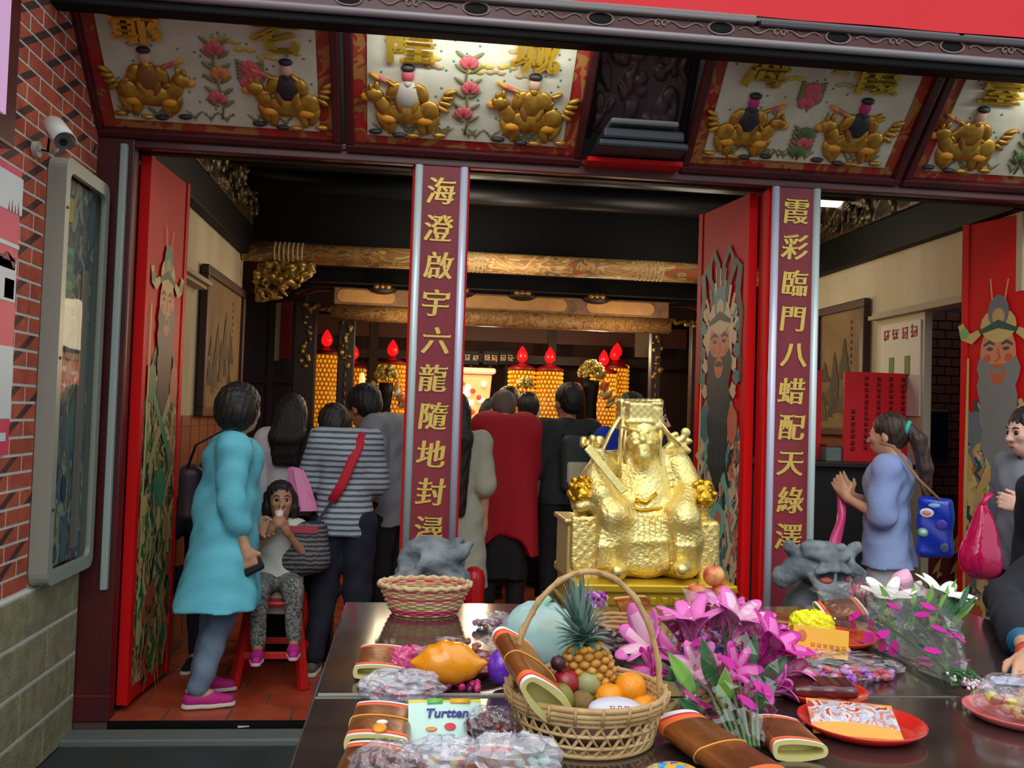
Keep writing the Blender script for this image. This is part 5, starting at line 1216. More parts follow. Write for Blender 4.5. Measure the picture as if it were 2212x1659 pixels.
# --- person mostly hidden behind the left door leaf
f = PY(425, 1150, 5.75)
person('seated person in navy mostly hidden behind the woman in turquoise', f.x+.10, 5.62, -12, 1.5, J=dict(pel=V(0, .05, .46), wai=V(0, .03, .60), che=V(0, .0, .78), nek=V(0, -.02, .935), hed=V(0, -.06, 1.05), sR=V(-.165, -.01, .895), sL=V(.165, -.01, .895), eR=V(-.21, -.10, .70), wR=V(-.17, -.28, .62), eL=V(.2, -.1, .7), wL=V(.12, -.28, .6), hR=V(-.085, .02, .44), hL=V(.085, .02, .44), kR=V(-.13, -.38, .48), kL=V(.11, -.38, .48), aR=V(-.14, -.36, .08), aL=V(.12, -.36, .08)), top=dict(sl=.8, hem=.42, mat=NAVY, r=.015), bottom=dict(mat=NAVY), hair=('short', HAIRM), shoes=(BLKC, SOLEW), res=.01)

# --- woman in light blue with a ponytail
f = PY(1915, 1100, 4.72)
LBL = mat('blouse_light_blue', srgb(148, 168, 214), .8, var=srgb(136, 156, 204), vs=5, bump=(50, .25))
lb, D13, X13 = person('woman in a light blue blouse with a long ponytail holding pink incense wrap', f.x+.015, 4.72, -128, 1.50,
    J=dict(eL=V(.205, -.005, 1.03), wL=V(.12, -.205, 1.115), eR=V(-.20, -.03, 1.05), wR=V(-.05, -.22, 1.12), hed=V(0, -.02, 1.475)), head=(.10, 0, -.12), top=dict(sl=.95, hem=.745, mat=LBL, r=.024, loose=True, fl=.025, wr=.005, back=.02), bottom=dict(mat=mat('trouser_white', srgb(200, 206, 212), .85, bump=(50, .2)), r=.018), hair=('pony', HAIRB, 1.03), shoes=(BLKC, SOLEW), res=.0075,
    hands=(('fold', .25, (-.1, -.5, .75), (0, .6, .8), (-.6, 0, 0)), ('fold', .25, (-.25, -.55, .75), (0, .7, .6), (-.6, 0, 0))))
a = W(X13, D13['wL']+V(-.03, -.06, .02))
t = thing('incense_wrap', tuple(a), 'pink plastic sleeve hanging from the hands of the woman in light blue', 'sleeve')
b = PY(1800, 1180, 4.66); m = MB()
m.grid(lambda u, v: Vector(a).lerp(b, v)+Vector((.02+.012*math.sin(5*v)+.022*(1+.5*v)*math.cos(2*PI*u), .018*math.sin(2*PI*u), -.05*v*(1-v)*2+.01*math.sin(2*PI*u+6*v))), 12, 14, closeu=True); m.build('sleeve', mat('pink_sleeve', srgb(206, 60, 120), .3, coat=.3), t, smooth=True)
t = thing('tote_bag', tuple(W(X13, (.08, .24, .9))), 'blue printed tote bag hanging behind the woman in light blue', 'bag')
s_ = SDF(); s_.box((.06, .235, .925), (.05, .085, .155), .03, .02); s_.disp(lambda X, Y, Z: .004*np.sin(40*Z+30*Y)*np.ones_like(X)); s_.build('bag_body', mat('tote_blue', srgb(20, 56, 190), .35, var=srgb(16, 44, 160), vs=6, coat=.4), t, .008, X13)
m = MB(X13)
for (yy, zz, ry, rz_, mi) in ((.20, 1.0, .035, .024, 0), (.185, .90, .028, .024, 1), (.27, .945, .03, .026, 2), (.285, .83, .022, .026, 3), (.235, 1.04, .03, .012, 4)): m.ball((.112, yy, zz), (.004, ry, rz_), 14, mi); 
m.ball((.115, .20, 1.0), (.004, .022, .013), 12, 5); m.ball((.115, .185, .90), (.004, .016, .013), 12, 0)
m.build('printed_patch', [mat('patch_white', srgb(214, 224, 232), .4), mat('patch_green', srgb(110, 170, 140), .4), mat('patch_violet', srgb(70, 60, 170), .4), mat('patch_grey', srgb(80, 84, 120), .4), mat('patch_sky', srgb(140, 190, 235), .4), mat('patch_salmon', srgb(226, 140, 120), .4)], t, smooth=True)
m = MB(X13)
for q in (0, 1): m.tube([(.06+.04*q, .20+.06*q, 1.07), (.10+.02*q, .15, 1.18), (.145, .04, 1.335), (.14, -.03, 1.35)], .009, 8, flat=.5)
m.build('strap', mat('tote_strap', srgb(150, 108, 70), .6), t, smooth=True)

# --- person in grey at the right edge with the pink bag
f = PY(2232, 1100, 4.05)
gr, D14, X14 = person('person in a grey shirt at the right edge holding up a pink plastic bag', f.x+.04, 4.12, -82, 1.55,
    J=dict(eL=V(.20, .0, 1.01), wL=V(.16, -.20, 1.12), sL=V(.165, .01, 1.275), hed=V(0, -.03, 1.47)), head=(.1, 0, -.1), skin=SKIN3, top=dict(sl=.9, hem=.80, mat=cloth('grey', 124, 130, 140), r=.022, loose=True), bottom=dict(mat=NAVY), hair=('short', HAIRM, 1.05), shoes=(BLKC, BLKC), res=.0075,
    hands=(('hang', .5), ('grip', 1.15, (-.1, -.75, .25), (0, .1, 1), (-.5, -.1, -.6))))
m = MB(X14); a, b = D14['eL'], D14['wL']; m.tube([b+(a-b)*.10, b+(a-b)*.20], .031, 16); m.ball(b+(a-b)*.15+V(.03, 0, .0), (.008, .02, .02), 10, 1); m.build('wrist_watch', [mat('watch_white', srgb(232, 232, 226), .4), mat('watch_face', srgb(214, 200, 170), .2, metal=.4)], gr, smooth=True)
g = PY(2122, 1110, 4.02); bt = PY(2125, 1235, 4.02)
t = thing('plastic_bag', (g.x, g.y, g.z), 'bright pink plastic carrier bag hanging from a hand at the right edge', 'bag')
PBM = film('pink_bag_film', (.95, .18, .42, 1), gloss=.3, rough=.12, opac=.55, opc=srgb(236, 24, 104), bs=25)
mb = MB(); L = g.z-bt.z
def bagp(u, v):
    r = .018+.075*min(1, (v*1.5))**.8*(1 if v < .8 else math.sqrt(max(0, 1-((v-.8)/.2)**2*.9)))
    r *= 1+.10*math.sin(10*PI*u)*(1-v); return Vector((g.x+r*math.cos(2*PI*u)*1.05+.006*math.sin(7*v), g.y+r*.8*math.sin(2*PI*u), g.z+.04-(L+.07)*v))
mb.grid(bagp, 40, 20, closeu=True); mb.build('bag_film', PBM, t, smooth=True)
mb = MB(); mb.ball((g.x+.01, g.y, bt.z+.02), (.055, .045, .05), 12); mb.build('contents', mat('bag_contents', srgb(150, 20, 60), .6), t, smooth=True)
mb = MB(); mb.tube([tuple(g+Vector((-.005, 0, .03))), tuple(g+Vector((.02, .0, .075))), tuple(g+Vector((.05, .01, .09)))], .014, 8, flat=.5); mb.build('handle', mat('bag_handle_pink', srgb(216, 24, 96), .3), t, smooth=True)
# --- person in black at the right edge with a hand on the table
f = PY(2262, 1300, 3.0)
_X = Matrix.Translation((f.x+.37, 3.36, 0)) @ Matrix.Rotation(math.radians(-64), 4, 'Z'); _iv = _X.inverted(); _k = 1.6/1.48
_w = tuple((_iv @ PZ(2222, 1418, .845))*_k); _e = tuple((_iv @ PY(2168, 1290, 3.02))*_k); _d = _iv.to_3x3() @ Vector((-.55, -.75, -.12)); _sd = _iv.to_3x3() @ Vector((-.7, .5, 0))
bk, D15, X15 = person('person in black at the right edge resting a hand on the table', f.x+.37, 3.36, -64, 1.48,
    J=dict(sL=V(.165, -.05, 1.25), eL=V(*_e), wL=V(*_w), hed=V(0, -.12, 1.45), nek=V(0, -.06, 1.32)), head=(.4, 0, 0), top=dict(sl=1.75, hem=.7, mat=mat('cloth_blackblue', srgb(20, 22, 34), .85, bump=(60, .2)), r=.022, loose=True), bottom=dict(mat=BLKC), hair=('short', HAIRM, 1.05), shoes=(BLKC, BLKC), res=.0075,
    hands=(('hang', .5), ('flat', .25, tuple(_d), tuple(_sd), (0, 0, -1))))
m = MB(X15); a, b = D15['eL'], D15['wL']; m.tube([b+(a-b)*.18, b+(a-b)*.27], .04, 16); m.tube([b+(a-b)*.0, b+(a-b)*.05], .03, 14, mi=1); m.build('bracelet', [mat('bracelet_teal', srgb(20, 92, 128), .4), mat('bracelet_red', srgb(206, 60, 44), .5)], bk, smooth=True)
# ================================================================== golden statue
GOLD = mat('statue_gold', srgb(242, 224, 150), .36, metal=.78, var=srgb(228, 202, 112), vs=14, bump=(90, .45))
GOLDS = mat('statue_gold_smooth', srgb(240, 220, 142), .34, metal=.82, bump=(40, .15))
GOLDB = mat('base_gold', srgb(214, 182, 50), .42, metal=.55, var=srgb(200, 164, 40), vs=5)
SY = 3.46
def S(px, py, dy=0.0): return np.array(PY(px, py, SY+dy))
t = thing('golden_statue', (.87, SY, .85), 'golden statue of a seated bearded official on a throne behind the offering table', 'statue')
s = SDF()
# head and face
s.ell(S(1386, 938, -.02), (.062, .066, .075), .02); s.ell(S(1387, 962, -.055), (.048, .045, .05), .03)
s.rc(S(1387, 938, -.085), S(1388, 950, -.105), .009, .015, .006); s.ell(S(1376, 951, -.092), .010, .008); s.ell(S(1399, 951, -.092), .010, .008)
for q in (-1, 1):
    s.rc(S(1388+q*8, 931, -.082), S(1388+q*28, 926, -.066), .010, .007, .004); s.ell(S(1388+q*17, 939, -.078), (.015, .010, .009), .003); s.ell(S(1388+q*22, 952, -.065), .022, .02)
    s.chain([S(1388+q*3, 957, -.10), S(1388+q*16, 958, -.098), S(1388+q*27, 968, -.085)], [.013, .014, .006], .004)
    s.ell(S(1388+q*38, 942, -.01), (.010, .016, .030), .008)
s.chain([S(1388, 972, -.095), S(1388, 985, -.095), S(1389, 1006, -.085)], [.028, .030, .012], .006)
# torso
s.rc(S(1392, 985, 0), S(1385, 1010, .01), .05, .075, .04)
s.ell(S(1385, 1035, .01), (.125, .095, .10), .05); s.ell(S(1388, 1075, -.02), (.118, .105, .085), .05); s.rc(S(1312, 1004, .02), S(1456, 1002, .02), .055, .055, .04)
# right arm raised to the tablet
s.chain([S(1306, 1008, -.01), S(1280, 1048, -.06), S(1296, 1068, -.13)], [.060, .052, .045], .012)
s.chain([S(1296, 1000, -.07), S(1290, 1030, -.08), S(1300, 1062, -.10)], [.034, .045, .05], .03)
s.ell(S(1293, 980, -.12), (.024, .022, .022), .01)
for q in range(4): s.rc(S(1285+3*q, 971+6*q, -.142), S(1300+2*q, 975+6*q, -.146), .006, .006, .004)
# hanging right sleeve folds
for q in range(7): s.chain([S(1322-9*q, 1058+1.5*q, -.12), S(1318-11*q, 1082+2*q, -.125), S(1312-12*q, 1108-2*q, -.10)], [.014, .017, .012], .012)
# left arm down to the knee
s.chain([S(1462, 1008, -.01), S(1486, 1052, -.05), S(1480, 1095, -.15)], [.060, .052, .034], .012)
for q in range(5): s.rc(S(1450+4*q, 1020+14*q, -.045-.012*q), S(1484, 1024+14*q, -.035-.014*q), .012, .010, .012)
s.ell(S(1478, 1100, -.155), (.026, .03, .018), .012)
for q in range(4): s.rc(S(1468+6*q, 1103, -.17), S(1466+6*q, 1116, -.178), .007, .006, .004)
# lap, knees and robe
s.chain([S(1350, 1105, .0), S(1322, 1112, -.15)], [.08, .058], .03); s.chain([S(1430, 1108, .0), S(1476, 1122, -.15)], [.08, .058], .03)
s.chain([S(1322, 1115, -.14), S(1322, 1165, -.13), S(1320, 1218, -.12)], [.058, .060, .062], .03); s.chain([S(1476, 1124, -.14), S(1482, 1165, -.13), S(1478, 1216, -.12)], [.058, .060, .060], .03)
s.box(S(1398, 1165, -.05), (.13, .10, .125), .06, .05)
s.ell(S(1396, 1195, -.13), (.075, .035, .085), .04); s.ell(S(1394, 1222, -.14), (.068, .035, .035), .03)
for q in range(8): s.chain([S(1352+12*q, 1120, -.155), S(1350+12.5*q, 1170, -.165), S(1346+13.5*q, 1226, -.165)], [.006, .010, .010], .012)
for q in range(4): s.chain([S(1300+10*q, 1130, -.17), S(1296+10*q, 1180, -.185), S(1292+11*q, 1222, -.175)], [.006, .010, .011], .012); s.chain([S(1462+11*q, 1132, -.18), S(1464+11*q, 1180, -.19), S(1462+12*q, 1218, -.175)], [.006, .010, .011], .012)
s.disp(lambda X, Y, Z: .0011*np.sin(230*X+60*Z+40*Y)*np.sin(170*Z-90*X+30*np.sin(40*Z))*np.clip((1.30-Z)*12, 0, 1))
s.build('figure', GOLD, t, res=.0048)
s = SDF()
for q, (a, b) in enumerate(((1334, 1238), (1474, 1234))): s.chain([S(a, b-12, -.15), S(a, b-5, -.21), S(a-2, b-3, -.245)], [.034, .030, .024], .02)
s.cut((0, 0, -1), (0, 0, .851)); s.build('shoe', GOLDS, t, res=.005)
# crown
s = SDF(); c = S(1382, 905, .0)
s.box(c, (.072, .062, .055), .02, .01); s.rc(S(1345, 922, -.05), S(1424, 922, -.05), .014, .014, .01); s.box(S(1383, 893, -.058), (.045, .012, .04), .008, .01)
for q in range(8): s.ell(S(1343+11.4*q, 867-.5*abs(q-3.5)+2, -.03), .0125, .004)
s.rc(S(1340, 870, -.01), S(1425, 870, -.01), .016, .016, .01); s.box(S(1382, 872, .0), (.075, .06, .008), .006, .006)
for q in (-1, 1): s.box(S(1382+q*42, 900, -.02), (.008, .03, .05), .006, .008)
for q in range(5): s.ell(S(1356+13*q, 912, -.068), (.012, .008, .012), .006)
s.disp(lambda X, Y, Z: .0007*np.sin(240*X)*np.sin(240*Z)*np.ones_like(Y)); s.build('crown', GOLDS, t, res=.0042)
# crown ribbons and side ornaments
m = MB()
for (pts, r) in (([(1345, 905), (1340, 950), (1338, 1000), (1336, 1030)], .009), ([(1338, 900), (1318, 935), (1302, 970), (1290, 1000)], .010), ([(1352, 925), (1348, 960), (1350, 1000)], .007), ([(1422, 905), (1426, 950), (1424, 1000), (1426, 1015)], .009), ([(1415, 925), (1420, 965), (1416, 1000)], .007), ([(1426, 915), (1445, 940), (1468, 965)], .012)):
    m.tube([S(a, b, -.055) for a, b in pts], r, 8, flat=.5)
m.build('crown_ribbon', GOLDS, t, smooth=True)
s = SDF(); rnd = random.Random(5)
for q in range(12): s.ell(S(1278+rnd.uniform(-22, 20), 965+rnd.uniform(-16, 14), .0+rnd.uniform(-.02, .02)), (rnd.uniform(.012, .022), .015, rnd.uniform(.010, .02)), .006)
for q in range(16): s.ell(S(1460+rnd.uniform(-14, 28), 955+rnd.uniform(-22, 22)-.35*q, .03), (rnd.uniform(.012, .022), .012, rnd.uniform(.010, .02)), .006)
s.rc(S(1300, 985, .02), S(1278, 968, 0), .014, .016, .01); s.rc(S(1440, 970, .03), S(1462, 955, .03), .016, .016, .01); s.rc(S(1470, 950, .03), S(1486, 936, .03), .014, .008, .006)
s.build('shoulder_ornament', GOLDS, t, res=.0045)
m = MB(); m.bar(S(1268, 966, -.15), S(1348, 1064, -.17), .030, .010, up=(0, -1, .2)); m.build('tablet', GOLDS, t, bevel=.004)
m = MB(); m.tube([S(1332, 1078, -.09), S(1345, 1092, -.125), S(1385, 1103, -.135), S(1425, 1098, -.125), S(1445, 1086, -.09)], .015, 10, flat=.5); m.tube([S(1372, 1078, -.128), S(1395, 1086, -.135), S(1418, 1066, -.13)], .008, 8)
m.build('belt', mat('belt_gold', srgb(216, 168, 40), .25, metal=.9), t, smooth=True)
# throne
s = SDF()
for a, b in ((1262, 1180), (1506, 1180)): s.box(S(a, b, .02), (.042, .15, .115), .02, .01)
s.box(S(1384, 1120, .13), (.22, .03, .22), .03, .01); s.box(S(1384, 1190, .06), (.20, .12, .10), .02, .01)
s.chain([S(1262, 1100, -.02), S(1258, 1085, -.08)], [.04, .045], .03); s.chain([S(1508, 1105, -.02), S(1512, 1090, -.08)], [.04, .045], .03)
for q in range(6): s.rc(S(1240+10*q, 1120, -.13), S(1238+10*q, 1225, -.135), .010, .012, .012)
s.disp(lambda X, Y, Z: .0012*np.sin(170*X+50*Y)*np.sin(150*Z+20*Y)); s.build('throne', GOLD, t, res=.0055)
s = SDF(); s.box(S(1228, 1180, .05), (.028, .12, .105), .008, .006); s.box(S(1226, 1118, .05), (.034, .13, .010), .006, .006); s.build('throne_side_step', GOLDS, t, res=.005)
def beast(px, py, sd):
    s = SDF(); c = S(px, py, -.09); s.ell(c, (.044, .05, .046), .02); s.ell(c+V(0, -.04, -.012), (.030, .03, .024), .015); rnd = random.Random(px)
    for q in range(22):
        a = rnd.uniform(0, 2*PI); b = rnd.uniform(0, 1); s.ell(c+V(.045*math.cos(a), -.035*b, .045*math.sin(a)), (.013, .014, .013), .005)
    for q in (-1, 1): s.ell(c+V(q*.018, -.052, .014), .009, .004); s.dig(c+V(q*.018, -.066, .008), .006, .004)
    s.rc(c+V(-.02, -.06, -.022), c+V(.02, -.06, -.022), .008, None, .004)
    s.build('armrest_beast_head', mat('beast_gold', srgb(214, 166, 46), .25, metal=.9, bump=(80, .4)), t, res=.0042)
beast(1256, 1058, -1); beast(1514, 1066, 1)
m = MB(); a = S(1222, 1240); b = S(1540, 1240)
m.box(((a[0]+b[0])/2, SY+.0, .836), (b[0]-a[0]+.01, .52, .03)); m.box(((a[0]+b[0])/2, SY+.005, .78), (b[0]-a[0]-.02, .50, .085)); m.box(((a[0]+b[0])/2, SY, .729), (b[0]-a[0]+.01, .52, .018)); m.build('base', GOLDB, t, bevel=.006)
m = MB()
for q in range(14): m.box((a[0]+.02+.042*q, SY-.248, .78), (.022, .012, .05))
m.build('base_fretwork', GOLDB, t, bevel=.003)
t = thing('statue_stand', ((a[0]+b[0])/2, SY, 0), 'dark wooden stand carrying the golden statue behind the offering table', 'stand')
m = MB(); m.box(((a[0]+b[0])/2, SY+.02, .70), (.66, .58, .04)); m.build('top', DARKW, t, bevel=.005)
m = MB(); m.box(((a[0]+b[0])/2, SY+.02, .31), (.60, .52, .73)); m.build('body', DARKW, t, bevel=.005)

# ================================================================== stone lions
STN = mat('lion_stone', srgb(138, 148, 152), .8, var=srgb(90, 98, 104), vs=9, bump=(60, .5))
STN2 = mat('lion_stone_dark', srgb(82, 88, 92), .85, bump=(60, .5))
def lion(px, py, Y, kind, label):
    c = np.array(PY(px, py, Y)); t = thing('stone_lion', (c[0], c[1], -.055), label, 'stone lion', 'stone lions beside the couplet posts'); s = SDF(); rnd = random.Random(px)
    s.ell(c+V(0, .06, -.30), (.15, .17, .22), .06)
    for q in (-1, 1): s.rc(c+V(q*.085, -.10, -.22), c+V(q*.085, -.13, -.52), .05, .05, .03); s.ell(c+V(q*.085, -.16, -.53), (.055, .07, .035), .02); s.ell(c+V(q*.13, .12, -.45), (.06, .11, .10), .04)
    if kind == 0:      # smooth bald head turned to the right, brow horn and deep eye
        s.ell(c+V(-.01, 0, .0), (.145, .13, .105), .03); s.ell(c+V(-.03, .0, .05), (.085, .09, .05), .03)
        s.chain([c+V(.0, -.10, .01), c+V(.06, -.11, .03), c+V(.11, -.09, .055), c+V(.15, -.06, .085)], [.032, .034, .03, .014], .02)
        s.chain([c+V(.05, -.05, .05), c+V(.09, -.04, .085), c+V(.115, -.03, .10)], [.022, .02, .01], .015); s.chain([c+V(.08, .0, .06), c+V(.12, .01, .09)], [.02, .012], .015)
        s.ell(c+V(.08, -.10, -.055), (.075, .07, .055), .03); s.dig(c+V(.088, -.165, -.022), (.034, .03, .018), .01); s.dig(c+V(-.105, -.10, .005), (.055, .05, .06), .03)
        s.chain([c+V(-.04, -.12, .02), c+V(-.09, -.13, -.05), c+V(-.13, -.08, -.075)], [.02, .025, .03], .02); s.ell(c+V(-.10, -.06, -.08), (.10, .09, .04), .03)
        for q in range(5): s.ell(c+V(-.13+.02*q, .05, -.06+.03*q), .035, .02)
    else:              # front facing, open mouth with fangs and beard
        s.ell(c+V(0, 0, .0), (.135, .12, .10), .03)
        for q in range(16): s.ell(c+V(rnd.uniform(-.10, .10), -.04-.04*rnd.random(), .05+rnd.uniform(-.01, .045)), (.028, .028, .022), .012)
        for sx in (-1, 1):
            s.chain([c+V(sx*.11, -.01, .03), c+V(sx*.155, -.02, .075), c+V(sx*.16, -.03, .09)], [.036, .024, .010], .02); s.rc(c+V(sx*.02, -.115, .025), c+V(sx*.075, -.10, .045), .022, .018, .015)
            s.ell(c+V(sx*.045, -.125, .005), (.02, .015, .013), .006); s.rc(c+V(sx*.10, -.05, -.01), c+V(sx*.17, .0, -.06), .04, .05, .03)
            for q in range(4): s.ell(c+V(sx*(.12+.018*q), .0, .01-.03*q), .034, .014)
            s.ell(c+V(sx*.05, -.13, -.02), (.035, .03, .022), .015)
        s.ell(c+V(0, -.135, -.005), (.035, .03, .025), .015); s.ell(c+V(0, -.105, -.055), (.095, .055, .035), .02)
        s.dig(c+V(0, -.155, -.045), (.082, .075, .028), .006); s.ell(c+V(0, -.125, -.085), (.085, .045, .028), .02)
        s.rc(c+V(-.002, -.152, -.03), c+V(-.002, -.152, -.064), .008, None, .006)
        for q in range(9): s.chain([c+V(-.07+.0175*q, -.15, -.10), c+V(-.06+.015*q, -.155, -.15), c+V(-.05+.0125*q, -.14, -.20)], [.013, .014, .007], .01)
    s.disp(lambda X, Y, Z: .002*np.sin(90*X+70*Z)*np.sin(80*Z-40*X+30*Y)); s.build('body', STN, t, res=.0065)
    if kind:
        m = MB(); m.ball(c+V(-.036, -.135, -.056), (.030, .026, .017), 12); m.ball(c+V(.062, -.13, -.052), (.010, .014, .014), 10); m.build('red_tongue', mat('tongue_red', srgb(172, 76, 70), .7), t, smooth=True)
    z1 = c[2]-.555
    m = MB(); m.box((c[0], c[1]-.02, (z1-.053)/2), (.42, .5, z1+.053)); m.box((c[0], c[1]-.02, z1-.02), (.46, .54, .05)); m.build('pedestal', STN2, t, bevel=.01)
lion(937, 1213, 3.98, 0, 'smooth headed stone lion at the foot of the left couplet post')
lion(1772, 1216, 3.98, 1, 'open mouthed stone lion with a red tongue at the foot of the right couplet post')
# ================================================================== offering tables in front
TZ = .80
TBL = mat('table_wood', srgb(58, 48, 45), .16, var=srgb(46, 37, 35), vs=5, stretch=(.3, 1.5, 1), coat=.5, spec=.6)
TGLINT = mat('table_glint', srgb(150, 146, 136), .3)
def table(y0, y1, label, strip):
    t = thing('offering_table', (.88, (y0+y1)/2, -.055), label, 'table', 'front offering tables')
    m = MB(); m.box((.88, (y0+y1)/2, TZ-.02), (2.14, y1-y0, .04)); m.build('tabletop', TBL, t, bevel=.005)
    m = MB(); m.box((.88, (y0+y1)/2, TZ-.095), (2.0, y1-y0-.12, .11)); m.build('apron', DARKW, t, bevel=.004)
    for sx in (-1, 1):
        for sy in (-1, 1): m = MB(); m.box((.88+sx*.97, (y0+y1)/2+sy*((y1-y0)/2-.08), .3225), (.075, .075, .755)); m.build('leg', DARKW, t, bevel=.006)
    if strip: m = MB(); m.box((.10, y0+.012, TZ+.0015), (.56, .013, .004)); m.build('bevel_glint', TGLINT, t)  # pale strip painted in for the reflection along the table bevel
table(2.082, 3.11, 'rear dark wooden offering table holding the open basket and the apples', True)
table(.98, 2.076, 'front dark wooden offering table holding the handled fruit basket', False)

# ------------------------------------------------------------------ helpers for offerings
J_O = mat('joss_orange', srgb(236, 110, 50), .5); J_W = mat('joss_white', srgb(232, 232, 232), .5); J_R = mat('joss_red', srgb(206, 36, 48), .5)
J_G = mat('joss_bronze', srgb(158, 92, 40), .28, metal=.5, var=srgb(126, 66, 30), vs=10, bump=(25, .2)); J_P = mat('joss_paper', srgb(206, 198, 126), .7)
J_SEAL = mat('joss_seal', srgb(190, 50, 30), .5); BAND = mat('rubber_band', srgb(214, 160, 70), .5)
def joss(p, ax, up, L, Wd, T, label, band=False, wav=0.0, seal=False):
    """folded pack of gilt paper: flattened roll along ax, white/red/orange banded ends, hollow"""
    p = Vector(p); ax = Vector(ax).normalized(); up = Vector(up); up = (up-ax*up.dot(ax)).normalized(); sd = up.cross(ax)
    M = Matrix(((ax.x, sd.x, up.x, p.x), (ax.y, sd.y, up.y, p.y), (ax.z, sd.z, up.z, p.z), (0, 0, 0, 1)))
    t = thing('joss_paper_pack', tuple(p), label, 'paper pack', 'folded packs of gilt joss paper')
    def sec(a, w, h, r):
        x = max(min(1.35*math.cos(a), 1), -1)*(w-r); return Vector((0, x+r*math.cos(a), h*math.sin(a)+.12*h*math.sin(2*a)))
    n = 32; vs_ = [0, .001, .05, .0501, .075, .0751, .14, .1401, .3, .5, .7, .86, .8601, .925, .9251, .95, .9501, .999, 1]
    def fn(u, v):
        vv = vs_[int(round(v*(len(vs_)-1)))]; a = 2*PI*u; q = sec(a, Wd/2, T/2, T/2); q.x = L*(vv-.5); q.z += wav*math.sin(vv*9); return q
    def mi(u, v):
        vv = vs_[min(int(v*len(vs_)), len(vs_)-2)]
        e = min(vv, 1-vs_[min(int(v*len(vs_))+1, len(vs_)-1)]); return 0 if e < .045 else 1 if e < .07 else 2 if e < .135 else 3
    m = MB(M); m.grid(fn, n, len(vs_), mi=mi, closeu=True); m.build('wrapper', [J_W, J_R, J_O, J_G], t, smooth=True)
    for sgn in (-1, 1):
        m = MB(M)
        def fi(u, v):
            a = 2*PI*u; k = 1-.42*min(1, v*2); q = sec(a, Wd/2*(1-.16*min(1, v*2)), T/2*k, T/2*k); q.x = sgn*(L*.5 - (0 if v < .6 else .035)); q.z += wav*math.sin((.5+sgn*.5)*9); return q
        m.grid(fi, n, 3, closeu=True); vs = [fi(k/n, 1.0) for k in range(n)]; m.add(vs, [tuple(range(n))]); m.build('inner_paper', J_P, t)
    if seal: m = MB(M); m.box((0, 0, T/2+.0022), (L*.22, Wd*.34, .0015), mi=0); m.build('seal', J_SEAL, t)
    if band:
        m = MB(M); m.tube([Vector((L*.03*math.sin(a), 0, 0))+sec(a, Wd/2+.0012, T/2+.0012, T/2) for a in [2*PI*k/40 for k in range(40)]], .0017, 6, closed=True); m.build('rubber_band', BAND, t, smooth=True)
    return t
def bag(name, c, r, label, fm, seed, cat='bag', jag=.16, n=(26, 15), group=None, tie=None, smooth=False):
    """crumpled film bag resting on the table"""
    rnd = random.Random(seed); c = Vector(c); m = MB()
    jit = {}
    def fn(u, v):
        a = 2*PI*u; b = PI*(.02+.96*v); key = (round(u*n[0]) % n[0], round(v*(n[1]-1)))
        if key not in jit: jit[key] = 1+.8*rnd.uniform(-jag, jag)+.5*jag*math.sin(3*a+seed)*math.sin(4*b+seed)
        k = jit[key]; q = Vector((r[0]*math.sin(b)**.75*math.cos(a), r[1]*math.sin(b)**.75*math.sin(a), r[2]*math.cos(b)))*k
        q.z = max(q.z, -r[2]*.94); return c+q
    m.grid(fn, n[0], n[1], closeu=True); t = thing(name, (c.x, c.y, c.z-r[2]*.94), label, cat, group)
    m.build('film', fm, t, smooth=smooth)
    if tie: m = MB(); m.tube([c+Vector(q) for q in tie[0]], tie[1], 8); m.build('tied_neck', tie[2], t, smooth=True)
    return t
def stuff(name, c, r, label, mats, sizes, nn, seed, cat, kind='ball', parent=None):
    rnd = random.Random(seed); m = MB()
    for q in range(nn):
        a = rnd.uniform(0, 2*PI); k = math.sqrt(rnd.random()); h = rnd.uniform(-.85, .55)*(1-.5*k)
        p = Vector(c)+Vector((r[0]*k*math.cos(a), r[1]*k*math.sin(a), r[2]*h)); e = (rnd.uniform(-1, 1), rnd.uniform(-1, 1), rnd.uniform(0, 3))
        if kind == 'ball': m.ball(p, sizes, 7, rnd.randrange(len(mats)), rot=e)
        else: m.box(p, [2*z for z in sizes], rot=e, mi=rnd.randrange(len(mats)))
    o = m.build(name, mats, smooth=kind == 'ball'); o['kind'] = 'stuff'; o['label'] = label; o['category'] = cat; return o
CLEAR = film('clear_bag', (.97, .97, 1, 1), gloss=.14, rough=.06, opac=.05, opc=(.8, .8, .86, 1), bs=70)
CLEAR2 = film('cellophane', (.985, .985, .985, 1), gloss=.06, rough=.04, bs=18)
CLEAR3 = film('cellophane_pale', (.98, .98, 1, 1), gloss=.12, rough=.05, opac=.05, opc=(.8, .85, .85, 1), bs=18, graze=.4)
CLEAR4 = film('cellophane_bright', (.99, .99, .99, 1), gloss=.10, rough=.04, bs=12, graze=.35)
CLOUDY = film('cloudy_bag', (.95, .95, 1, 1), gloss=.25, rough=.12, opac=.22, opc=(.8, .8, .88, 1), bs=40)
AQUA = film('aqua_bag', (.9, 1, .97, 1), gloss=.12, rough=.25, opac=.6, opc=srgb(186, 222, 216), bs=18, graze=.25)
PINKT = film('pink_twist', (1, .6, .75, 1), gloss=.3, rough=.1, opac=.6, opc=srgb(226, 80, 140), bs=50)
PLR = mat('plate_red', srgb(212, 40, 30), .22, coat=.5); PLDR = mat('plate_dark_red', srgb(130, 20, 28), .25, coat=.4); PLP = mat('plate_pink', srgb(226, 110, 110), .25, coat=.4)
def plate(p, r, m_, label, grp='red plastic plates'):
    m = MB(); m.lathe([(.0, .004), (r*.72, .004), (r*.80, .009), (r*.97, .022), (r, .023), (r, .020), (r*.82, .003), (r*.7, 0), (0, 0)], 48, c=(p[0], p[1], TZ+.0005)); o = m.build('plate', m_, smooth=True); tag(o, label, 'plate', grp); return o
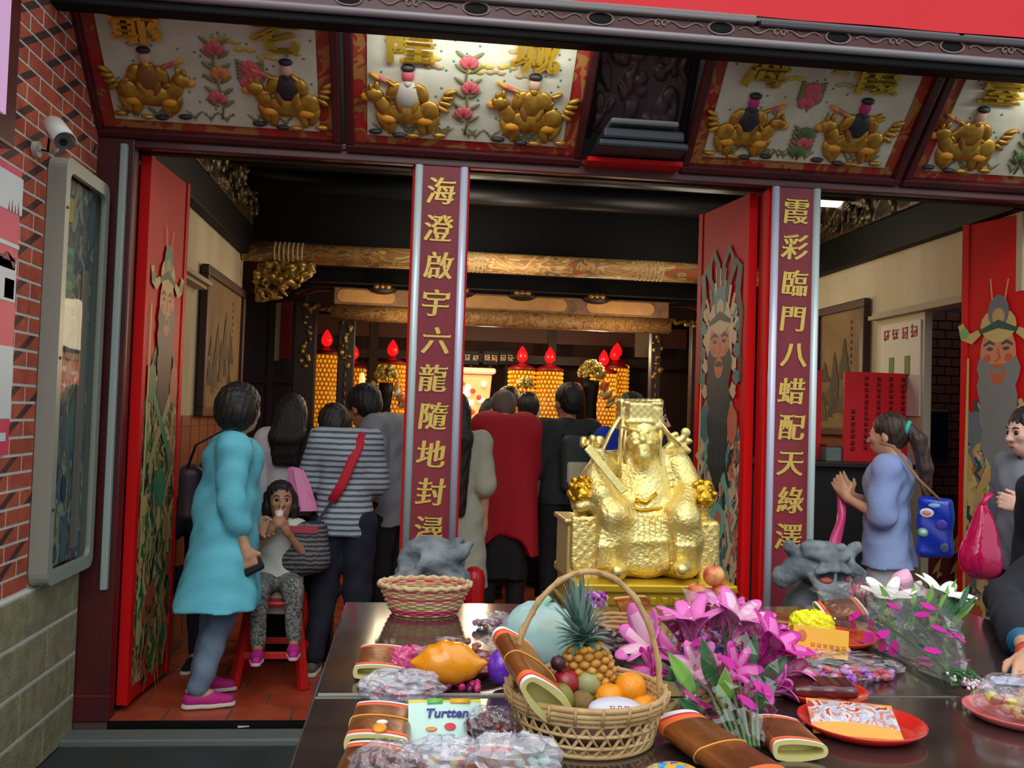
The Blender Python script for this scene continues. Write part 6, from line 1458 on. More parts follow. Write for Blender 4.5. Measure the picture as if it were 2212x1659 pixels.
def T(px, py, dz=0.0): return PZ(px, py, TZ+dz)

# ------------------------------------------------------------------ open woven basket
BK = mat('basket_straw', srgb(212, 186, 140), .65, var=srgb(190, 158, 110), vs=40); BKP = mat('basket_pink', srgb(206, 50, 100), .65); BKT = mat('basket_brown', srgb(176, 134, 88), .65)
bc = Vector((PY(917, 1300, 2.95).x, 2.945, TZ)); t = thing('open_basket', tuple(bc), 'open oval straw basket with pink bands at the rear left of the table', 'basket')
m = MB(); prof = [(.098+.042*(k/13)**.8, .004+.085*k/13) for k in range(14)]; nst = 28
for k, (r_, z_) in enumerate(prof):
    pts = []
    for j in range(112):
        a = 2*PI*j/112; w = .0028*math.sin(nst/2*a+(PI if k % 2 else 0)); pts.append((bc.x+(r_+w)*math.cos(a), bc.y+(r_+w)*.74*math.sin(a), TZ+z_))
    m.tube(pts, .0036, 5, closed=True, mi=1 if k in (1, 2, 8) else 0)
m.build('weaving', [BK, BKP], t, smooth=True)
m = MB()
for j in range(nst):
    a = 2*PI*j/nst; m.tube([(bc.x+r_*math.cos(a), bc.y+r_*.74*math.sin(a), TZ+z_) for r_, z_ in prof[::3]], .0026, 5)
m.build('stake', BKT, t, smooth=True)
m = MB(); m.tube([(bc.x+.143*math.cos(a)+.002*math.sin(20*a), bc.y+.143*.74*math.sin(a), TZ+.093+.003*math.sin(24*a)) for a in [2*PI*j/96 for j in range(96)]], .0075, 8, closed=True)
m.tube([(bc.x+.138*math.cos(a), bc.y+.138*.74*math.sin(a), TZ+.083) for a in [2*PI*j/96 for j in range(96)]], .004, 6, closed=True, mi=1); m.build('rim', [BK, BKP], t, smooth=True)
m = MB(); m.lathe([(0, .003), (.098, .003), (.098, .0), (0, 0)], 40, c=(bc.x, bc.y, TZ+.0005), sy=.74); m.build('bottom', BKT, t)

# ------------------------------------------------------------------ handled bamboo basket with fruit
BAM = mat('bamboo', srgb(206, 178, 128), .5, var=srgb(182, 150, 100), vs=25); BAM2 = mat('bamboo_rim', srgb(196, 164, 112), .5, var=srgb(176, 140, 92), vs=30)
hc = Vector((PY(1264, 1560, 1.83).x, 1.83, TZ)); R1, R0, HB = .153, .128, .092
t = thing('fruit_basket', tuple(hc), 'bamboo lattice basket with an arched handle, full of fruit, at the front of the table', 'basket')
def bpt(a, z, o=0): r_ = R0+(R1-R0)*(z/HB)**.7+o; return Vector((hc.x+r_*math.cos(a), hc.y+r_*math.sin(a), TZ+z))
m = MB()
for k in range(34):
    for sgn in (-1, 1):
        a0 = 2*PI*k/34; m.tube([bpt(a0+sgn*.42*(z/HB), max(z, .003), .0012*sgn*math.sin(3*PI*z/HB)) for z in [HB*q/8 for q in range(9)]], .0036, 6, flat=.4)
for z_ in (.022, .045, .066): m.tube([bpt(2*PI*q/72, z_, .0) for q in range(72)], .0036, 6, closed=True, flat=1)
m.build('lattice', BAM, t, smooth=True)
m = MB()
for z_, o_ in ((HB+.004, .003), (HB-.006, .004), (HB-.014, .003)): m.tube([bpt(2*PI*q/72, z_, o_) for q in range(72)], .0062, 8, closed=True)
for q in range(20): a = 2*PI*q/20; m.tube([bpt(a, HB-.022, .010), bpt(a+.01, HB+.010, .009)], .003, 5)
m.tube([bpt(2*PI*q/72, .005, .001) for q in range(72)], .005, 6, closed=True); m.build('rim', BAM2, t, smooth=True)
m = MB(); m.lathe([(0, .004), (R0, .004), (R0, .0), (0, 0)], 40, c=(hc.x, hc.y, TZ+.0005)); m.build('bottom', BAM, t)
m = MB(); hp_ = [Vector((hc.x-(R1-.002)*math.cos(a), hc.y, TZ+HB-.03+(.262)*math.sin(a)**.92)) for a in [PI*q/40 for q in range(41)]]
m.tube(hp_, .0058, 8, flat=1.0); m.tube([p+Vector((.0045*math.sin(q*1.6), .0045*math.cos(q*1.6), .002)) for q, p in enumerate(hp_)], .0042, 6); m.build('handle', BAM2, t, smooth=True)
# fruit
FY = 1.86
def fruit(name, px, py, Y, r, label, m_, cat, grp=None, sq=(1, 1, 1), stem=True):
    c = PY(px, py, Y); s = SDF(); s.ell((0, 0, 0), (r*sq[0], r*sq[1], r*sq[2]), .0); s.dig((0, 0, r*sq[2]*1.12), (r*.35, r*.35, r*.22), r*.3)
    o = s.build(name, m_, None, r/9); tag(o, label, cat, grp)
    if stem: m = MB(); m.tube([(0, 0, r*sq[2]*.86), (r*.05, 0, r*sq[2]*1.12)], r*.05, 6); m.build('stem', mat('fruit_stem', srgb(88, 74, 44), .7), o)
    o.location = c
    return o
ORG = mat('orange_peel', srgb(242, 150, 24), .38, bump=(140, .25)); G1 = 'oranges in the handled basket'
fruit('orange', 1362, 1486, 1.875, .0325, 'highest orange in the handled basket', ORG, 'orange', G1, stem=False)
fruit('orange', 1316, 1508, 1.865, .030, 'orange left of the highest orange, above the white label', ORG, 'orange', G1, stem=False)
fruit('orange', 1388, 1530, 1.855, .030, 'lowest orange, tucked against the right rim of the handled basket', ORG, 'orange', G1, stem=False)
fruit('guava', 1270, 1474, 1.885, .027, 'pale green round fruit in front of the pineapple', mat('guava_green', srgb(156, 158, 104), .4), 'fruit')
fruit('kiwi', 1257, 1518, 1.845, .0245, 'brown kiwi fruit at the front centre of the handled basket', mat('kiwi_brown', srgb(128, 100, 50), .75, bump=(160, .5)), 'fruit', sq=(1, 1.15, 1), stem=False)
fruit('apple', 1222, 1474, 1.885, .029, 'dark red apple between the paper pack and the pineapple', mat('apple_dark_red', srgb(150, 22, 40), .3, coat=.3), 'apple')
fruit('pear', 1208, 1512, 1.835, .030, 'green pear half hidden by the paper pack in the handled basket', mat('pear_green', srgb(130, 128, 44), .45), 'fruit', sq=(1, 1, 1.15))
fruit('plum', 1206, 1432, 1.88, .016, 'small dark plum above the red apple in the handled basket', mat('plum_dark', srgb(64, 26, 40), .3), 'fruit')
stf = SDF(); stf.ell((hc.x, hc.y, TZ+.028), (.115, .115, .026), .0); o = stf.build('packing_straw', mat('packing_dark', srgb(86, 50, 44), .8, bump=(60, .6)), None, .008); tag(o, 'dark packing filling the bottom of the handled basket', 'packing')
c = PY(1330, 1533, 1.77); t = thing('fruit_pack', tuple(c), 'clear fruit pack with a white and red label at the front rim of the basket', 'pack')
s = SDF(); s.ell(c, (.055, .035, .018), .0, rot=(.3, 0, 0)); s.build('film', mat('pack_white', srgb(206, 206, 216), .3, coat=.4), t, .005)
m = MB(frame(c+Vector((0, -.032, .012)), (1, 0, 0), (0, .45, 1))); rnd = random.Random(3)
for k in range(3): pseudo(m, None, -.014+.014*k, 0, .012, rnd)
m.build('print', mat('pack_red_print', srgb(170, 40, 60), .5), t)
# pineapple
pc = PY(1270, 1452, 1.925); t = thing('pineapple', tuple(pc), 'whole pineapple with a spiky green crown standing in the handled basket', 'pineapple')
ax = Vector((-.16, .05, 1)).normalized(); sx_ = ax.orthogonal().normalized(); sy_ = ax.cross(sx_); Mp = Matrix(((sx_.x, sy_.x, ax.x, pc.x), (sx_.y, sy_.y, ax.y, pc.y), (sx_.z, sy_.z, ax.z, pc.z), (0, 0, 0, 1)))
m = MB(Mp); m.ball((0, 0, 0), (.050, .050, .064), 24, 1)
for j in range(9):
    zz = -.052+.013*j; rr = .050*math.sqrt(max(.05, 1-(zz/.066)**2))
    for i in range(12):
        a = 2*PI*(i+.5*(j % 2))/12; m.ball((rr*math.cos(a), rr*math.sin(a), zz), (.0115, .0115, .0085), 7, 0); m.ball((1.16*rr*math.cos(a), 1.16*rr*math.sin(a), zz+.002), (.003, .003, .003), 4, 2)
m.build('fruit_body', [mat('pine_gold', srgb(206, 150, 56), .5, var=srgb(170, 112, 40), vs=60), mat('pine_brown', srgb(120, 84, 36), .6), mat('pine_tip', srgb(226, 196, 116), .6)], t, smooth=True)
m = MB(Mp); rnd = random.Random(5)
for q in range(74):
    a = q*2.399; lv = q/74; el = .25+1.2*lv; L = (.060+.055*lv)*rnd.uniform(.85, 1.15); d0 = Vector((math.cos(a)*math.cos(el), math.sin(a)*math.cos(el), math.sin(el)))
    b = Vector((0, 0, .055+.03*lv)); sdv = Vector((-math.sin(a), math.cos(a), 0)); w = .0105*(1-.25*lv)
    vs = []; 
    for k in range(5):
        f_ = k/4; p = b+d0*L*f_+Vector((0, 0, -.035*f_*f_*(1-lv*.8)+.02*f_*f_*lv)); ww = w*(1-f_)**.8*(1.1 if k else .9); vs += [p-sdv*ww+Vector((0, 0, ww*.35)), p, p+sdv*ww+Vector((0, 0, ww*.35))]
    m.add(vs, sum([[(3*k, 3*k+1, 3*k+4, 3*k+3), (3*k+1, 3*k+2, 3*k+5, 3*k+4)] for k in range(4)], []), 0 if rnd.random() < .7 else 1)
m.build('leaf_crown', [mat('crown_green', srgb(78, 118, 108), .45, var=srgb(58, 92, 84), vs=30), mat('crown_pale', srgb(122, 152, 138), .5)], t, thick=.0012)

# ------------------------------------------------------------------ paper packs
joss(T(826, 1428, .02), (.03, 1, 0), (0, 0, 1), .20, .125, .034, 'gilt paper pack at the rear left, beside the pink twist bag')
joss(T(822, 1568, .02), (.05, 1, 0), (0, 0, 1), .20, .118, .036, 'gilt paper pack with an orange tag, left of the biscuit packet', band=True)
joss(T(800, 1668, .02), (.1, 1, 0), (0, 0, 1), .20, .115, .036, 'gilt paper pack at the front left corner, under the bag of dates')
a = PY(1110, 1400, 1.90); b = PY(1178, 1512, 1.70)
joss((a+b)/2, (b-a), (.75, -.55, .55), (b-a).length*1.02, .122, .058, 'gilt paper pack leaning over the left rim of the handled basket', band=True)
a = T(1470, 1568, .03); b = T(1660, 1700, .03)
joss((a+b)/2, (b-a), (.0, 0, 1), (b-a).length*1.12, .105, .05, 'large gilt paper pack with a rubber band at the front, right of the handled basket', band=True)
joss(T(1700, 1592, .02), (.06, 1, 0), (0, 0, 1), .15, .105, .040, 'gilt paper pack seen end-on beside the plate with the snack packet')
a = PY(1360, 1292, 2.98); b = PY(1392, 1345, 2.84)
joss((a+b)/2, (b-a), (0, -.5, 1), (b-a).length, .11, .016, 'wavy gilt paper pack leaning on the base of the golden statue', wav=.006)
joss(T(1668, 1338, .035)+Vector((0, 0, 0)), (1, -.35, -.05), (0, 0, 1), .19, .10, .036, 'gilt paper pack lying on the rear red plate')
joss(T(1815, 1318, .02), (1, .05, .1), (0, -.4, 1), .15, .10, .034, 'gilt paper pack tucked behind the white lily bouquet')
joss(T(1083, 1690, .03), (.0, 1, .1), (0, 0, 1), .20, .115, .036, 'gilt paper pack cut off by the bottom edge, under the clear bag')
m = MB(); c = T(820, 1572, .042); m.ball((c.x, c.y, c.z), (.014, .024, .006), 10); m.ball((c.x+.004, c.y+.02, c.z+.004), (.012, .008, .004), 8, 1); o = m.build('orange_tag', [mat('tag_orange', srgb(240, 156, 30), .4), J_W], smooth=True); tag(o, 'small orange tag lying on the left gilt paper pack', 'tag')

# ------------------------------------------------------------------ left side offerings
pl_ = T(1003, 1446); plate(pl_, .115, PLDR, 'dark red plate under the orange pouch')
c = T(968, 1432, .055); s = SDF(); s.ell(c, (.070, .05, .050), .0); s.rc(c+Vector((.055, -.01, -.005)), c+Vector((.092, -.016, .006)), .022, .003, .02)
s.rc(c+Vector((-.055, 0, .0)), c+Vector((-.09, -.008, .004)), .02, .003, .02)
s.disp(lambda X, Y, Z: 0.0022*np.sin(140*X+60*Z)*np.clip((Z-TZ-.06)*30, 0, 1)*np.ones_like(Y)+.001*np.sin(60*X-50*Z)*np.ones_like(Y)); o = s.build('orange_pouch', mat('pouch_orange', srgb(238, 150, 20), .22, coat=.6), None, .005); tag(o, 'glossy orange foil pouch on the dark red plate', 'pouch')
c = T(1086, 1440, .048); s = SDF(); s.ell(c, (.036, .036, .043), .0); o = s.build('purple_pouch', mat('pouch_purple', srgb(104, 44, 186), .22, coat=.6), None, .005); tag(o, 'glossy purple foil pouch right of the orange pouch', 'pouch')
bag('wrapper_bag', T(1010, 1425, .045), (.13, .05, .05), 'clear crinkled wrapper behind the orange and purple pouches', CLEAR2, 31, jag=.2)
stuff('brown_sweets', T(1000, 1405, .02), (.11, .035, .05), 'small brown sweets piled behind the orange pouch', [mat('sweet_brown', srgb(110, 52, 44), .35, coat=.3), mat('sweet_tan', srgb(168, 98, 50), .35)], (.010, .008, .008), 40, 5, 'sweets')
bag('twist_bag', T(884, 1428, .036), (.045, .035, .036), 'small bright pink twisted bag left of the orange pouch', PINKT, 33, jag=.18)
bag('clear_bag', T(868, 1483, .035), (.090, .055, .035), 'cloudy clear bag of pink sweets above the left gilt paper pack', CLOUDY, 34, jag=.14)
stuff('pink_sweets', T(875, 1483, .022), (.075, .04, .028), 'pink and white sweets inside the cloudy clear bag', [mat('sweet_pink', srgb(222, 90, 120), .4), mat('sweet_white', srgb(222, 214, 216), .4), mat('sweet_red', srgb(196, 50, 70), .4)], (.010, .008, .006), 34, 6, 'sweets')
stuff('plum_sweets', T(985, 1478, .012), (.08, .03, .012), 'dark plum coloured sweets in front of the dark red plate', [mat('sweet_plum', srgb(104, 24, 60), .3), mat('sweet_magenta', srgb(190, 50, 110), .3)], (.014, .010, .008), 16, 7, 'sweets')
# biscuit packet
c = T(962, 1560, .028); t = thing('biscuit_packet', tuple(c), 'pale green biscuit packet with dark blue lettering left of the handled basket', 'packet')
Mk = frame(tuple(c), (1, .02, 0), (0, .8, .6)); m = MB(Mk)
m.grid(lambda u, v: Vector((.072*(2*u-1), -.011*math.sin(PI*u)*math.sin(PI*v)**.6, .052*(2*v-1))), 14, 12, mi=lambda u, v: 1 if v > .78 else 0); m.grid(lambda u, v: Vector((.072*(1-2*u), .011*math.sin(PI*u)*math.sin(PI*v)**.6, .052*(2*v-1))), 14, 12, mi=0)
m.build('wrapper', [mat('packet_mint', srgb(190, 224, 210), .3, coat=.4), mat('packet_lime', srgb(206, 200, 70), .3, coat=.4)], t, smooth=True)
vs, fs = text_mesh('Turtten', .027, .03, .0006, shear=.2); m = MB(Mk @ Matrix.Translation((.004, -.0125, .012))); m.add(vs, fs); m.build('lettering', mat('packet_blue', srgb(40, 48, 130), .4), t)
m = MB(Mk); m.ball((.008, -.0125, -.018), (.011, .001, .008), 14, 0); m.ball((-.028, -.011, -.022), (.011, .001, .005), 12, 1); m.ball((.055, -.006, -.022), (.016, .004, .014), 14, 2); m.ball((.045, -.008, -.035), (.012, .004, .010), 12, 3); m.box((-.02, -.0082, .043), (.03, .001, .012), mi=4); m.box((.03, -.0078, .043), (.04, .001, .010), mi=2)
m.build('printed_motif', [mat('motif_red', srgb(214, 40, 60), .4), mat('motif_orange', srgb(226, 140, 60), .4), mat('motif_amber', srgb(238, 176, 40), .4), mat('motif_white', srgb(240, 240, 240), .4), mat('motif_green', srgb(110, 190, 90), .4)], t, smooth=True)
DATE = [mat('date_red', srgb(112, 36, 40), .3, coat=.4), mat('date_dark', srgb(78, 24, 32), .3, coat=.4)]
for (px, py, r, l1, l2, sd) in ((1066, 1568, (.055, .05, .034), 'bag of dried dates between the biscuit packet and the handled basket', 'dried red dates in the bag beside the handled basket', 41), (838, 1662, (.062, .05, .04), 'bag of dried dates at the front left corner', 'dried red dates in the bag at the front left corner', 42)):
    c = T(px, py, r[2]+(.036 if sd == 42 else 0)); bag('date_bag', c, r, l1, CLEAR, sd, jag=.12); stuff('dried_dates', c, [q*.86 for q in r], l2, DATE, (.012, .0085, .0085), 60, sd+5, 'dates')
bag('clear_bag', T(958, 1640, .035), (.075, .05, .035), 'clear plastic bag of white sweets in front of the biscuit packet', CLOUDY, 45, jag=.16)
stuff('white_sweets', T(960, 1640, .02), (.06, .04, .022), 'white and red wrapped sweets in the clear bag before the biscuit packet', [mat('sweet_white'
, srgb(222, 214, 216)), mat('sweet_red', srgb(196, 50, 70)), mat('sweet_yellow', srgb(226, 200, 110), .4)], (.011, .009, .006), 24, 9, 'sweets')
bag('clear_bag', T(1112, 1645, .05), (.078, .05, .045), 'clear plastic bag with a green spot left of the front of the handled basket', CLOUDY, 46, jag=.16)
stuff('pale_sweets', T(1115, 1645, .045), (.055, .035, .03), 'pale pink and green sweets in the clear bag beside the handled basket', [mat('sweet_rose', srgb(206, 160, 160), .4), mat('sweet_mint', srgb(160, 206, 180), .4), mat('sweet_grey', srgb(150, 140, 146), .4)], (.014, .011, .008), 20, 10, 'sweets')
# things behind the handled basket
bag('aqua_bag', T(1165, 1372, .075), (.095, .07, .078), 'pale aqua plastic bag with a knotted top behind the pineapple crown', AQUA, 51, jag=.10, smooth=True, tie=([(.0, 0, .06), (.008, 0, .085), (.02, 0, .10)], .014, mat('aqua_knot', srgb(150, 206, 182), .4)))
fruit('orange', 1188, 1345, 2.42, .034, 'orange seen through the pale aqua bag behind the pineapple crown', ORG, 'orange', None, stem=False)
stuff('red_berries', T(1062, 1345, .018), (.05, .03, .02), 'small dark red wrapped sweets in the middle of the rear table', [mat('berry_red', srgb(120, 36, 46), .3, coat=.5), mat('berry_pale', srgb(170, 120, 130), .3)], (.011, .010, .009), 18, 12, 'sweets')
bag('sweet_bag', T(1068, 1343, .026), (.06, .035, .028), 'small clear bag of dark red sweets right of the open straw basket', CLEAR, 52, jag=.15)
c = T(1300, 1385, .035); bag('purple_foil_bag', c, (.075, .05, .035), 'dark brown and silver foil bag right of the pineapple crown', film('brown_foil', (.6, .5, .55, 1), gloss=.4, rough=.12, opac=.5, opc=srgb(96, 64, 74), bs=50), 53, jag=.18)
stuff('purple_petals', PY(1272, 1292, 2.75), (.055, .03, .04), 'small vivid purple flowers between the pineapple crown and the statue base', [mat('petal_purple', srgb(170, 30, 170), .5), mat('petal_lilac', srgb(206, 150, 214), .5)], (.012, .010, .007), 46, 13, 'flowers')
bag('flower_wrap', PY(1272, 1320, 2.75)+Vector((0, 0, -.015)), (.06, .04, .075), 'clear wrap around the small purple flowers near the statue base', CLEAR2, 54, jag=.15)
bk_ = T(1345, 1398); t = thing('small_basket', tuple(bk_), 'round brown basket rim showing behind the handled basket and the lilies', 'basket')
m = MB(); 
for k in range(7): m.tube([(bk_.x+(.075+.003*k)*math.cos(a), bk_.y+(.075+.003*k)*math.sin(a), TZ+.006+.011*k+.001*math.sin(12*a+k*PI)) for a in [2*PI*q/48 for q in range(48)]], .0062, 6, closed=True)
m.build('weaving', BKT, t, smooth=True); m = MB(); m.lathe([(0, .0), (.074, 0), (.074, .004), (0, .004)], 30, c=(bk_.x, bk_.y, TZ+.0005)); m.build('bottom', BKT, t)
stuff('red_fruit', Vector((bk_.x, bk_.y, TZ+.04)), (.055, .055, .03), 'dark red fruit heaped in the round brown basket', [mat('fruit_dark_red', srgb(126, 30, 44), .35), mat('fruit_crimson', srgb(150, 40, 60), .35)], (.018, .018, .017), 26, 14, 'fruit')

# ------------------------------------------------------------------ apples in a pyramid
APP = mat('apple_red_yellow', srgb(206, 62, 60), .35, var=srgb(232, 176, 96), vs=22, coat=.35)
pa = T(1528, 1352); plate(pa, .10, PLR, 'red plate under the pyramid of apples')
for i, (px, py, lab) in enumerate(((1542, 1243, 'topmost apple of the pyramid'), (1506, 1282, 'left apple of the second row of the pyramid'), (1558, 1282, 'right apple of the second row of the pyramid'), (1482, 1318, 'leftmost apple of the bottom row of the pyramid'), (1520, 1322, 'second apple from the left in the bottom row of the pyramid'), (1557, 1322, 'third apple from the left in the bottom row of the pyramid'), (1592, 1316, 'rightmost apple of the bottom row of the pyramid'))):
    fruit('apple', px, py, 2.80 if i < 3 else 2.80, .034, lab, APP, 'apple', 'apples piled in a pyramid')
bag('gift_bag', T(1520, 1392, .04), (.085, .035, .04), 'blue and red printed plastic bag in front of the apple pyramid', blotch('gift_print', [srgb(40, 80, 190), srgb(206, 50, 70), srgb(196, 206, 226), srgb(60, 100, 200), srgb(222, 120, 110)], 16, .3), 61, jag=.12)
c = T(1605, 1385, .04); bag('striped_bag', c, (.055, .035, .045), 'white and red printed snack bag right of the blue printed bag', blotch('snack_print', [srgb(206, 60, 66), srgb(214, 220, 226), srgb(226, 130, 110), srgb(190, 206, 220), srgb(200, 40, 50)], 22, .3), 62, jag=.12)

# ------------------------------------------------------------------ flowers
LPK = mat('lily_pink', srgb(226, 112, 188), .5, sub=.0); LPD = mat('lily_magenta', srgb(196, 36, 146), .5); LPW = mat('lily_white', srgb(238, 236, 226), .5); LPL = mat('lily_blush', srgb(232, 186, 206), .5)
LGRN = mat('leaf_green', srgb(66, 116, 72), .4, var=srgb(48, 92, 58), vs=12); LGR2 = mat('leaf_light', srgb(120, 170, 72), .45); STEM = mat('stem_green', srgb(70, 104, 56), .5)
def petal(m, b, d, nrm, L, w, curl, mis):
    d = Vector(d).normalized(); nrm = Vector(nrm); nrm = (nrm-d*nrm.dot(d)).normalized(); sd = d.cross(nrm)
    def fn(u, v):
        s_ = 1-(1-v)**1.6; ww = w*(math.sin(PI*(.10+.80*s_))**.7)*(1 if s_ < .9 else math.sqrt(max(0.02, 1-((s_-.9)/.1)**2))); x = (2*u-1)
        return Vector(b)+d*L*(s_-.22*curl*s_**3)+nrm*(L*(-.10*math.sin(PI*s_)+curl*.75*s_**2.4))+sd*ww*x-nrm*(.38*ww*(1-x*x))
    m.grid(fn, 9, 13, mi=lambda u, v: mis[0] if (.2 < u < .6 and v < .62) else mis[1])
def lily(name, c, d, s, parent, mats, mis, open_=.6, seed=0):
    d = Vector(d).normalized(); o = d.orthogonal().normalized(); e = d.cross(o); m = MB(); rnd = random.Random(seed)
    for k in range(6):
        a = 2*PI*k/6+rnd.uniform(-.15, .15); rd = o*math.cos(a)+e*math.sin(a); petal(m, Vector(c)+rd*.004, d+rd*(.25+.30*open_), rd, s*1.18*rnd.uniform(.92, 1.08), s*(.25 if k % 2 else .19), open_*.9, mis)
    for k in range(5): a = 2*PI*k/5; rd = o*math.cos(a)+e*math.sin(a); m.tube([c, Vector(c)+d*s*.5+rd*s*.08], s*.012, 5, mi=2); m.ball(Vector(c)+d*s*.52+rd*s*.085, s*.035, 6, 3)
    return m.build(name, mats, parent, smooth=True, thick=.0012)
def bud(c, d, L, r, parent, mats, name='bud'):
    d = Vector(d).normalized(); m = MB(); n = 10; pts = [Vector(c)+d*L*(q/n) for q in range(n+1)]; m.tube(pts, [max(.001, r*math.sin(PI*(.12+.86*q/n))**.8) for q in range(n+1)], 10, mi=0); return m.build(name, mats, parent, smooth=True)
def leaf_(m, b, d, up, L, w, mi=0):
    d = Vector(d).normalized(); up = Vector(up); up = (up-d*up.dot(d)).normalized(); sd = d.cross(up)
    m.grid(lambda u, v: Vector(b)+d*L*v+sd*w*(2*u-1)*math.sin(PI*(.06+.94*v))+up*(.25*w*abs(2*u-1)-.18*L*v*v), 5, 9, mi=mi)
def wrap(parent, a, b, ra, rb, seed, fm, spread=(0, 2*PI), n=(30, 12), jag=.12, dots=None, dm=None, flat=.6, name='cellophane'):
    """crumpled cone of film from tip a to mouth b"""
    a = Vector(a); b = Vector(b); d = (b-a); L = d.length; d.normalize(); sd = d.cross(Vector((0, 0, 1))).normalized(); up = sd.cross(d); rnd = random.Random(seed); jit = {}
    def fn(u, v, extra=0):
        key = (round(u*n[0]), round(v*(n[1]-1)))
        if key not in jit: jit[key] = (rnd.uniform(-jag, jag), rnd.uniform(-jag, jag))
        an = spread[0]+(spread[1]-spread[0])*u; r = (ra+(rb-ra)*v**.8)*(1+jit[key][0]+.12*math.sin(7*an)*v)
        p = a+d*(L*v*(1+.06*math.sin(5*an)*v)+L*.3*jit[key][1]*v)+sd*r*math.cos(an)+up*r*flat*math.sin(an); p.z = max(p.z, TZ+.004); return p
    m = MB(); m.grid(fn, n[0], n[1], closeu=spread[1]-spread[0] > 6); m.build(name, fm, parent)
    if dots:
        m = MB()
        for q in range(dots):
            u = rnd.randrange(1, n[0]-1); v = rnd.randrange(1, n[1]-1); p = fn(u/n[0], v/(n[1]-1)); p1 = fn((u+1)/n[0], v/(n[1]-1)); p2 = fn(u/n[0], (v+1)/(n[1]-1)); nn = (p1-p).cross(p2-p)
            if nn.length < 1e-9: continue
            nn.normalize(); nn = nn if nn.y < 0 or nn.z > .5 else -nn
            x = (p1-p).normalized(); y = nn.cross(x); r = .020; c = (p+p1+p2)/3+nn*.002; k_ = 12
            m.add([c]+[c+x*r*(1+.15*math.cos(2*t_))*math.cos(t_)+y*r*math.sin(t_) for t_ in [2*PI*z/k_ for z in range(k_)]], [(0, z+1, (z+1) % k_+1) for z in range(k_)])
        m.build('printed_spot', dm, parent)
DOTM = mat('spot_magenta', srgb(200, 30, 150), .4)
LM = [LPL, LPK, LGR2, mat('anther', srgb(170, 90, 50), .6)]; LM2 = [LPK, LPD, LGR2, mat('anther', srgb(170, 90, 50))]; LM3 = [LPW, LPW, LGR2, mat('anther', srgb(170, 90, 50))]
# pink lily bouquet
tip = T(1612, 1612, .02); mouth = PY(1535, 1390, 2.30)
bq = thing('lily_bouquet', tuple(tip), 'bouquet of pink lilies in spotted cellophane right of the handled basket', 'bouquet')
def Q(px, py, Y): return PY(px, py, Y)
lily('lily', Q(1458, 1425, 2.12), (-.75, -.35, .50), .14, bq, LM, (0, 1), .2, 1)
lily('lily', Q(1498, 1395, 2.2), (-.1, -.1, 1), .11, bq, LM2, (0, 0), .45, 2)
lily('lily', Q(1570, 1395, 2.22), (.25, -.25, 1), .125, bq, LM, (0, 1), .4, 3)
lily('lily', Q(1636, 1440, 2.15), (.45, -.35, .8), .125, bq, LM2, (0, 1), .4, 4)
lily('lily', Q(1440, 1455, 2.02), (-.85, -.25, .25), .07, bq, LM2, (0, 1), .35, 5)
lily('lily', Q(1600, 1375, 2.32), (-.3, -.1, 1), .085, bq, LM2, (1, 0), .4, 6)
lily('lily', Q(1655, 1490, 2.05), (.85, -.35, .35), .07, bq, LM2, (1, 0), .4, 7)
for px, py, Y, d_, s_z, mm, sd_ in ((1478, 1385, 2.28, (-.4, 0, 1), .09, LM2, 21), (1548, 1362, 2.34, (0, -.1, 1), .09, LM, 22), (1612, 1412, 2.24, (.2, -.4, .9), .10, LM2, 23), (1570, 1470, 2.06, (.2, -.7, .7), .075, LM2, 24), (1505, 1460, 2.08, (-.3, -.7, .6), .08, LM, 25), (1682, 1462, 2.12, (.8, -.2, .6), .08, LM, 26), (1650, 1400, 2.28, (.5, 0, .9), .085, LM2, 27), (1595, 1525, 1.95, (.3, -.8, .4), .05, LM2, 28)):
    lily('lily', Q(px, py, Y), d_, s_z, bq, mm, (0, 1), .4, sd_)
lily('lily', Q(1528, 1352, 2.35), (.1, 0, 1), .075, bq, LM, (1, 1), .3, 8)
m = MB(); c = Q(1545, 1440, 2.05)
for k in range(14):
    a = k*2.4; r = .006+.0013*k; m.ball(c+Vector((r*math.cos(a), r*math.sin(a)*.8, .012-.0012*k)), (.012, .010, .020), 8, 0 if k % 3 else 1, rot=(.3*math.sin(a), .3*math.cos(a), a))
m.build('rose_bud', [mat('rose_pink', srgb(226, 140, 160), .5), mat('rose_deep', srgb(206, 90, 130), .5)], bq, smooth=True)
m = MB(); rnd = random.Random(9)
for (px, py, Y, d, L, w) in ((1465, 1470, 2.05, (-1, -.1, .55), .13, .02), (1540, 1490, 2.0, (-.25, -.2, 1), .12, .018), (1600, 1480, 2.05, (.3, -.1, 1), .12, .02), (1500, 1500, 1.98, (-.5, -.1, .8), .11, .018), (1570, 1410, 2.2, (.1, 0, 1), .10, .014), (1640, 1480, 2.1, (.7, -.2, .8), .1, .02), (1560, 1530, 1.92, (0, -.3, 1), .09, .02), (1615, 1540, 1.92, (.5, -.2, .6), .09, .018), (1520, 1560, 1.90, (-.5, -.2, .5), .08, .018)):
    leaf_(m, Q(px, py, Y), d, (0, -1, .4), L, w, 0 if rnd.random() < .7 else 1)
m.build('foliage', [LGRN, LGR2], bq, smooth=True, thick=.001)
m = MB()
for k in range(7): e = Q(1470+30*k, 1430, 2.15); m.tube([tip+Vector((.008*(k-3), 0, 0)), tip.lerp(e, .5)+Vector((0, 0, .015)), e], .004, 6)
m.build('stem', STEM, bq, smooth=True)
wrap(bq, tip, mouth+Vector((0, .03, .03)), .035, .175, 71, CLEAR4, dots=22, dm=DOTM, n=(26, 9), jag=.15)
m = MB(); rnd = random.Random(2); c0 = T(1630, 1590, .03)
m.build('tie', DOTM, bq) if False else None
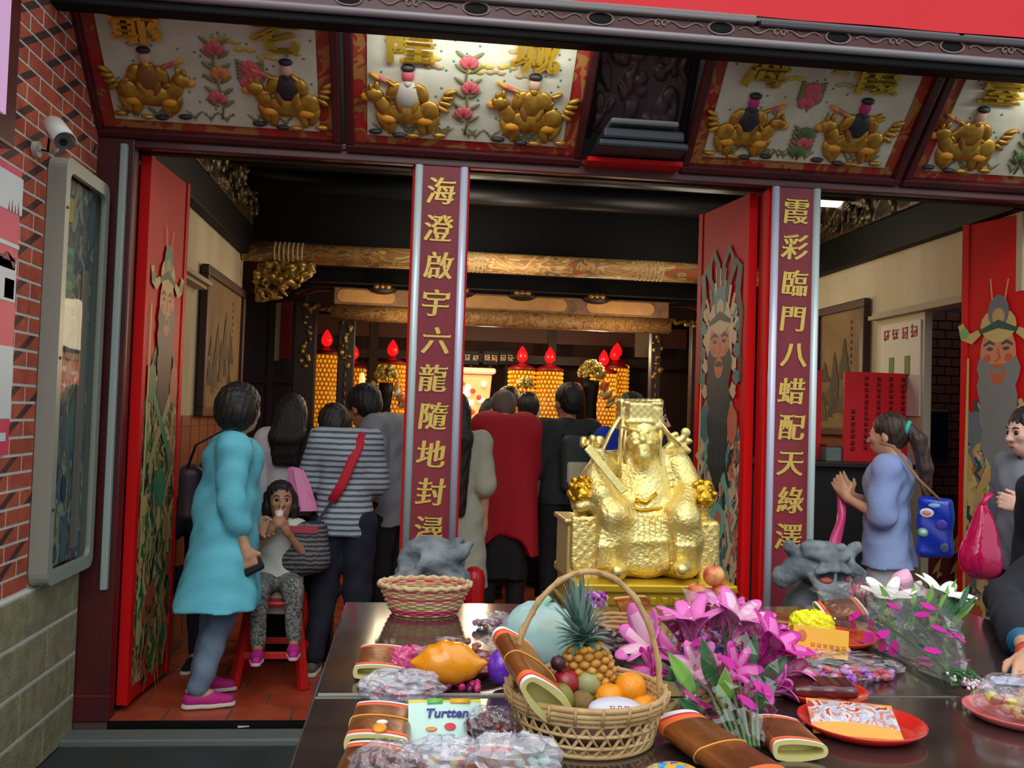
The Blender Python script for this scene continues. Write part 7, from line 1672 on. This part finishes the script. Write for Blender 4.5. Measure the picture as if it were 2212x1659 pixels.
# white lily bouquet
tip2 = T(2058, 1462, .02); mo2 = PY(1930, 1310, 2.78)
b2 = thing('white_bouquet', tuple(tip2), 'bouquet of white and blush lilies in magenta spotted cellophane at the right', 'bouquet')
lily('white_lily', Q(1915, 1330, 2.72), (-.1, -.3, 1), .11, b2, LM3, (0, 1), .45, 11)
lily('white_lily', Q(2018, 1318, 2.75), (.3, -.3, 1), .11, b2, LM3, (0, 1), .6, 12)
lily('white_lily', Q(1965, 1320, 2.8), (.0, -.2, 1), .09, b2, LM3, (0, 1), .4, 13)
bud(Q(1938, 1283, 2.80), (.35, -.1, 1), .085, .036, b2, [mat('bud_pink', srgb(232, 170, 200), .45)], 'blush_bud'); bud(Q(1895, 1300, 2.82), (-.1, 0, 1), .055, .022, b2, [LPL], 'blush_bud'); bud(Q(1862, 1290, 2.85), (-.3, 0, 1), .045, .016, b2, [LPL], 'blush_bud')
m = MB(); rnd = random.Random(4)
for q in range(64):
    px = rnd.uniform(1880, 2060) if q < 46 else rnd.uniform(1985, 2070); py = rnd.uniform(1300, 1400) if q < 46 else rnd.uniform(1310, 1345); leaf_(m, Q(px, py, 2.62+rnd.uniform(0, .16)), ((px-1960)/140+rnd.uniform(-.3, .3), rnd.uniform(-.5, .2), rnd.uniform(.5, 1)), (0, -1, .3), rnd.uniform(.05, .095), rnd.uniform(.006, .012), 0 if rnd.random() < .55 else 1)
for q in range(12): leaf_(m, tip2+Vector((rnd.uniform(-.03, .03), rnd.uniform(-.05, .02), .02)), (rnd.uniform(-.3, .6), -.8, rnd.uniform(-.1, .4)), (0, 0, 1), .05, .006, 0)
m.build('foliage', [LGRN, LGR2], b2, smooth=True, thick=.001)
m = MB()
for k in range(4): e = Q(1890+44*k, 1335, 2.72); m.tube([tip2+Vector((.008*(k-4), -.05, -.008)), tip2+Vector((0, .02, .01)), tip2.lerp(e, .5)+Vector((0, 0, .01)), e], .0035, 6)
m.build('stem', STEM, b2, smooth=True)
m = MB(); rnd = random.Random(8)
for q in range(40): m.ball(tip2+Vector((rnd.uniform(-.03, .03), rnd.uniform(-.11, -.02), rnd.uniform(0, .02))), .004, 5)
m.build('small_white_flower', LPW, b2)
wrap(b2, tip2, mo2+Vector((-.02, .03, .0)), .03, .19, 72, CLEAR3, dots=34, dm=DOTM, n=(28, 10), jag=.14, flat=.5)

# ------------------------------------------------------------------ right side offerings
plate(T(1668, 1352), .115, PLR, 'rear red plate carrying a gilt paper pack, left of the yellow bag')
plate(T(1795, 1388), .125, mat('plate_orange_red', srgb(222, 70, 30), .25, coat=.4), 'orange red plate under the amber box')
bag('yellow_bag', T(1752, 1352, .045), (.068, .05, .045), 'vivid yellow netted bag behind the amber box', mat('net_yellow', srgb(240, 236, 20), .4, bump=(90, .8)), 81, jag=.08)
c = T(1768, 1388, .045); t = thing('amber_box', tuple(c), 'amber carton with small printed marks in front of the yellow bag', 'box')
m = MB(frame(tuple(c), (1, -.22, -.08), (0, .25, 1))); m.box((0, 0, 0), (.145, .05, .075)); m.box((0, -.0, .0378), (.145, .05, .001), mi=1); m.build('carton', [mat('carton_amber', srgb(242, 176, 36), .35, coat=.3), mat('carton_top', srgb(232, 214, 130), .4)], t, bevel=.003)
rnd = random.Random(3); m = MB(frame(tuple(c+Vector((0, -.0, 0))), (1, -.22, -.08), (0, .25, 1)))
for k in range(6): pseudo(m, None, -.02+.016*k, -.008, .014, rnd, y=-.0256)
m.ball((-.05, -.0256, .012), (.013, .001, .016), 10); m.build('print', mat('carton_print', srgb(206, 110, 50), .5), t)
RW = blotch('sweet_wrap', [srgb(222, 60, 36), srgb(236, 110, 40), srgb(236, 200, 200), srgb(214, 30, 50)], 55, .3)
for i, (px, py, lab) in enumerate(((1752, 1412, 'left red and orange sweet packet in front of the amber box'), (1808, 1400, 'right red and orange sweet packet in front of the amber box'))):
    c = T(px, py, .028); s = SDF(); s.ell((0, 0, 0), (.045, .022, .012), .0, rot=(.5, .15, .2)); s.disp(lambda X, Y, Z: .0015*np.sin(160*X+60*Y)*np.ones_like(Z)); o = s.build('sweet_packet', RW, None, .004); o.location = c; tag(o, lab, 'packet', 'red sweet packets')
PW = [mat('purple_wrap', srgb(150, 50, 186), .3, coat=.4), mat('red_wrap', srgb(206, 36, 60), .3, coat=.4), mat('lilac_wrap', srgb(206, 140, 206), .3, coat=.4)]
stuff('purple_sweets', T(1822, 1455, .016), (.125, .035, .02), 'purple and red wrapped sweets in the clear bag in front of the orange red plate', PW, (.014, .010, .008), 52, 17, 'sweets')
bag('sweet_bag', T(1815, 1440, .032), (.15, .07, .034), 'large clear bag over purple sweets at the right of the pink lilies', CLEAR2, 83, jag=.14)
p = T(1772, 1508); plate(p, .105, PLR, 'red plate with a brown packet, half under the pink lilies')
c = p+Vector((.0, -.0, .026)); s = SDF(); s.box(c, (.075, .04, .014), .012, .01, rot=(.12, .0, -.1)); s.disp(lambda X, Y, Z: .0015*np.sin(120*X)*np.ones_like(Y)*np.ones_like(Z)); o = s.build('brown_packet', mat('packet_brown', srgb(92, 36, 34), .25, var=srgb(70, 26, 28), vs=20, coat=.6), None, .005); tag(o, 'glossy dark brown packet on the red plate by the pink lilies', 'packet')
p = T(1860, 1578); plate(p, .128, PLR, 'foremost red plate, carrying the printed snack packet')
c = p+Vector((-.015, .005, .022)); t = thing('snack_packet', tuple(c), 'orange and silver printed snack packet on the foremost red plate', 'packet')
Mk = frame(tuple(c), (1, -.28, -.02), (.25, 1, .32)); m = MB(Mk)
m.grid(lambda u, v: Vector((.088*(2*u-1), -.013*math.sin(PI*u)**.7*math.sin(PI*v)**.6, .062*(2*v-1))), 16, 12, mi=lambda u, v: 1 if v > .8 or v < .22 else 0); m.grid(lambda u, v: Vector((.088*(1-2*u), .010*math.sin(PI*u)*math.sin(PI*v), .062*(2*v-1))), 16, 12)
m.build('wrapper', [blotch('snack_wrap', [srgb(196, 190, 196), srgb(206, 120, 90), srgb(176, 186, 206), srgb(222, 206, 190), srgb(190, 60, 60)], 30, .3), mat('snack_orange', srgb(240, 160, 50), .3, coat=.3)], t, smooth=True)
p = T(2208, 1556); plate(p, .12, PLP, 'pink plate at the right edge', None)
bag('food_bag', Vector((p.x, p.y, TZ+.05)), (.10, .08, .045), 'clear bag of food on the pink plate at the right edge', CLEAR, 88, jag=.13)
stuff('bagged_food', Vector((p.x, p.y, TZ+.038)), (.075, .06, .02), 'brown and yellow food inside the bag at the right edge', [mat('food_brown', srgb(160, 112, 66), .5), mat('food_tan', srgb(196, 160, 110), .5), mat('food_yellow', srgb(206, 196, 60), .5)], (.017, .014, .009), 30, 18, 'food')
m = MB(); c = T(2112, 1480); m.grid(lambda u, v: Vector((c.x+.05*(2*u-1)+.012*v, c.y+.02*(2*v-1)-.02*u, TZ+.004+.006*math.sin(4*u)*math.sin(PI*v))), 12, 5); o = m.build('pink_slip', mat('slip_pink', srgb(236, 150, 206), .6), smooth=True, thick=.001); tag(o, 'pink paper slip at the right, left of the hand', 'paper')
c = T(2190, 1478, .008); m = MB(); m.box((c.x, c.y, c.z), (.12, .09, .014), rot=(0, 0, -.2)); m.box((c.x, c.y, c.z+.0078), (.105, .075, .001), rot=(0, 0, -.2), mi=1); o = m.build('booklet', [mat('booklet_dark', srgb(36, 36, 50), .4), mat('booklet_blue', srgb(160, 180, 220), .35, var=srgb(196, 206, 226), vs=25)], bevel=.002); tag(o, 'pale blue booklet under the hand at the right edge', 'booklet')
c = T(1452, 1672, .02); s = SDF(); s.ell(c, (.05, .035, .018), .0); o = s.build('blue_packet', blotch('blue_print', [srgb(30, 90, 190), srgb(60, 160, 200), srgb(226, 170, 40), srgb(40, 70, 170)], 28, .3), None, .005); tag(o, 'small blue and yellow packet under the large paper pack at the bottom edge', 'packet')

# small leftovers
c = PZ(525, 1583, -.05); m = MB(); m.box((c.x, c.y, -.020), (.05, .03, .002), rot=(0, 0, .3)); o = m.build('paper_scrap', mat('scrap_white', srgb(200, 206, 210), .7)); tag(o, 'small white paper scrap on the stone step in front of the left doorway', 'paper')
a = PY(1024, 1225, 5.0); m = MB(); m.lathe([(0, 0), (.05, 0), (.058, .3), (.062, a.z-.06), (.05, a.z-.02), (.02, a.z), (0, a.z)], 24, c=(a.x, 5.0, .0005)); o = m.build('red_bin', mat('bin_red', srgb(190, 14, 24), .35), smooth=True); tag(o, 'narrow red plastic bin half hidden behind the left stone lion', 'bin')
# ================================================================== light
w = bpy.data.worlds.new('world'); SC.world = w; w.use_nodes = True; nt = w.node_tree; N = nt.nodes; L = nt.links
bg = N['Background']; tc = N.new('ShaderNodeTexCoord'); sp = N.new('ShaderNodeSeparateXYZ'); L.new(tc.outputs['Generated'], sp.inputs[0])
cr = N.new('ShaderNodeValToRGB'); e = cr.color_ramp.elements
e[0].position = 0.0; e[0].color = (.10, .11, .11, 1); e[1].position = 1.0; e[1].color = (1.0, 1.06, 1.12, 1)
x_ = e.new(.52); x_.color = (.38, .42, .44, 1)
mp = N.new('ShaderNodeMath'); mp.operation = 'MULTIPLY_ADD'; mp.inputs[1].default_value = .5; mp.inputs[2].default_value = .5
L.new(sp.outputs['Z'], mp.inputs[0]); L.new(mp.outputs[0], cr.inputs['Fac']); L.new(cr.outputs['Color'], bg.inputs['Color']); bg.inputs['Strength'].default_value = 1.0
sun = bpy.data.lights.new('daylight', 'SUN'); sun.energy = .9; sun.angle = math.radians(50); sun.color = (1, .98, .95)
so = bpy.data.objects.new('daylight', sun); COL.objects.link(so); so.rotation_euler = (math.radians(48), 0, math.radians(-14))
def pl(name, loc, e, col, r=.08):
    l = bpy.data.lights.new(name, 'POINT'); l.energy = e; l.color = col; l.shadow_soft_size = r
    o = bpy.data.objects.new(name, l); COL.objects.link(o); o.location = loc
def al(name, loc, tgt, e, col, sx, sy):
    l = bpy.data.lights.new(name, 'AREA'); l.shape = 'RECTANGLE'; l.size = sx; l.size_y = sy; l.energy = e; l.color = col
    o = bpy.data.objects.new(name, l); COL.objects.link(o); o.location = loc
    o.rotation_euler = (Vector(tgt)-Vector(loc)).to_track_quat('-Z', 'Y').to_euler()
pl('hall_lamp_left', (.2, 6.6, 2.75), 13, (1, .86, .66), .3); pl('hall_lamp_right', (2.2, 6.6, 2.75), 9, (1, .88, .68), .3)
pl('altar_lamp_warm', (.7, 8.95, 2.1), 26, (1, .72, .42)); pl('altar_lamp_right', (1.9, 8.95, 2.1), 18, (1, .76, .46)); pl('beam_fill_left', (-.1, 7.75, 2.05), 7, (1, .8, .5), .2); pl('beam_fill_right', (1.9, 7.75, 2.05), 7, (1, .8, .5), .2); pl('roller_fill', (.7, 6.9, 2.4), 8, (1, .84, .6), .2)  # beam and roller points are unseen, added to brighten the painted beams
al('eave_fill_left', (.25, 3.86, 2.98), (.25, 4.25, 2.85), 1.5, (.92, 1, .96), .9, .03); al('eave_fill_right', (3.1, 3.86, 2.98), (3.1, 4.25, 2.85), 1.2, (.92, 1, .96), .7, .03)  # unseen area lights added behind the gutter to brighten the panels
SC.view_settings.view_transform = 'Standard'; SC.view_settings.look = 'None'; SC.view_settings.gamma = 1.0; SC.view_settings.use_curve_mapping = False
SC.view_settings.exposure = 0.5
